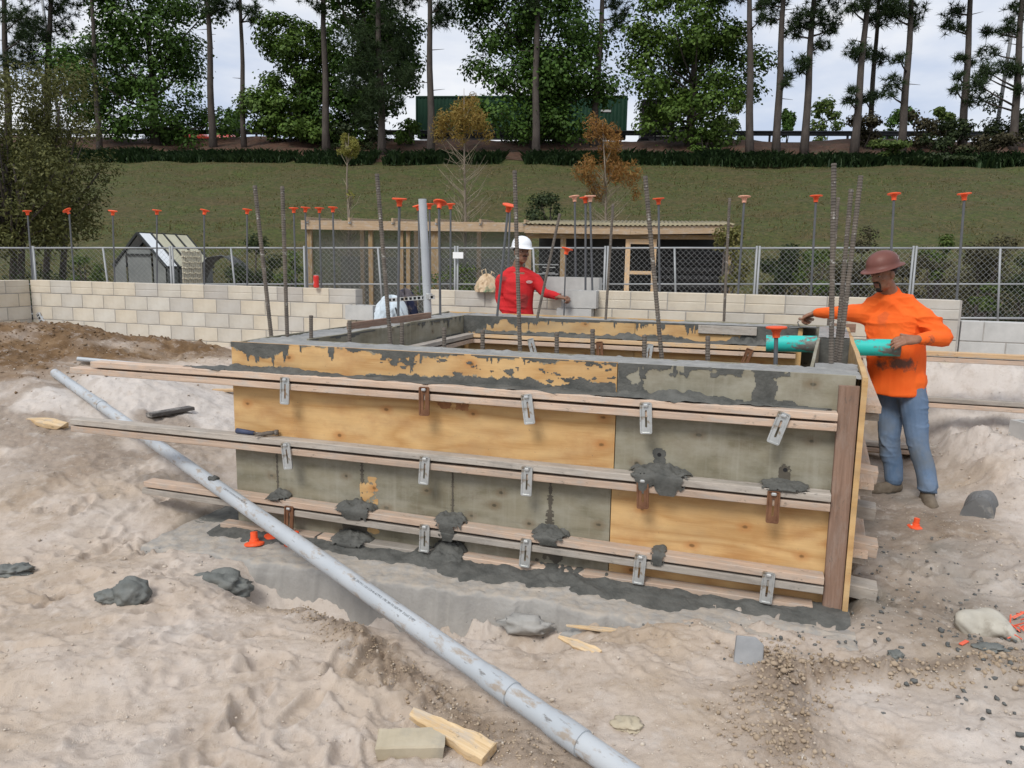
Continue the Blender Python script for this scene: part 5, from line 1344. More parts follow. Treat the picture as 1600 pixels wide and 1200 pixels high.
def needles(clusters, rng, L=.44, per=24, wd=.040):
    """needle tufts radiating round twig ends"""
    P = []
    for c, r_ in clusters:
        k = int(55*r_*r_)+9
        d = rng.normal(size=(k, 3)); d /= np.linalg.norm(d, axis=1, keepdims=True); d *= rng.random((k, 1))**.45; P.append(np.array(c)+d*np.array([r_*1.2, r_*1.2, r_*.9]))
    P = np.concatenate(P); n = len(P)*per; C = np.repeat(P, per, 0)
    d = rng.normal(size=(n, 3)); d[:, 2] += .25; d /= np.linalg.norm(d, axis=1, keepdims=True); L_ = L*rng.uniform(.6, 1.15, (n, 1))
    s = np.cross(d, rng.normal(size=(n, 3))); s /= np.linalg.norm(s, axis=1, keepdims=True)+1e-9
    V = np.stack([C-s*wd*.5, C+s*wd*.5, C+d*L_], 1).reshape(-1, 3)
    return mesh_np('needles', V, np.arange(3*n).reshape(n, 3))
def pine(pxb, pyb, pxt, y, clusters, label, seed, r0=.26, dead=3):
    """trunk from photo column pxb (foot) to pxt at the picture's top; clusters (px, py, radius in px)"""
    rng = np.random.default_rng(seed); base = emb_at(pxb, y=y); Yd = base[1]
    root = thing('pine_tree', label, 'tree', base, 0, 'tall pines on the bank')
    top = at(pxt, 0, Yd)-base; k = 1.28; m_ = MB()
    n = 9; pts = []
    for i in range(n+1):
        u = i/n*k; pts.append((top[0]*u+.035*math.sin(i*1.3+seed), .03*math.sin(i+seed), top[2]*u-(.4 if i == 0 else 0)))
    rr = [r0*(1.25 if i == 0 else 1-.062*i) for i in range(n+1)]
    m_.tube(pts, rr, 9); m_.build('trunk', MAT['bark'], root, True)
    zz = [q[2] for q in pts]
    ax = lambda z: np.array([np.interp(z, zz, [q[0] for q in pts]), np.interp(z, zz, [q[1] for q in pts]), z])
    cl = []; bm_ = MB()
    for (cx, cy, cr) in clusters:
        dy = rng.uniform(-1.4, .8); c = at(cx, cy, Yd+dy)-base; r_ = cr*Yd/FPX; cl.append((c, r_))
        a = ax(c[2]-abs(c[0]-ax(c[2])[0])*.25-.2); bm_.tube([a, (a+c)/2+np.array([0, 0, -.05]), c], [.07, .045, .02], 5)
        for q in range(3):
            e = c+rng.normal(size=3)*r_*.6; bm_.tube([(a+c)/2*.5+c*.5, e], [.03, .012], 4)
    # upper crown beyond the picture's edge
    for q in range(9):
        z = top[2]*rng.uniform(1.03, 1.3); a = ax(z); ang = rng.uniform(0, 6.28); c = a+np.array([math.cos(ang)*1.7, math.sin(ang)*1.7, .4]); cl.append((c, 1.0)); bm_.tube([a, c], [.06, .02], 5)
    for q in range(dead):
        z = top[2]*rng.uniform(.35, .95); a = ax(z); sg = rng.choice((-1, 1)); bm_.tube([a, a+np.array([sg*rng.uniform(.4, 1.1), rng.uniform(-.3, .3), rng.uniform(-.1, .3)])], [.03, .008], 4)
    bm_.build('branches', MAT['bark'], root, True)['kind'] = 'stuff'
    link('needles', needles(cl, rng), MAT['pine_needle'], root)
PINES = (
 (14, 200, 6, 50, ((28, 30, 26), (12, 95, 16), (40, 55, 14)), 'pine at the far left edge above the olive shrub'),
 (72, 200, 79, 52, ((45, 38, 24), (62, 60, 18), (95, 15, 20), (100, 45, 16), (35, 75, 18), (50, 100, 22), (105, 140, 20), (120, 165, 14)), 'pine with drooping needles left of the slim lamp post'),
 (155, 240, 143, 49, ((140, 80, 10),), 'slim bare pine trunk in front of the left oak'),
 (332, 222, 325, 50.5, ((335, 12, 18), (343, 8, 12)), 'straight pine trunk at the right edge of the left oak'),
 (381, 220, 376, 51, ((392, 12, 12), (396, 30, 9), (370, 10, 8)), 'thin lone pine standing against the sky right of the left oak'),
 (511, 236, 505, 49, ((500, 10, 12),), 'pine trunk in front of the light green tree'),
 (598, 240, 590, 48.5, ((560, 60, 28), (585, 95, 30), (620, 75, 26), (560, 130, 30), (600, 150, 28), (630, 120, 20), (575, 180, 26), (610, 30, 26)), 'pine with dark shaggy needles right of the small golden sapling'),
 (673, 240, 671, 48.5, ((690, 12, 17), (697, 30, 14), (683, 34, 9)), 'lone straight pine trunk in front of the container\'s left end'),
 (837, 242, 839, 48, ((830, 10, 12),), 'pine trunk in front of the broad dark tree'),
 (926, 232, 942, 51.5, ((965, 40, 14), (972, 22, 12), (955, 8, 10)), 'dark leaning pine between the broad dark tree and the open oak'),
 (1172, 240, 1172, 48.5, ((1190, 8, 9), (1188, 30, 7)), 'straight bare pine trunk at the right edge of the open oak'),
 (1213, 236, 1224, 49, ((1208, 28, 12), (1230, 120, 9), (1228, 130, 6), (1200, 5, 12)), 'pine with a tiny tuft halfway up, second right of the open oak'),
 (1256, 238, 1271, 49, ((1248, 38, 20), (1264, 22, 20), (1290, 30, 20), (1300, 45, 14), (1255, 96, 13), (1282, 72, 13), (1250, 108, 9), (1240, 52, 11)), 'pine with a wide needle crown above the slope, third right of the open oak'),
 (1335, 238, 1355, 49, ((1336, 78, 15), (1345, 86, 13), (1328, 160, 9), (1333, 142, 6), (1345, 8, 14), (1330, 14, 8)), 'leaning pine in front of a thinner one, left of the forked pine'),
 (1357, 215, 1373, 53, ((1362, 85, 14), (1377, 93, 12), (1352, 156, 14), (1368, 152, 8), (1372, 30, 14), (1360, 30, 10)), 'thin pine close behind a thicker leaning one'),
 (1408, 222, 1425, 49.5, ((1395, 25, 20), (1385, 12, 14), (1432, 18, 14), (1430, 40, 8), (1395, 128, 13), (1387, 145, 10), (1405, 92, 9), (1400, 8, 16)), 'forked pine with a broken side branch above the brown hard hat'),
 (1502, 225, 1517, 50, ((1490, 18, 14), (1482, 42, 12), (1503, 44, 6), (1502, 90, 8), (1497, 120, 7), (1494, 140, 8), (1515, 100, 6)), 'vine-clad leaning pine near the right edge'),
 (1582, 236, 1597, 50, ((1575, 48, 16), (1590, 20, 18), (1572, 105, 16), (1590, 110, 12), (1545, 82, 12), (1545, 48, 9), (1535, 118, 14), (1525, 130, 13), (1522, 152, 16), (1540, 110, 12), (1597, 140, 8)), 'pine with drooping branches at the right edge'),
)
for i, (a, b, c, y, cl, lab) in enumerate(PINES): pine(a, b, c, y, cl, lab, 30+i, .245 if i not in (2, 4, 14) else .18)

def shrub(px, py, Yd, wpx, hpx, n, mat_, label, seed, size=.1, name='shrub', zbase=None, stems=5, group=None, root_loc=None, puffn=9):
    """bush whose middle the photo shows at (px, py), wpx x hpx large"""
    rng = np.random.default_rng(seed); c = at(px, py, Yd); sc = Yd/FPX; w, h = wpx*sc, hpx*sc
    zb = c[2]-h/2 if zbase is None else zbase
    root = thing(name, label, 'shrub', (c[0], c[1], zb), 0, group)
    puffs = []
    for k in range(puffn):
        u, v = rng.uniform(-1, 1), rng.uniform(.12, 1); e = (1-.55*v)
        puffs.append((np.array([u*w*.42*e, rng.uniform(-.5, .5)*w*.5, (c[2]-zb)+(v-.5)*h*.95]), (w*rng.uniform(.13, .22),)*2+(h*rng.uniform(.11, .19),)))
    P, Nn = puff_points(puffs, n, rng, .6, .5); link('foliage', leaves_mesh('foliage', P, Nn, size, rng, .55), MAT[mat_], root)
    m_ = MB()
    for k in range(stems):
        p_ = puffs[k % len(puffs)][0]; m_.tube([(rng.uniform(-.1, .1)*w, 0, -.1), p_*np.array([.5, .5, .55]), p_], [.02+.008*h, .014+.005*h, .006], 5)
    m_.build('stems', MAT['bark'], root, True)
    return root
# olive-green tree mass at the left
def olive(px, lab, seed, x0, x1, y0, y1, Yd, n, trunks):
    rng = np.random.default_rng(seed); sc = Yd/FPX; base = at(px, 440, Yd); base[2] = .45
    root = thing('olive_tree', lab, 'tree', base, 0, 'olive green small trees at the left')
    puffs = []
    for k in range(64):
        u, v = rng.uniform(0, 1), rng.uniform(0, 1); e = 1 if v < .6 else 1-(v-.6)*1.1
        c = at(x0+(x1-x0)*(.5+(u-.5)*e), y1+(y0-y1)*v, Yd+rng.uniform(-1.2, 1.2))-base; r_ = rng.uniform(.3, .62); puffs.append((c, (r_, r_, r_*1.05)))
    P, Nn = puff_points(puffs, n, rng, .5, .55); link('crown', leaves_mesh('crown', P, Nn, .105, rng, .42), MAT['olive_leaf'], root)
    m_ = MB()
    for tx in trunks:
        q = at(tx, 440, Yd+rng.uniform(-.4, .4))-base; m_.tube([(q[0], q[1], -.3), (q[0]+.05, q[1], .8), (q[0]+.2, q[1], 1.9), (q[0]+.1, q[1], 3.4)], [.10, .085, .06, .02], 7)
    m_.build('trunk', MAT['bark'], root, True)
    l2 = MB()
    for c, r_ in puffs[::2]: q = at(trunks[0], 440, Yd)-base; l2.tube([(q[0]+.1, q[1], 1.4), (c+np.array([q[0]+.1, q[1], 1.6]))/2, c], [.04, .025, .008], 4)
    l2.build('limbs', MAT['bark'], root, True)['kind'] = 'stuff'
olive(30, 'olive green tree at the left edge, its crown reaching down to the fence', 51, -110, 95, 130, 385, 18.6, 17000, (18, 30, -30))
olive(85, 'olive green tree between the lamp post and the left oak', 52, 15, 165, 120, 360, 20.4, 12000, (70, 96))

def cypress(px, y_em, py_top, leafbox, mat_, label, seed, bare=40, n=2600):
    rng = np.random.default_rng(seed); base = emb_at(px, y=y_em); Yd = base[1]; root = thing('cypress_sapling', label, 'sapling', base, 0, 'bare and golden cypress saplings')
    top = at(px, py_top, Yd)-base; H = top[2]
    m_ = MB().tube([(0, 0, -.2), (.03, 0, H*.3), (-.02, 0, H*.65), (top[0], 0, H)], [.055, .045, .028, .006], 6); m_.build('trunk', MAT['bark_pale'], root, True)
    tw = MB()
    for k in range(bare):
        z = H*(.14+.5*k/bare); ang = rng.uniform(0, 6.28); L = (1.05-.5*z/H)*rng.uniform(.5, 1.0)*H*.20
        a = np.array([0, 0, z]); b = a+np.array([math.cos(ang)*L*.6, math.sin(ang)*L*.6, L*.45]); c = b+np.array([math.cos(ang+.3)*L*.5, math.sin(ang+.3)*L*.5, L*.55]); tw.tube([a, b, c], [.014, .009, .004], 4, False)
        for q in range(2): e = b+rng.normal(size=3)*L*.3+np.array([0, 0, L*.2]); tw.tube([b, e], [.006, .003], 3, False)
    tw.build('twigs', MAT['twig'], root, True)['kind'] = 'stuff'
    x0, x1, y0, y1 = leafbox; puffs = []
    for k in range(20):
        v = rng.uniform(0, 1); e = .25+.75*v; c = at((x0+x1)/2+(x1-x0)*.5*e*rng.uniform(-1, 1), y0+(y1-y0)*v, Yd+rng.uniform(-.4, .4))-base; r_ = rng.uniform(.10, .22)*(x1-x0)*Yd/FPX
        puffs.append((c, (r_*.8, r_*.8, r_*1.0)))
    P, Nn = puff_points(puffs, n, rng, -.2, 1.0); link('foliage', leaves_mesh('foliage', P, Nn, .15, rng, .2), MAT[mat_], root)
    l2 = MB()
    for c, r_ in puffs: l2.tube([(0, 0, max(.2, c[2]-.6*abs(c[0])-.3)), c], [.012, .004], 4, False)
    l2.build('upper_twigs', MAT['twig'], root, True)['kind'] = 'stuff'
cypress(725, 23.8, 138, (676, 772, 145, 215), 'cypress_gold', 'golden-topped bare sapling left of the worker in red', 61, 60, 3000)
cypress(545, 26.0, 208, (522, 566, 208, 248), 'cypress_lime', 'small sapling with a lime-yellow tuft at its top', 62, 8, 1300)
cypress(941, 23.0, 188, (888, 1000, 195, 305), 'cypress_rust', 'rust-orange feathery sapling behind the three capped rebars', 63, 60, 3600)
cypress(548, 22.6, 300, (540, 556, 300, 310), 'cypress_lime', 'bare pale-twigged sapling standing before the screened run', 64, 56, 20)

# shrubs: behind the fence and on the bank
SH = (
 (1130, 410, 14.6, 90, 90, 2200, 'shrub_yellow', 'yellow-green bush behind the fence right of the black pipes', .07),
 (1215, 425, 15.2, 90, 90, 1800, 'shrub_dark', 'dark leafy vine tangle behind the fence left of the rebar cluster', .07),
 (1270, 430, 14.9, 70, 70, 1400, 'shrub_green', 'small green bush behind the fence by the rebar cluster', .07),
 (1345, 410, 15.6, 110, 95, 2400, 'shrub_brown', 'brownish scrub behind the fence left of the brown hard hat', .06),
 (1465, 405, 15.4, 60, 90, 1500, 'shrub_green', 'upright green bush behind the fence right of the brown hard hat', .07),
 (1540, 425, 15.2, 130, 90, 2600, 'shrub_brown', 'brown tangled scrub behind the fence near the right edge', .06),
 (1430, 440, 15.0, 120, 70, 2000, 'shrub_brown', 'low brown scrub behind the fence above the orange shirt', .06),
 (1540, 470, 14.3, 46, 46, 1000, 'shrub_green', 'round bright green bush beyond the end of the block wall', .06),
 (1615, 450, 14.8, 90, 100, 1600, 'shrub_dark', 'dark scrub behind the fence cut by the right edge', .07),
 (395, 415, 16.4, 110, 80, 2400, 'shrub_dark', 'dark green bush behind the fence right of the tarp shelter', .07),
 (450, 425, 15.8, 60, 60, 1200, 'shrub_green', 'green weeds behind the fence left of the screened run', .06),
 (135, 425, 16.0, 60, 60, 1000, 'shrub_green', 'bright green bush behind the fence left of the greenhouse', .07),
 (860, 335, 18.5, 90, 60, 1500, 'shrub_dark', 'dark bush showing above the shed roof beside the red worker', .08),
 (700, 440, 16.0, 110, 60, 1400, 'shrub_green', 'green weeds below the golden-topped sapling', .06),
)
for i, (px, py, Yd, w, h, n, mt_, lab, sz) in enumerate(SH): shrub(px, py, Yd, w, h, n, mt_, lab, 100+i, sz, zbase=None if py < 400 else .42, group='shrubs behind the fence')
def thicket(px0, px1, Y0, Y1, z1, n, mat_, label, seed, size=.075):
    rng = np.random.default_rng(seed); k = rng.random(n); Yd = rng.uniform(Y0, Y1, n); px = px0+(px1-px0)*k
    x = (px-800)/FPX*Yd*1.02; hh = z1*(.75+.35*fbm(x*1.1, Yd*.7, 3, seed)); z = .4+(hh-.4)*rng.random(n)**.8
    P = np.stack([x, Yd, z], -1); Nn = rng.normal(size=(n, 3))+np.array([0, -.3, .4]); Nn /= np.linalg.norm(Nn, axis=1, keepdims=True)
    tag(link('scrub_thicket', leaves_mesh('scrub_thicket', P, Nn, size, rng, .5), MAT[mat_]), label, 'scrub', kind='stuff')
thicket(1165, 1720, 15.4, 17.6, 1.75, 15000, 'shrub_brown', 'tangled brown and green scrub behind the right half of the fence', 301)
thicket(1150, 1720, 15.2, 17.0, 1.25, 7000, 'shrub_dark', 'dark low scrub along the right half of the fence', 302)
thicket(300, 480, 16.8, 18.5, 1.5, 5000, 'shrub_dark', 'dark green scrub behind the fence between shelter and screened run', 303)
thicket(-120, 180, 17.5, 19.5, 1.6, 7000, 'shrub_dark', 'dark undergrowth below the olive green trees', 304)
def bank_shrub(px, py, y, w, h, n, mt_, lab, seed, sz=.22):
    p = emb_at(px, y=y); shrub(px, py, p[1], w, h, n, mt_, lab, seed, sz, name='bank_shrub', group='shrubs on the bank')
for i, a in enumerate((
 (1350, 215, 51, 70, 60, 1500, 'shrub_brown', 'brownish shrub on the bank left of the forked pine'), (1440, 212, 51, 90, 66, 1900, 'shrub_brown', 'brownish shrub on the bank under the forked pine'),
 (1480, 222, 49, 90, 60, 1800, 'shrub_dark', 'dark shrub on the bank below the vine-clad pine'), (1560, 195, 52, 110, 90, 2300, 'shrub_dark', 'tall dark shrub on the bank by the right lamp post'), (1545, 235, 48, 120, 45, 1600, 'shrub_brown', 'low brown shrub on the bank near the right edge'),
 (1390, 240, 47.2, 90, 36, 1600, 'shrub_green', 'bright green clump on the bank edge below the forked pine'), (1460, 252, 46.4, 110, 26, 1300, 'shrub_dark', 'dark low clump on the bank edge near the right'),
 (1100, 222, 50, 60, 40, 1300, 'oak_leaf_light', 'light green undergrowth at the foot of the open oak'), (560, 222, 51, 120, 50, 1700, 'shrub_dark', 'dark undergrowth below the shaggy pine'), (640, 208, 52, 50, 40, 900, 'oak_leaf_light', 'light green sprout left of the green container'))):
    bank_shrub(*a, 150+i)
# far trees beyond the road
for i, (px, w, h, lab) in enumerate(((1140, 50, 40, 'small tree beyond the road right of the open oak'), (1230, 26, 34, 'narrow small tree beyond the road between two pines'), (1290, 56, 46, 'rounded small tree beyond the road in front of the sky'), (1405, 60, 36, 'far green treetop behind the forked pine'), (1470, 44, 30, 'far small treetop left of the vine-clad pine'), (365, 40, 36, 'far light green treetop right of the left oak'), (700, 60, 40, 'far tree behind the green container'))):
    p = emb_at(px, y=95); q = at(px, 200, p[1]); shrub(px, 196, p[1], w, h*1.5, 1300, 'oak_leaf' if i % 2 else 'shrub_green', lab, 170+i, .45, name='far_tree', group='small trees beyond the road')

# dark border grass along the top of the slope
def border_grass():
    rng = np.random.default_rng(77); n = 26000
    x = rng.uniform(-46, 46, n); y = rng.uniform(45.0, 47.4, n)
    gap = fbm(x*.35, x*0+2, 3, 5); ok = ~((gap > .95)); x, y = x[ok], y[ok]; n = len(x)
    z = np.interp(y, [p[0] for p in EP], [p[1] for p in EP])
    ang = rng.uniform(0, 6.28, n); L = rng.uniform(.38, .72, n)*(1+.25*fbm(x*.8, y*.8, 2, 8)); ln = rng.uniform(.15, .6, n)
    C = np.stack([x*math.cos(EROT)-y*math.sin(EROT), x*math.sin(EROT)+y*math.cos(EROT), z], -1); d = np.stack([np.cos(ang)*ln, np.sin(ang)*ln, np.ones(n)], -1)
    side = np.stack([-np.sin(ang), np.cos(ang), np.zeros(n)], -1)*.035
    mid = C+d*(L*.6)[:, None]; tip = C+d*L[:, None]*np.array([1.5, 1.5, .82])
    V = np.stack([C-side, C+side, mid+side, tip, mid-side], 1).reshape(-1, 3); F = np.arange(5*n).reshape(n, 5)
    tag(link('border_grass', mesh_np('border_grass', V, F), MAT['liriope']), 'dark strappy border grass along the crest of the lawn', 'border grass', kind='stuff')
border_grass()
def lawn():
    rng = np.random.default_rng(78); n = 60000
    y = 22.5+22.3*rng.random(n)**1.5; x = rng.uniform(-1, 1, n)*(y*.78+3)
    dens = fbm(x*.5, y*.9, 3, 9); ok = rng.random(n) < np.clip(.55+.6*dens, .12, 1); x, y = x[ok], y[ok]; n = len(x)
    z = np.interp(y, [p[0] for p in EP], [p[1] for p in EP])+.15*fbm(x*.4, y*.4, 4, 7)*sstep(13, 17, y)
    ang = rng.uniform(0, 6.28, n); L = rng.uniform(.04, .11, n)*(1+1.2*(rng.random(n) < .03)); ln = rng.uniform(.2, .9, n)
    C = np.stack([x*math.cos(EROT)-y*math.sin(EROT), x*math.sin(EROT)+y*math.cos(EROT), z], -1); d = np.stack([np.cos(ang)*ln, np.sin(ang)*ln, np.ones(n)], -1)
    side = np.stack([-np.sin(ang), np.cos(ang), np.zeros(n)], -1)*(.02+.02*rng.random((n, 1)))
    V = np.stack([C-side, C+side, C+d*L[:, None]], 1).reshape(-1, 3); F = np.arange(3*n).reshape(n, 3)
    tag(link('lawn_grass', mesh_np('lawn_grass', V, F), MAT['grass_blade']), 'patchy mown grass blades over the embankment', 'grass', kind='stuff')
lawn()
# ================================================================== things lying about the site
def gd(x, y):
    q = g_parts(np.array([float(x)]), np.array([float(y)])); return float(q[0][0]+g_detail(np.array([float(x)]), np.array([float(y)]), q[6])[0])
def on_ground(px, py):
    """point of the sand that the photo shows at (px, py)"""
    d = ray(px, py); o = np.array([0, 0, CAM_H]); lo, hi = .5, 16.0
    for k in np.linspace(1.2, 16, 400):
        p = o+d*k
        if p[2] < gd(p[0], p[1]): hi = k; break
        lo = k
    for _ in range(14):
        mid = (lo+hi)/2; p = o+d*mid
        if p[2] < gd(p[0], p[1]): hi = mid
        else: lo = mid
    return o+d*hi
# ---- the long grey pipe across the foreground, resting on the sand and on the lowest waler
def long_pipe():
    N0, F0 = PIPE_N, PIPE_F; d = F0-N0; L = float(np.linalg.norm(d)); e = d/L; A = N0-e*.55
    ang = math.atan2(e[1], e[0]); pit = -math.asin(e[2])
    root = thing('plastic_pipe', 'long grey plastic pipe with black print lying diagonally across the foreground', 'pipe', A); root.rotation_euler = (0, pit, ang)
    Lt = L+.55; r_ = .0435
    def param(px, py):
        dd = ray(px, py); o = np.array([0, 0, CAM_H]); nrm = np.cross(e, np.cross(dd, e)); k = ((N0-o) @ nrm)/(dd @ nrm); return float((o+dd*k-A) @ e)
    xs = sorted([0.0, param(905, 1170), param(797, 1090), param(160, 634), Lt])
    for i in range(len(xs)-1):
        m_ = MB().lathe([(r_*.88, 0), (r_, 0), (r_, xs[i+1]-xs[i]), (r_*.88, xs[i+1]-xs[i])], seg=26, M=Matrix.Rotation(R(90), 3, 'Y')); o = m_.build('pipe_section', MAT['pvc'], root, False, (xs[i], 0, 0)); auto_smooth(o, 40)
    for x in xs[1:-1]:
        m_ = MB().lathe([(r_+.0005, -.004), (r_+.0055, -.003), (r_+.0055, .13), (r_+.004, .145), (r_+.0005, .165)], seg=26, M=Matrix.Rotation(R(90), 3, 'Y')); o = m_.build('bell_joint', MAT['pvc'], root, False, (x, 0, 0)); auto_smooth(o, 40)
    # rows of black print wrapped on the pipe
    ink = simple('black_ink', (.03, .03, .032), (.09, .09, .09), 40, .6, 0)
    def prt(x0, txt, size=.017, ang0=62):
        cu = bpy.data.curves.new('print', 'FONT'); cu.body = txt; cu.size = size; cu.resolution_u = 1
        o = bpy.data.objects.new('print', cu); COL.objects.link(o); bpy.context.view_layer.update()
        me = bpy.data.meshes.new_from_object(o.evaluated_get(bpy.context.evaluated_depsgraph_get())); bpy.data.objects.remove(o); bpy.data.curves.remove(cu)
        V = np.array([v.co[:] for v in me.vertices])
        a = R(ang0)+V[:, 1]/r_
        V2 = np.stack([x0-V[:, 0], -(r_+.0006)*np.cos(a)*1.0, (r_+.0006)*np.sin(a)], -1)
        V2[:, 1] *= -1
        me.vertices.foreach_set('co', V2.astype(np.float32).ravel()); me.update()
        link('print', me, ink, root)
    xa = param(548, 925); prt(xa, 'IIIII  2IN PVC 1120 SCH 40 ASTM D 1785 280 PSI NSF-PW  D2665 DWV', .0165, 58)
    xb = param(345, 782); prt(xb, 'II  2IN PVC 1120 SCH 40 ASTM D 1785 280 PSI', .0165, 58)
    lump('cement_splash', MAT['cement_wet'], (.05, .03, .014), 4, root, (param(326, 768), .0, r_), .4, 2)
    return root
long_pipe()
# ---- second pipe on the dirt behind
p0, p1 = on_ground(122, 568), on_ground(190, 574); q0 = Vector((p0[0], p0[1], p0[2]+.05)); q1 = Vector((p1[0]+.5, p1[1]+.05, p1[2]+.0))
m_ = MB().tube([q0, (q0+q1)/2, q1], .024, 16); o = m_.build('plastic_pipe', MAT['pvc_clean']); auto_smooth(o); tag(o, 'short grey plastic pipe on the sand behind the top waler ends', 'pipe')
# ---- upright grey pipe beside the formwork with a slotted strut clamped to it
b0, b1 = at(671, 496, 8.75), at(660, 311, 8.75); b0[2] = .3; b0[0] += .02
root = thing('upright_pipe', 'upright grey plastic pipe leaning slightly behind the formwork\'s rear corner', 'pipe', (0, 0, 0))
o = MB().tube([b0, (b0+b1)/2, b1], .045, 18).build('pipe', MAT['pvc_clean'], root, False); auto_smooth(o)
MB().lathe([(.046, 0), (.049, .004), (.049, .05), (.046, .054)], seg=20).build('strap', MAT['galv'], root, False, Vector([float(q) for q in at(669, 466, 8.75)]))
def strut(a, b, label, parent=None, w=.042):
    a, b = Vector([float(q) for q in a]), Vector([float(q) for q in b]); L = (b-a).length; n = int(L/.05)
    root = thing('slotted_strut', label, 'steel strut', a); root.rotation_euler = (b-a).to_track_quat('X', 'Z').to_euler()
    m_ = MB()
    for sg in (-1, 1):
        m_.box((L/2, 0, sg*w*.42), (L, .004, w*.16)); m_.box((L/2, .018, sg*w*.5), (L, .036, .004))
    for k in range(n+1): m_.box((k*L/n, 0, 0), (.020, .004, w*.70))
    m_.build('channel', MAT['galv'], root)
    MB().box((L/2, .024, 0), (L*.98, .003, w*.9)).build('channel_back', MAT['dark_frame'], root)
strut(at(606, 469, 8.85), at(678, 464, 8.68), 'slotted steel strut held level by the upright grey pipe')
p = at(58, 490, 11.0); q = at(70, 512, 10.95); strut((p[0], p[1], p[2]), (q[0], q[1], q[2]-.02), 'short slotted steel strut leaning against the left block wall\'s corner', w=.06)

# ---- turquoise sleeves through the right wall
def sleeve_mat():
    n = NT('turquoise_plastic'); v = n.mapping(); f = n.noise(n.mapping((2.2, 2.2, 1.2)), 5, 6, .66)
    c = n.mix(n.step(f, .49, .54), (.03, .50, .44), n.ramp(n.noise(v, 30, 4, .6), [(.3, (.12, .118, .105)), (.7, (.21, .205, .185))]))
    return n.done(c, .5, f, .2, .004)
MAT['sleeve'] = sleeve_mat()
for (s0, s1, lab) in ((right_s(2.3)-.62, right_s(2.3)-.25, 'turquoise plastic sleeve inside the formwork, smeared with cement'), (right_s(2.3)-.01, right_s(2.3)+.33, 'turquoise plastic sleeve end under the orange worker\'s hand')):
    a, b = W(s0, 2.3, 1.125), W(s1, 2.3, 1.135); d = Vector((b-a).tolist())
    root = thing('pipe_sleeve', lab, 'sleeve', a); root.rotation_euler = d.to_track_quat('Z', 'Y').to_euler(); L = d.length
    o = MB().lathe([(.058, 0), (.064, 0), (.064, L), (.058, L), (.058, .01)], seg=28).build('tube', MAT['sleeve'], root); auto_smooth(o)
    MB().lathe([(.0, L-.012 if s1 > right_s(2.3) else .012), (.059, L-.012 if s1 > right_s(2.3) else .012)], seg=20).build('inside', MAT['black'], root)

# ---- caps dropped on the ground, upside down
def loose_cap(p, label, rot, sc=1.15):
    o = link('rebar_protector', CAP['cap'], None, None, Vector([float(q) for q in p])); o.rotation_euler = rot; o.scale = (sc, sc, sc*1.25); tag(o, label, 'cap', 'orange rebar caps on the ground')
a = onz(397, 842, .03); loose_cap((a[0], a[1], .075), 'orange rebar cap lying half behind the long grey pipe', (R(170), 0, .4))
a = onz(427, 834, .03); loose_cap((a[0], a[1], .085), 'orange rebar cap standing directly behind the long grey pipe', (R(180), 0, .2), 1.1)
a = onz(462, 848, .01); loose_cap((a[0], a[1], .080), 'orange rebar cap right of the long grey pipe, upside down on the footing', (R(183), R(4), .9), 1.2)
a = on_ground(1432, 822); loose_cap((a[0], a[1], a[2]+.055), 'orange rebar cap in the sand near the orange worker\'s boots', (R(180), R(6), 0), 1.0)

# ---- hammer on the middle waler
def hammer():
    s0 = -.0; z = WZ[1]+.048; root = local_root('claw_hammer', 'blue-handled hammer lying on the middle waler', 'hammer')
    blue = simple('blue_grip', (.028, .04, .085), (.06, .075, .13), 9, .6, .2, .003, spots=(7, .6, .7, (.2, .2, .19)))
    a, b = Vector((.055, -.05, z+.018)), Vector((.185, -.055, z+.014)); c = Vector((.27, -.06, z+.018))
    MB().tube([a, a*.6+b*.4, b], [.017, .016, .013], 10).build('handle', blue, root, True); MB().tube([b, c], .008, 8).build('shaft', MAT['rebar'], root, True)
    MB().tube([c+Vector((-.035, -.055, -.004)), c+Vector((-.008, -.015, 0)), c+Vector((.01, .01, .002)), c+Vector((.05, .028, .006))], [.005, .013, .014, .013], 10).tube([c+Vector((.05, .028, .006)), c+Vector((.07, .036, .008))], [.017, .017], 10).build('head', MAT['rebar'], root, True)
hammer()

# ---- timber scraps and blocks
def scrap(px, py, L, w, h, rz, mat_, label, tilt=0., roll=0., lift=.0, jag=0.0, cat='board', name='board_scrap'):
    p = on_ground(px, py); bm = bmesh.new(); n = 10; rng = random.Random(px); rings = []
    for i in range(n+1):
        u = i/n; x = -L/2+L*u; k = 1-jag*max(0, (.62-u)/.62)**1.3-(.12*jag*rng.random() if u > .85 else 0)
        ww, hh = w/2*k*(1+rng.uniform(-.04, .04)*(1+6*jag)), h/2*(k if jag else 1)*(1+rng.uniform(-.05, .05)); dx = rng.uniform(-.02, .02)*(1 if i in (0, n) else 0)*(1+4*jag)
        rings.append([bm.verts.new((x+dx*rng.random(), sy*ww, sz*hh)) for sy, sz in ((-1, -.75), (-.9, -1), (.9, -1), (1, -.75), (1, .75), (.9, 1), (-.9, 1), (-1, .75))])
    for i in range(n):
        for k in range(8): bm.faces.new((rings[i][k], rings[i+1][k], rings[i+1][(k+1) % 8], rings[i][(k+1) % 8]))
    bm.faces.new(rings[0]); bm.faces.new(rings[-1][::-1]); bmesh.ops.recalc_face_normals(bm, faces=bm.faces)
    me = bpy.data.meshes.new(name); bm.to_mesh(me); bm.free()
    o = link(name, me, MAT[mat_], None, (p[0], p[1], p[2]+h/2+lift)); o.rotation_euler = (roll, tilt, rz); return tag(o, label, cat)
MAT['paver'] = simple('tan_paver', (.40, .345, .245), (.50, .44, .33), 8, .9, .4, .004, spots=(5, .55, .7, (.33, .30, .24)))
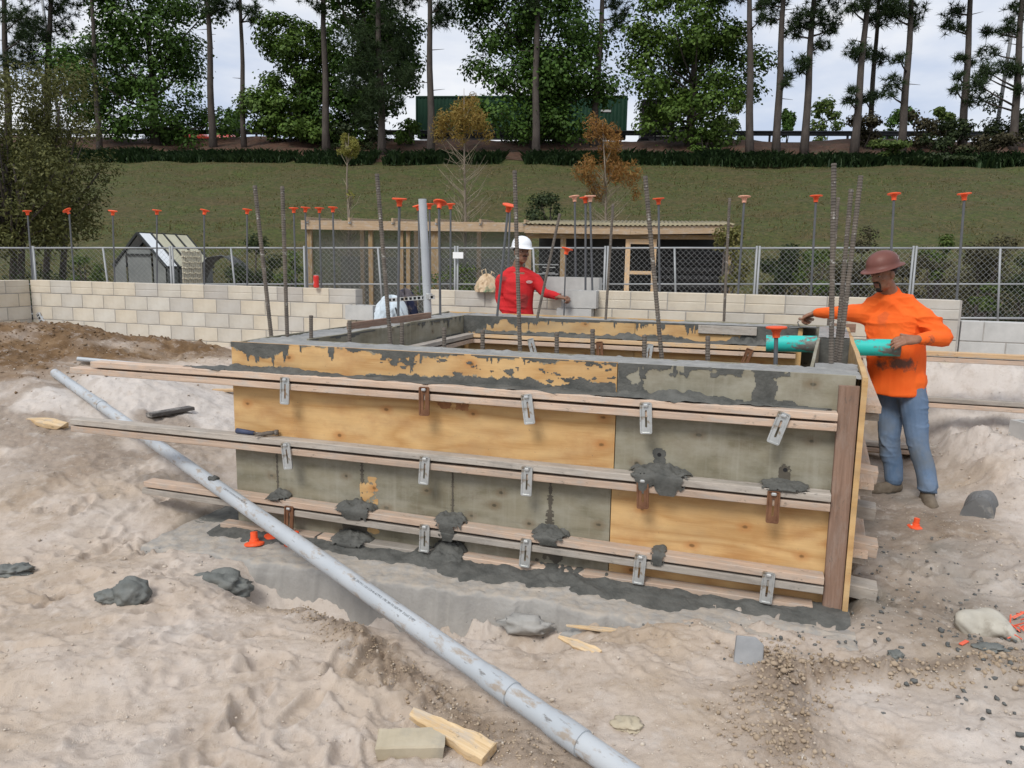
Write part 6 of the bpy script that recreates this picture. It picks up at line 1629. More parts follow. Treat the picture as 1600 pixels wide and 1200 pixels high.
scrap(638, 1172, .235, .10, .060, R(4), 'paver', 'tan stone paver piece at the bottom edge of the picture', 0, R(6), -.006, 0, 'paver', 'paver_piece')
scrap(705, 1158, .34, .085, .045, R(-32), 'broken_wood', 'splintered pale board end beside the tan paver', R(6), R(10), .004, .55)
scrap(268, 650, .42, .09, .035, R(58), 'lum_dark', 'short dark board on the sand left of the formwork', 0, 0, .025)
scrap(68, 664, .36, .10, .05, R(-18), 'broken_wood', 'pointed pale wood stake lying on the sand at the far left', R(5), R(8), .0, .75)
scrap(855, 968, .26, .035, .018, R(22), 'broken_wood', 'pale splinter lying along the broken edge of the footing', R(-4), 0, .006, .6, 'splinter', 'wood_splinter')
scrap(935, 985, .30, .03, .014, R(-12), 'broken_wood', 'row of pale wood chips in the sand before the footing', 0, 0, .0, .5, 'splinter', 'wood_splinter')
scrap(905, 1012, .22, .05, .018, R(-34), 'broken_wood', 'curved pale splinter on the sand in the middle foreground', R(5), R(20), .002, .7, 'splinter', 'wood_splinter')
scrap(350, 612, .22, .06, .03, R(10), 'lum_new', 'small fresh timber offcut beside the support stakes', 0, 0, .0)
scrap(1410, 712, .9, .09, .05, R(-14), 'lum_new', 'fresh board lying behind the orange worker\'s legs', 0, 0, .02)

# ---- lumps of cement and stones
def stone(px, py, r_, mat_, label, seed, rough=.3, flat=.35, rot=None, cat='lump', name='cement_lump', sub=4, lift=.3, freq=2.2):
    p = on_ground(px, py); o = lump(name, MAT[mat_], r_, seed, None, (p[0], p[1], p[2]+r_[2]*lift), rough, sub, flat, rot, freq); return tag(o, label, cat)
p = on_ground(196, 938); root = thing('cement_lump', 'dark lump of wet cement in two bulges on the left foreground sand', 'lump', p)
lump('large_bulge', MAT['cement_lump'], (.085, .07, .075), 5, root, (.035, 0, .035), .22, 4, .5); lump('small_bulge', MAT['cement_lump'], (.065, .05, .04), 6, root, (-.075, .0, .02), .25, 4, .5)
stone(340, 905, (.17, .09, .085), 'cement_lump', 'long dark cement lump at the footing\'s broken left corner', 12, .3, .4, lift=-.5)
stone(18, 895, (.10, .07, .04), 'cement_lump', 'dark damp clod at the left edge of the picture', 13, .4, .3, cat='clod', name='clod')
MAT['slate'] = simple('grey_stone', (.22, .225, .23), (.34, .345, .35), 7, .85, .5, .004)
p = on_ground(1167, 1030); o = MB().add([(-.055, 0, -.06), (.07, 0, -.07), (.066, .01, .045), (.030, .015, .072), (-.052, .012, .066)], [(0, 1, 2, 3, 4)]).build('grey_slab', MAT['slate'], None, False, (p[0], p[1], p[2]+.03), (R(-20), R(4), R(-12)))
sm = o.modifiers.new('t', 'SOLIDIFY'); sm.thickness = .035; sm.offset = 0; bv = o.modifiers.new('b', 'BEVEL'); bv.width = .006; bv.segments = 2; tag(o, 'flat grey slab of concrete standing in the right foreground sand', 'slab')
stone(980, 1135, (.06, .045, .022), 'paver', 'pale limy clod in the sand near the lower right of the long pipe', 21, .3, .3, cat='clod', name='clod')
stone(1545, 1015, (.07, .04, .02), 'cement_lump', 'bluish grey cement scrap below the white cloth bag', 22, .4, .3)
stone(1400, 1025, (.035, .03, .018), 'cement_lump', 'small dark cement crumb on the right foreground sand', 23, .3, .3)
# rounded grey end of another footing emerging from the right bank
def stub_end():
    p = at(1533, 745, 5.15); z = gd(p[0], p[1]); root = thing('concrete_stub', 'rounded grey concrete end sticking out of the sand bank at the right', 'concrete block', (p[0], p[1], z), R(-16))
    V, F = [], []; prof = [(.62*math.cos(q)*.17-.0, .68*math.sin(q)*.24-.02) for q in np.linspace(math.pi, 0, 15)]; prof = [(prof[0][0], -.2)]+prof+[(prof[-1][0]+.02, -.2)]; n = len(prof); ny = 7
    for j in range(ny):
        k = j/(ny-1)
        for x, zz in prof: V.append((x*(1+.06*k)+.10*k, .26*k+.008*math.sin(x*40+j), zz*(1-.05*k)+.012*math.sin(x*30+j*2)))
    for j in range(ny-1):
        for i in range(n-1): F.append((j*n+i, j*n+i+1, (j+1)*n+i+1, (j+1)*n+i))
    me = bpy.data.meshes.new('stub'); me.from_pydata(V, [], F+[tuple(range(n))[::-1]]); me.update()
    link('end_face', me, simple('smooth_grey_concrete', (.12, .122, .122), (.17, .172, .17), 5, .8, .3, .004, spots=(4, .55, .66, (.33, .31, .28))), root)
stub_end()
# ---- cloth bag half buried, with orange netting
def cloth_bag():
    p = on_ground(1540, 985); root = thing('cloth_bag', 'crumpled off-white cloth bag half buried in the sand at the right', 'bag', p, R(-25))
    cl = simple('dirty_canvas', (.36, .335, .28), (.52, .495, .43), 9, .95, .4, .004, spots=(4, .58, .68, (.24, .21, .17)))
    def fn(a, b):
        u = (a-.5)*2; ang = b*math.pi*1.9-.4; r0 = .062*np.sqrt(np.clip(1.02-u*u, .02, 1))*(1-.55*np.clip(u, -1, 1)*.5)*(1+.13*np.sin(ang*2+u*3)+.03*np.sin(ang*7-u*9)); x = u*.14
        return np.stack([x, r0*1.25*np.cos(ang)-.05*u*u, .035+r0*np.sin(ang)+.02*np.sin(u*4)-.03*np.clip(u, 0, 1)], -1)
    o = grid_sheet('folded_cloth', cl, root, fn, 40, 60); o.modifiers.new('t', 'SOLIDIFY').thickness = .006
    q = on_ground(1592, 985); r2 = thing('orange_netting', 'scrap of red-orange plastic netting beside the cloth bag at the right edge', 'netting', q, R(10))
    nm = simple('red_orange_net', (.70, .10, .05), (.82, .18, .10), 9, .6, 0); rng = random.Random(3); m_ = MB()
    for k in range(46):
        x, y = rng.uniform(-.13, .22), rng.uniform(-.09, .11); a = rng.uniform(0, 3.14)+.3; L = rng.uniform(.05, .12); h = .012+.03*rng.random(); c, s_ = math.cos(a)*L/2, math.sin(a)*L/2
        m_.tube([(x-c, y-s_, h*.4), (x, y, h+.01), (x+c, y+s_, h*.4)], .0035, 4)
    nt = m_.build('net_strands', nm, r2); nt['kind'] = 'stuff'
    q = on_ground(1506, 1006); o = MB().box((0, 0, .006), (.06, .018, .006), Matrix.Rotation(.6, 3, 'Z'), .001).build('plastic_scrap', nm, None, False, Vector([float(v) for v in q])); tag(o, 'tiny red plastic scrap left of the cloth bag', 'scrap')
cloth_bag()
# ---- bags and clothing by the gap, drink can, carrier bag on the wall
def drape(name, label, cat, c, dims, mat_, seed, rz=0., fold=.16, part='cloth'):
    root = thing(name, label, cat, c, rz)
    def fn(a, b):
        th = a*2*math.pi; ph = b*math.pi*.5; rr = 1+.7*fold*np.sin(th*5+seed)*np.cos(ph)+fold*.6*np.sin(th*9+ph*5+seed*2)+.18*fbm(np.cos(th)*2+seed, np.sin(th)*2+ph*2, 3, seed)
        return np.stack([dims[0]*rr*np.cos(th)*np.cos(ph)**.7, dims[1]*rr*np.sin(th)*np.cos(ph)**.7, dims[2]*np.sin(ph)*(1+.12*np.sin(th*3+seed))-.01], -1)
    grid_sheet(part, mat_, root, fn, 90, 34); return root
p = at(612, 498, 9.75); r_ = drape('work_jacket', 'light blue jacket heaped in the gap of the block wall', 'jacket', (p[0], p[1], .90), (.19, .15, .36), simple('pale_blue_cloth', (.46, .54, .60), (.60, .67, .72), 6, .9, .4, .006), 3)
MB().tube([(.07, -.15, .0), (.11, -.16, .12), (.07, -.14, .24)], .012, 6).build('strap', MAT['black'], r_, True)
p = at(632, 480, 9.9); drape('dark_bag', 'dark grey and navy bag behind the light blue jacket', 'bag', (p[0], p[1], .98), (.15, .13, .36), simple('dark_cloth', (.06, .055, .065), (.13, .115, .12), 6, .9, .4, .006, spots=(4, .52, .58, (.015, .02, .05))), 8)
p = at(762, 445, 9.55); r_ = drape('carrier_bag', 'tan plastic carrier bag standing on the wall left of the worker in red', 'bag', (p[0], p[1], LEFT_TOP+.02), (.125, .10, .20), simple('tan_plastic', (.50, .36, .22), (.62, .50, .35), 7, .45, .3, .006, spots=(4, .58, .66, (.16, .30, .18))), 5, 0, .12, 'bag_body')
MB().tube([(-.06, 0, .17), (-.075, .0, .25), (-.03, 0, .27), (-.01, 0, .18)], .008, 6).tube([(.03, 0, .17), (.05, 0, .24), (.085, 0, .21)], .010, 6).build('handle', simple('tan_handle', (.52, .40, .26), (.6, .5, .35), 5, .5, 0), r_, True)
p = at(494, 442, 10.25); root = thing('drink_can', 'red drink can standing on the end of the left block wall', 'can', (p[0], p[1], LEFT_TOP))
MB().lathe([(.0, 0), (.026, 0), (.036, .012), (.036, .15), (.028, .165), (.0, .165)], seg=18).build('body', simple('red_can', (.55, .03, .025), (.66, .05, .04), 5, .4, 0, spots=(9, .6, .66, (.7, .6, .55))), root); MB().lathe([(.028, .165), (.03, .169), (.025, .171), (.0, .169)], seg=18).build('lid', MAT['galv'], root)
# ================================================================== people
def cat_rom(P, n):
    P = [np.array(p, float) for p in P]; out = []
    for i in range(len(P)-1):
        p0, p1, p2, p3 = P[max(i-1, 0)], P[i], P[i+1], P[min(i+2, len(P)-1)]
        for k in range(n):
            t = k/n; out.append(.5*((2*p1)+(-p0+p2)*t+(2*p0-5*p1+4*p2-p3)*t*t+(-p0+3*p1-3*p2+p3)*t**3))
    out.append(P[-1]); return out
def limb(m_, pts, rad, seg=14, n=4):
    """smooth tapering tube with rounded ends"""
    P = cat_rom(pts, n); Rr = [float(v[0]) for v in cat_rom([[r_] for r_ in rad], n)]
    m_.tube(P, Rr, seg); m_.ell(P[0], (Rr[0],)*3, 12, 8); m_.ell(P[-1], (Rr[-1],)*3, 12, 8)
def trunk_loft(m_, secs, side, fwd, seg=24, n=4):
    """secs: (centre, half width along side, half depth along fwd)"""
    C = cat_rom([s[0] for s in secs], n); A = [v[0] for v in cat_rom([[s[1]] for s in secs], n)]; B = [v[0] for v in cat_rom([[s[2]] for s in secs], n)]
    side, fwd = np.array(side, float), np.array(fwd, float); vs, fs = [], []
    for c, a, b in zip(C, A, B):
        for k in range(seg):
            t = 2*math.pi*k/seg; ct, st = math.cos(t), math.sin(t); e = 2/2.5
            vs.append(c+side*a*math.copysign(abs(ct)**e, ct)+fwd*b*math.copysign(abs(st)**e, st))
    n_ = len(C)
    for i in range(n_-1):
        for k in range(seg): k2 = (k+1) % seg; fs.append((i*seg+k, i*seg+k2, (i+1)*seg+k2, (i+1)*seg+k))
    fs.append(tuple(range(seg))[::-1]); fs.append(tuple((n_-1)*seg+k for k in range(seg))); m_.add(vs, fs)
def remeshed(name, m_, voxel, mat_, parent, origin, smooth=4, wrinkle=None):
    V = np.array(m_.v)-np.array(origin); me = bpy.data.meshes.new(name+'_src'); me.from_pydata([tuple(v) for v in V], [], m_.f)
    bm = bmesh.new(); bm.from_mesh(me); bmesh.ops.recalc_face_normals(bm, faces=bm.faces); bm.to_mesh(me); bm.free()
    o = bpy.data.objects.new(name, me); COL.objects.link(o)
    r_ = o.modifiers.new('r', 'REMESH'); r_.mode = 'VOXEL'; r_.voxel_size = voxel; r_.use_smooth_shade = True
    s_ = o.modifiers.new('s', 'SMOOTH'); s_.iterations = smooth; s_.factor = .5
    dg = bpy.context.evaluated_depsgraph_get(); dg.update(); me2 = bpy.data.meshes.new_from_object(o.evaluated_get(dg)); o.modifiers.clear(); o.data = me2; bpy.data.meshes.remove(me)
    me2.name = name
    if wrinkle:
        n = len(me2.vertices); co = np.empty(n*3, np.float32); me2.vertices.foreach_get('co', co); co = co.reshape(-1, 3); no = np.empty(n*3, np.float32); me2.vertex_normals.foreach_get('vector', no); no = no.reshape(-1, 3)
        co = co+no*wrinkle(co.astype(float)+np.array(origin))[:, None].astype(np.float32); me2.vertices.foreach_set('co', co.astype(np.float32).ravel()); me2.update()
    me2.polygons.foreach_set('use_smooth', [True]*len(me2.polygons)); me2.materials.clear(); me2.materials.append(mat_); o.parent = parent
    return o
def hand(m_, wrist, f, n, curl, spread=.10, thumb=1, scale=1.0, thumb_dir=None):
    """palm and five fingers; f points along the hand, n out of its back, thumb = side of the thumb (+1/-1 along f x n)"""
    w = np.array(wrist, float); f = np.array(f, float); f /= np.linalg.norm(f); n = np.array(n, float); n -= f*(n @ f); n /= np.linalg.norm(n); s = np.cross(f, n)*thumb; k = scale
    limb(m_, [w-f*.03*k, w+f*.01*k], [.027*k, .026*k], 10)
    for u in np.linspace(-.026, .026, 5): limb(m_, [w+f*.01*k+s*u*.7*k, w+f*.05*k+s*u*k, w+f*.088*k+s*u*1.08*k], [.0165*k, .0165*k, .0125*k], 8, 2)
    for i, (off, L, cu) in enumerate(zip((.031, .0105, -.0105, -.031), (.072, .082, .076, .060), curl)):
        d = f+s*off*spread*30*.35; d /= np.linalg.norm(d); p = w+f*.088*k+s*off*k; P = [p-d*.012*k]; a = 0; rad = [.0105*k]
        for q, (fr, ca) in enumerate(((.45, .55), (.32, .95), (.23, .6))):
            a += cu*ca; dd = d*math.cos(a)-n*math.sin(a); P.append(P[-1]+dd*(L*fr+(.012 if q == 0 else 0))*k); rad.append((.0098, .0088, .0075)[q]*k)
        limb(m_, P, rad, 8, 3)
    td = s*.85+f*.55-n*.25 if thumb_dir is None else np.array(thumb_dir, float); td /= np.linalg.norm(td); b = w+f*.022*k+s*.022*k
    td2 = td*.7+f*.6-n*.2; td2 /= np.linalg.norm(td2)
    limb(m_, [b, b+td*.038*k, b+td*.038*k+td2*.032*k, b+td*.038*k+td2*.056*k], [.0155*k, .0125*k, .0105*k, .0085*k], 8, 3)
def head_frame(fwd, pitch, roll=0.):
    y = np.array([fwd[0], fwd[1], 0.]); y /= np.linalg.norm(y); x = np.array([y[1], -y[0], 0.]); z = np.array([0, 0, 1.])
    y2 = y*math.cos(pitch)-z*math.sin(pitch); z2 = np.cross(x, y2)
    x2 = x*math.cos(roll)+z2*math.sin(roll); z3 = np.cross(x2, y2)
    return Matrix((x2, y2, z3)).transposed()
def head_shape(m_, c, M):
    c = Vector([float(q) for q in c])
    def E(p, r_, seg=16, rings=12): m_.ell(c+M @ Vector(p), r_, seg, rings, M)
    E((0, -.012, .035), (.077, .097, .094)); E((0, .022, -.025), (.066, .074, .085)); E((0, .040, -.062), (.054, .054, .058)); E((0, .066, -.098), (.026, .024, .020))
    E((0, .030, -.088), (.050, .050, .030)); E((0, .078, .030), (.052, .018, .020)); E((-.028, .080, .026), (.022, .014, .010)); E((.028, .080, .026), (.022, .014, .010))
    E((0, .096, .004), (.009, .014, .026)); E((0, .105, -.014), (.0145, .017, .0125)); E((-.013, .094, -.018), (.010, .012, .009)); E((.013, .094, -.018), (.010, .012, .009))
    E((-.040, .062, -.020), (.022, .022, .020)); E((.040, .062, -.020), (.022, .022, .020)); E((0, .086, -.050), (.026, .012, .0065)); E((0, .084, -.062), (.023, .012, .0075))
    for sx in (-1, 1): E((sx*.076, -.006, -.006), (.011, .021, .032)); E((sx*.074, .002, -.030), (.009, .012, .013))
    return E
def skin_mat(name, c1, c2):
    n = NT(name); f = n.noise(n.mapping(), 22, 5, .6); col = n.ramp(f, [(.3, c1), (.7, c2)]); mt = n.done(col, .52, n.noise(n.mapping(), 160, 3, .6), .15, .001, 0, .4)
    n.b.inputs['Subsurface Weight'].default_value = .12; n.b.inputs['Subsurface Radius'].default_value = (.012, .005, .003); return mt
MAT['hair'] = simple('black_hair', (.008, .007, .006), (.02, .017, .014), 60, .6, .5, .004, stretch=(1, 1, .3))
def face_bits(parent, c, M, origin, beard, moustache=False, lips=(.20, .085, .065)):
    c = Vector([float(q) for q in c]); o_ = Vector([float(q) for q in origin])
    def part(name, specs, mat_):
        m_ = MB()
        for p, r_ in specs: m_.ell(c+M @ Vector(p)-o_, r_, 12, 8, M)
        return m_.build(name, mat_, parent, True)
    ew = simple('eye_white', (.26, .24, .22), (.30, .28, .26), 3, .4, 0); ed = simple('eye_dark', (.012, .008, .006), (.02, .014, .01), 3, .2, 0)
    for sx in (-1, 1):
        part('eye', [((sx*.030, .0795, .010), (.0125, .0065, .0065))], ew); part('iris', [((sx*.030, .0850, .010), (.0055, .003, .0055))], ed)
        part('eyelid', [((sx*.030, .0800, .0155), (.0150, .0075, .0055))], MAT['skin_lid']); part('eyebrow', [((sx*.024, .092, .031), (.013, .004, .0035)), ((sx*.037, .087, .030), (.010, .004, .003))], MAT['hair'])
    part('lips', [((0, .0945, -.0505), (.0215, .006, .0042)), ((0, .0930, -.0595), (.0195, .0065, .0050))], simple('lips', lips, tuple(v*1.15 for v in lips), 20, .5, 0))
    for b in beard: part('beard', b, MAT['hair'])
    if moustache: part('moustache', [((sx*.014, .0935, -.038), (.017, .0065, .006)) for sx in (-1, 1)], MAT['hair'])
MAT['skin_lid'] = skin_mat('eyelid_skin', (.17, .085, .052), (.21, .11, .07))
def hair_cap(parent, c, M, origin, low=-.02):
    m_ = MB(); c = Vector([float(q) for q in c])-Vector([float(q) for q in origin])
    prof = []
    vs, fs = [], []; seg, rings = 30, 12
    for i in range(rings+1):
        for k in range(seg):
            t = 2*math.pi*k/seg; fr = math.sin(t)            # +1 towards the face
            zlow = -.045 if fr < .1 else -.045+min(1, (fr-.1)/.35)*.125
            zz = .094*1.04; ph = i/rings; z = zlow+(zz-zlow)*ph; q = max(0, 1-((z)/(.094*1.04))**2)**.5 if z > 0 else 1-.10*(-z/.06)**2
            vs.append(c+M @ Vector((.0815*q*math.cos(t), -.012+.101*q*math.sin(t), .035+z)))
    for i in range(rings):
        for k in range(seg): k2 = (k+1) % seg; fs.append((i*seg+k, i*seg+k2, (i+1)*seg+k2, (i+1)*seg+k))
    m_.add(vs, fs); return m_.build('hair', MAT['hair'], parent, True)
def hard_hat(parent, c, M, origin, mat_, full_brim, tilt=0.0):
    o_ = Vector([float(q) for q in c])+M @ Vector((0, -.008, .060))-Vector([float(q) for q in origin]); Mt = M @ Matrix.Rotation(tilt, 3, 'X')
    vs, fs = [], []; seg = 40; rings = []
    def ring(f): rings.append([f(2*math.pi*k/seg) for k in range(seg)])
    for i in range(9):
        a = math.pi/2*(1-i/8.5)
        def f(t, a=a):
            ridge = 1+.018*max(0, math.cos(6*t))*math.sin(a)*(1 if full_brim else .6)
            rr = math.cos(a)
            return Vector((.108*rr*math.cos(t)*ridge, .130*rr*math.sin(t)*ridge, .012+.108*math.sin(a)**.9))
        ring(f)
    def brim(w, z, fw):
        def f(t):
            fr = max(0, math.sin(t)); k = w+fw*fr**2.2; return Vector(((.108+k*.9)*math.cos(t), (.130+k)*math.sin(t), z-.012*fr))
        ring(f)
    b = .036 if full_brim else .006; fw = .012 if full_brim else .050
    brim(.001, .006, .0); brim(b*.6, -.001, fw*.6); brim(b, -.007, fw); brim(b+.002, -.010, fw); brim(b-.002, -.013, fw); brim(b*.5, -.006, fw*.5); brim(-.005, .0, .0)
    for i in range(9, -1, -1):
        pass
    for r_ in rings: vs += [o_+Mt @ p for p in r_]
    n = len(rings)
    for i in range(n-1):
        for k in range(seg): k2 = (k+1) % seg; fs.append((i*seg+k, (i+1)*seg+k, (i+1)*seg+k2, i*seg+k2))
    fs.append(tuple(range(seg)))
    hat = MB().add(vs, fs).build('hard_hat', mat_, parent, True)
    m_ = MB(); ctr = o_+Mt @ Vector((0, -.115, -.035)); m_.tube([o_+Mt @ Vector((.085*math.cos(t), .112*math.sin(t)-.004, -.03+.012*math.sin(t))) for t in np.linspace(math.pi*1.02, math.pi*1.98, 12)], .010, 6); m_.build('suspension_band', MAT['black'], hat, True)
    return hat
def boot(parent, origin, ankle, toe_dir, zsole, mat_):
    a = np.array(ankle, float); d = np.array([toe_dir[0], toe_dir[1], 0.]); d /= np.linalg.norm(d); s = np.array([-d[1], d[0], 0]); m_ = MB()
    b = a.copy(); b[2] = zsole+.055
    limb(m_, [a+np.array([0, 0, .05]), a, b], [.048, .050, .054], 14, 3); limb(m_, [b-d*.035, b+d*.05-np.array([0, 0, .004]), b+d*.135-np.array([0, 0, .012]), b+d*.185-np.array([0, 0, .018])], [.046, .050, .047, .036], 14, 3)
    for u in (-.018, .018): limb(m_, [b+d*.06+s*u-np.array([0, 0, .02]), b+d*.165+s*u-np.array([0, 0, .02])], [.034, .033], 10, 2)
    o = remeshed('boot', m_, .0065, mat_, parent, origin, 3)
    sl = []; n = 28
    for k in range(n):
        t = 2*math.pi*k/n; x = .070+.148*math.cos(t); w = .048+.010*math.cos(t)-.006*math.cos(2*t); sl.append((x, w*math.sin(t)))
    sm_ = MB(); V = []
    for z in (zsole-.004, zsole+.020):
        for x, y in sl: V.append(np.array([b[0], b[1], z])+d*x+s*y-np.array(origin))
    sm_.add(V, [tuple(range(n))[::-1], tuple(range(n, 2*n))]+[(k, (k+1) % n, n+(k+1) % n, n+k) for k in range(n)]); so = sm_.build('sole', MAT['boot_sole'], o)
    so.matrix_parent_inverse = Matrix.Identity(4); return o
MAT['boot'] = simple('dusty_boot', (.10, .078, .055), (.20, .165, .125), 12, .9, .4, .004); MAT['boot_sole'] = simple('boot_sole', (.05, .045, .04), (.11, .10, .085), 12, .95, .3, .004)
def denim(name, c1, c2, dirt, damt=.5):
    n = NT(name); f = n.noise(n.mapping((1, 1, .6)), 7, 6, .6); c = n.ramp(f, [(.3, c1), (.7, c2)])
    c = n.mix(n.math('MULTIPLY', n.step(n.noise(n.mapping(loc=(3, 1, 4)), 3.4, 6, .6), .44, .66), damt), c, dirt)
    return n.done(c, .92, n.noise(n.mapping((1, 1, 1)), 220, 2, .5), .25, .002)
def shirt_mat(name, c1, c2, dirt, spots):
    """cloth with smears of cement at the given places (object coordinates: centre, half sizes)"""
    n = NT(name); f = n.noise(n.mapping(), 4, 5, .55); c = n.ramp(f, [(.3, c1), (.7, c2)])
    nz = n.noise(n.mapping(loc=(5, 5, 1)), 11, 7, .68)
    for (p, h, amt) in spots:
        mp = n.mapping((1/h[0], 1/h[1], 1/h[2]), loc=(-p[0]/h[0], -p[1]/h[1], -p[2]/h[2])); ln = n.N.new('ShaderNodeVectorMath'); ln.operation = 'LENGTH'; n.L.new(mp, ln.inputs[0])
        v = n.math('SUBTRACT', n.math('ADD', n.math('MULTIPLY', n.math('SUBTRACT', nz, .5), 2.6), 1.0), ln.outputs['Value'])
        c = n.mix(n.math('MULTIPLY', n.step(v, .15, .55), amt), c, dirt)
    return n.done(c, .88, n.noise(n.mapping(), 260, 2, .5), .2, .0015)
def wrinkles(dirv, amp, f, seed):
    d = np.array(dirv, float)
    def fn(P):
        w = .35*vnoise(P[:, 0]*f*.6, P[:, 1]*f*.6+9, P[:, 2]*f*.6, seed+8)
        a = vnoise(P[:, 0]*f*.7+w+.9*P[:, 2]*f, P[:, 1]*f*.7-.5*P[:, 2]*f, P[:, 2]*f*1.1+w, seed); b = vnoise(P[:, 0]*f*1.5, P[:, 1]*f*1.5+5, P[:, 2]*f*2.2, seed+3); r_ = np.clip(1-np.abs(a)*2.6, 0, 1)**1.5; r2 = np.clip(1-np.abs(b)*2.8, 0, 1)**1.5; mk = np.clip(.35+1.5*vnoise(P[:, 0]*3.1+seed, P[:, 1]*3.1, P[:, 2]*3.1, seed+21), .05, 1.2); return amp*(r_*1.1*mk+.4*r2*mk-.25)
    return fn

# ------------------------------------------------------------------ the worker in orange
def worker_orange():
    fw = np.array([-.86, -.50, 0]); fw /= np.linalg.norm(fw); rt = np.array([fw[1], -fw[0], 0.])       # his right is away from the viewer
    base = at(1425, 780, 5.72); G = -.03; org = np.array([base[0], base[1], G])
    root = thing('person', 'worker in an orange long-sleeved shirt and brown hard hat trowelling the concrete', 'person', org)
    hipR, kneeR, ankR = at(1390, 606, 6.02), at(1391, 692, 5.93), at(1396, 752, 5.84)
    hipL, kneeL, ankL = at(1421, 606, 5.86), at(1436, 694, 5.74), at(1450, 764, 5.60)
    ankR[2] = max(ankR[2], G+.09); ankL[2] = max(ankL[2], G+.09)
    shR, elR, wrR = at(1354, 490, 6.10), at(1306, 489, 6.34), at(1274, 489, 6.56)
    shL, elL, wrL = at(1438, 495, 5.84), at(1475, 528, 5.70), at(1436, 530, 5.60)
    pel, bel, chs, nck = at(1400, 590, 5.94), at(1400, 555, 5.95), at(1398, 500, 5.97), at(1392, 462, 5.98)
    hc = at(1381, 428, 5.93)
    sk = skin_mat('skin_tan', (.22, .105, .062), (.30, .15, .092)); MAT['skin_lid'] = sk
    # body: one continuous skin
    m_ = MB(); M = head_frame((-.93, -.37), R(20), R(-2)); head_shape(m_, hc, M)
    limb(m_, [chs+np.array([0, 0, .05]), nck, hc+np.array([.012, .006, -.05])], [.075, .064, .058], 14)
    trunk_loft(m_, [(pel-np.array([0, 0, .05]), .14, .12), (bel, .15, .13), (chs, .15, .11), (chs+np.array([0, 0, .12]), .11, .08)], rt, fw)
    for a, b, c in ((shR, elR, wrR), (shL, elL, wrL)): limb(m_, [(chs+np.array([0, 0, .08]))*.4+a*.6, a, (a+b)/2, b, (b+c)/2, c], [.06, .052, .046, .040, .038, .027], 12)
    for a, b, c in ((hipR, kneeR, ankR), (hipL, kneeL, ankL)): limb(m_, [a, (a+b)/2, b, (b+c)/2, c], [.085, .07, .052, .05, .036], 12)
    fR = np.array([-.45, .62, -.35]); hand(m_, wrR, fR, np.array([-.1, .25, 1.0]), (1.35, 1.4, 1.45, 1.5), .06, -1, 1.08)
    fL = wrL*0+np.array([-.90, -.12, -.05]); hand(m_, wrL+fL*.02, fL, np.array([-.12, -.55, .83]), (.40, .45, .5, .55), .30, -1, 1.2, thumb_dir=(-.55, .35, .62))
    body = remeshed('body', m_, .0056, sk, root, org, 3)
    # shirt
    sm = MB()
    trunk_loft(sm, [(pel-np.array([0, 0, .125])-fw*.015, .205, .195), (pel-np.array([0, 0, .08])-fw*.01, .205, .198), (pel+np.array([0, 0, .02]), .198, .192), (bel, .205, .195), (bel*.5+chs*.5, .205, .18), (chs, .205, .155), (chs+np.array([0, 0, .075]), .165, .12), (nck-np.array([0, 0, .02]), .085, .080)], rt, fw)
    limb(sm, [nck-np.array([0, 0, .05]), nck+np.array([.006, .004, .006])], [.088, .076], 16)
    for q_ in (shR, shL): limb(sm, [nck-np.array([0, 0, .03]), (nck+q_)/2+np.array([0, 0, .005]), q_], [.078, .082, .086], 14)
    for hp_ in (hipL, hipR): limb(sm, [hp_+np.array([0, 0, .055]), hp_*.6+bel*.4], [.125, .132], 16)
    limb(sm, [chs+rt*.08+np.array([0, 0, .02]), shR, (shR+elR)/2, elR, (elR+wrR)/2, wrR-(wrR-elR)*.12], [.10, .086, .073, .060, .053, .043], 14)
    limb(sm, [chs-rt*.08+np.array([0, 0, .02]), shL, (shL+elL)/2, elL, (elL+wrL)/2, wrL-(wrL-elL)*.08], [.10, .088, .078, .068, .060, .046], 14)
    def wr(P):
        w = wrinkles(None, .019, 6.5, 4)(P)+.5*wrinkles(None, .010, 12, 5)(P); cr = np.exp(-(np.linalg.norm(P-elL, axis=1)/.13)**2)+np.exp(-(np.linalg.norm(P-elR, axis=1)/.13)**2)+.6*np.exp(-(np.linalg.norm(P-shL, axis=1)/.16)**2); return w*(.55+1.1*cr)
    c0 = lambda p: tuple(float(v) for v in (np.array(p)-org))
    belly = bel+fw*.15-rt*.12
    om = shirt_mat('orange_shirt', (.78, .105, .012), (.90, .155, .022), (.075, .062, .05), ((c0(belly-np.array([0, 0, .05])), (.20, .20, .07), .9), (c0(belly+np.array([-.05, 0, .10])), (.07, .08, .04), .5), (c0(wrL-(wrL-elL)*.25), (.05, .06, .05), .9), (c0(chs+fw*.15), (.06, .06, .09), .25), (c0(bel+fw*.18+np.array([0, 0, .02])), (.06, .06, .05), .6)))
    shirt = remeshed('shirt', sm, .0068, om, root, org, 4, wr)
    # jeans
    jm = MB()
    trunk_loft(jm, [(hipL*.5+hipR*.5-np.array([0, 0, .07]), .150, .125), (pel-np.array([0, 0, .03]), .170, .150), (pel+np.array([0, 0, .03]), .165, .155)], rt, fw)
    for a, b, c in ((hipR, kneeR, ankR), (hipL, kneeL, ankL)): limb(jm, [a+np.array([0, 0, .03]), a*.65+b*.35-fw*.01, b+fw*.012, (b+c)/2-fw*.012, c+np.array([0, 0, .02])], [.112, .103, .083, .078, .076], 16)
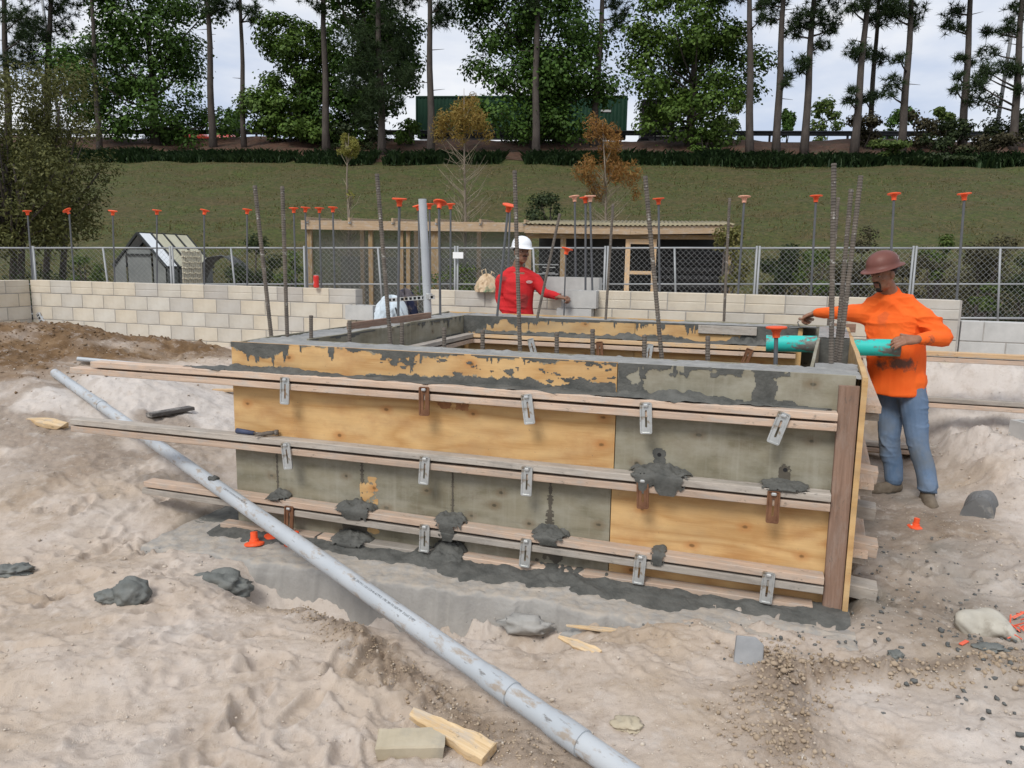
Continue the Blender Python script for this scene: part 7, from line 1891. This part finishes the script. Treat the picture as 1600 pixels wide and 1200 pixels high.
    def wj(P):
        kn = np.minimum(np.linalg.norm(P-kneeR, axis=1), np.linalg.norm(P-kneeL, axis=1)); an = np.minimum(np.linalg.norm(P-ankR, axis=1), np.linalg.norm(P-ankL, axis=1)); return (wrinkles(None, .020, 7.5, 9)(P)+.6*wrinkles(None, .014, 11, 19)(P))*(.6+.8*np.exp(-(kn/.12)**2)+1.1*np.exp(-(an/.13)**2))
    remeshed('jeans', jm, .0062, denim('blue_denim', (.075, .125, .205), (.15, .215, .32), (.17, .175, .165), .55), root, org, 4, wj)
    boot(root, org, ankR, (-.97, -.22), G, MAT['boot']); boot(root, org, ankL, (-.30, -.95), G-.01, MAT['boot'])
    hair_cap(root, hc, M, org)
    face_bits(root, hc, M, org, ([((0, .082, -.098), (.026, .014, .020)), ((0, .070, -.112), (.024, .018, .012))], [((sx*.026, .084, -.062), (.007, .008, .026)) for sx in (-1, 1)]), True)
    hat_m = simple('brown_hard_hat', (.125, .044, .034), (.175, .068, .052), 5, .5, .05, .002, spots=(16, .64, .68, (.45, .36, .32)))
    hard_hat(root, hc, M, org, hat_m, True, R(6))
    # trowel in his right hand
    t0 = wrR+fR/np.linalg.norm(fR)*.085-np.array([0, 0, .035]); tr = thing('hand_trowel', 'cement-covered finishing trowel in the orange worker\'s right hand', 'trowel', t0)
    d = np.array([-.72, .55, 0]); d /= np.linalg.norm(d); e = np.array([-d[1], d[0], 0])
    limb_m = MB(); limb(limb_m, [-d*.05+np.array([0, 0, .012]), d*.06+np.array([0, 0, .012])], [.013, .012], 10, 2); limb_m.build('handle', MAT['lum_brown'], tr, True)
    MB().tube([d*.055+np.array([0, 0, .01]), d*.075+np.array([0, 0, -.02]), d*.06+np.array([0, 0, -.05])], .006, 8).build('post', MAT['galv'], tr, True)
    V = [-d*.10+e*.05, -d*.10-e*.05, d*.13-e*.048, d*.16-e*.02, d*.16+e*.02, d*.13+e*.048]; V = [v+np.array([0, 0, -.055]) for v in V]
    o = MB().add(V, [(0, 1, 2, 3, 4, 5)]).build('blade', MAT['cement_wet'], tr); o.modifiers.new('t', 'SOLIDIFY').thickness = .004
    return root
worker_orange()

# ------------------------------------------------------------------ the worker in red
def worker_red():
    fw = np.array([.28, -.96, 0]); fw /= np.linalg.norm(fw); rt = np.array([fw[1], -fw[0], 0.]); Yd = 8.72
    base = at(812, 500, Yd); G = .20; org = np.array([base[0], base[1], G])
    root = thing('person', 'worker in a red long-sleeved shirt and white hard hat behind the formwork', 'person', org)
    pel, bel, chs, nck = at(812, 500, Yd), at(810, 476, Yd), at(810, 442, Yd), at(808, 419, Yd+.01); hc = at(815, 394, Yd-.03)
    shR, elR, wrR = at(785, 438, Yd-.03), at(781, 466, Yd-.02), at(795, 500, Yd-.14)
    shL, elL, wrL = at(836, 438, Yd+.02), at(850, 457, Yd-.05), at(874, 464, Yd-.27)
    hipR, hipL = pel-np.array([.09, 0, .10]), pel+np.array([.09, 0, -.10]); ank = lambda h, dx: np.array([h[0]+dx, h[1]-.02, G+.09])
    sk = skin_mat('skin_brown', (.19, .092, .056), (.26, .135, .085)); MAT['skin_lid'] = sk
    m_ = MB(); M = head_frame((.42, -.91), R(4), R(2)); head_shape(m_, hc, M)
    limb(m_, [chs+np.array([0, 0, .06]), nck, hc+np.array([-.008, .012, -.06])], [.07, .058, .054], 14)
    trunk_loft(m_, [(pel-np.array([0, 0, .08]), .13, .09), (bel, .13, .09), (chs, .14, .10), (chs+np.array([0, 0, .12]), .10, .07)], rt, fw)
    for a, b, c in ((shR, elR, wrR), (shL, elL, wrL)): limb(m_, [(chs+np.array([0, 0, .08]))*.4+a*.6, a, (a+b)/2, b, (b+c)/2, c], [.055, .047, .042, .037, .034, .025], 12)
    for h, dx in ((hipR, -.06), (hipL, .06)): a = ank(h, dx); limb(m_, [h, (h+a)/2+np.array([0, -.02, 0]), a], [.08, .052, .036], 12)
    fL = np.array([.75, -.45, -.05]); hand(m_, wrL, fL, np.array([.3, -.4, .85]), (1.25, 1.3, 1.3, 1.35), .05, -1, 1.0)
    hand(m_, wrR, np.array([.15, -.2, -.95]), np.array([-.5, -.8, .1]), (.4, .45, .5, .55), .06, 1, 1.0)
    remeshed('body', m_, .0056, sk, root, org, 3)
    sm = MB()
    trunk_loft(sm, [(pel-np.array([0, 0, .06]), .165, .115), (pel+np.array([0, 0, .05]), .165, .118), (bel, .168, .12), (chs, .185, .13), (chs+np.array([0, 0, .07]), .15, .10), (nck-np.array([0, 0, .02]), .072, .068)], rt, fw)
    limb(sm, [nck-np.array([0, 0, .05]), nck+np.array([0, 0, -.002])], [.074, .064], 14)
    for q_ in (shR, shL): limb(sm, [nck-np.array([0, 0, .03]), (nck+q_)/2+np.array([0, 0, .003]), q_], [.066, .070, .074], 14)
    limb(sm, [chs+rt*.08+np.array([0, 0, .03]), shR, (shR+elR)/2, elR, (elR+wrR)/2, wrR-(wrR-elR)*.08], [.09, .078, .066, .058, .052, .040], 14)
    limb(sm, [chs-rt*.08+np.array([0, 0, .03]), shL, (shL+elL)/2, elL, (elL+wrL)/2, wrL-(wrL-elL)*.12], [.09, .078, .066, .056, .050, .038], 14)
    c0 = lambda p: tuple(float(v) for v in (np.array(p)-org))
    rm = shirt_mat('red_shirt', (.46, .016, .020), (.60, .028, .032), (.20, .05, .045), ((c0(bel+fw*.11+np.array([.03, 0, .04])), (.09, .07, .10), .7), (c0(shR+np.array([0, -.06, .02])), (.06, .07, .05), .8), (c0(elR), (.05, .06, .12), .6), (c0((elL+wrL)/2), (.08, .06, .04), .4)))
    remeshed('shirt', sm, .0068, rm, root, org, 4, lambda P: wrinkles(None, .017, 6.5, 14)(P)*.9+.5*wrinkles(None, .009, 13, 15)(P))
    # small pale emblem on the chest: an oval badge outline with bars
    em = simple('pale_emblem', (.62, .55, .52), (.70, .64, .6), 8, .8, 0); ce = chs+fw*.134-rt*.085+np.array([0, 0, .015])-org; bd = MB()
    up = np.array([0, 0, 1.]); sd = -rt
    for k in range(14):
        t0, t1 = 2*math.pi*k/14, 2*math.pi*(k+1)/14; bd.beam(ce+sd*.034*math.cos(t0)+up*.014*math.sin(t0)+fw*.004, ce+sd*.034*math.cos(t1)+up*.014*math.sin(t1)+fw*.004, .006, .004)
    for dz, w in ((.005, .022), (-.004, .024)): bd.beam(ce-sd*w+up*dz+fw*.005, ce+sd*w+up*dz+fw*.005, .006, .005)
    bd.build('shirt_emblem', em, root)
    jm = MB(); trunk_loft(jm, [(hipL*.5+hipR*.5-np.array([0, 0, .06]), .15, .10), (pel-np.array([0, 0, .02]), .158, .112), (pel+np.array([0, 0, .05]), .15, .112)], rt, fw)
    for h, dx in ((hipR, -.06), (hipL, .06)): a = ank(h, dx); limb(jm, [h, h*.6+a*.4, a+np.array([0, 0, .03])], [.10, .085, .07], 14)
    remeshed('jeans', jm, .0085, denim('dark_denim', (.018, .026, .045), (.04, .052, .08), (.06, .06, .06), .3), root, org, 4)
    for h, dx in ((hipR, -.06), (hipL, .06)): boot(root, org, ank(h, dx), (.2, -.97), G, MAT['boot'])
    hair_cap(root, hc, M, org)
    face_bits(root, hc, M, org, (), True)
    hard_hat(root, hc, M, org, simple('white_hard_hat', (.74, .77, .80), (.82, .84, .86), 4, .35, 0), False, R(2))
    # the capped bar he steadies
    hp = wrL+fL/np.linalg.norm(fL)*.075+np.array([0, -.01, 0]); hp = at(881, 464, hp[1]); top = at(881, 393, hp[1]); foot = hp.copy(); foot[2] = gd(hp[0], hp[1])+.05; top[0] = hp[0]+.01
    capped(foot, top, 'orange-capped rebar held upright by the worker in red', tilt=-.2, r_=.008, scale=1.0)
    return root
worker_red()
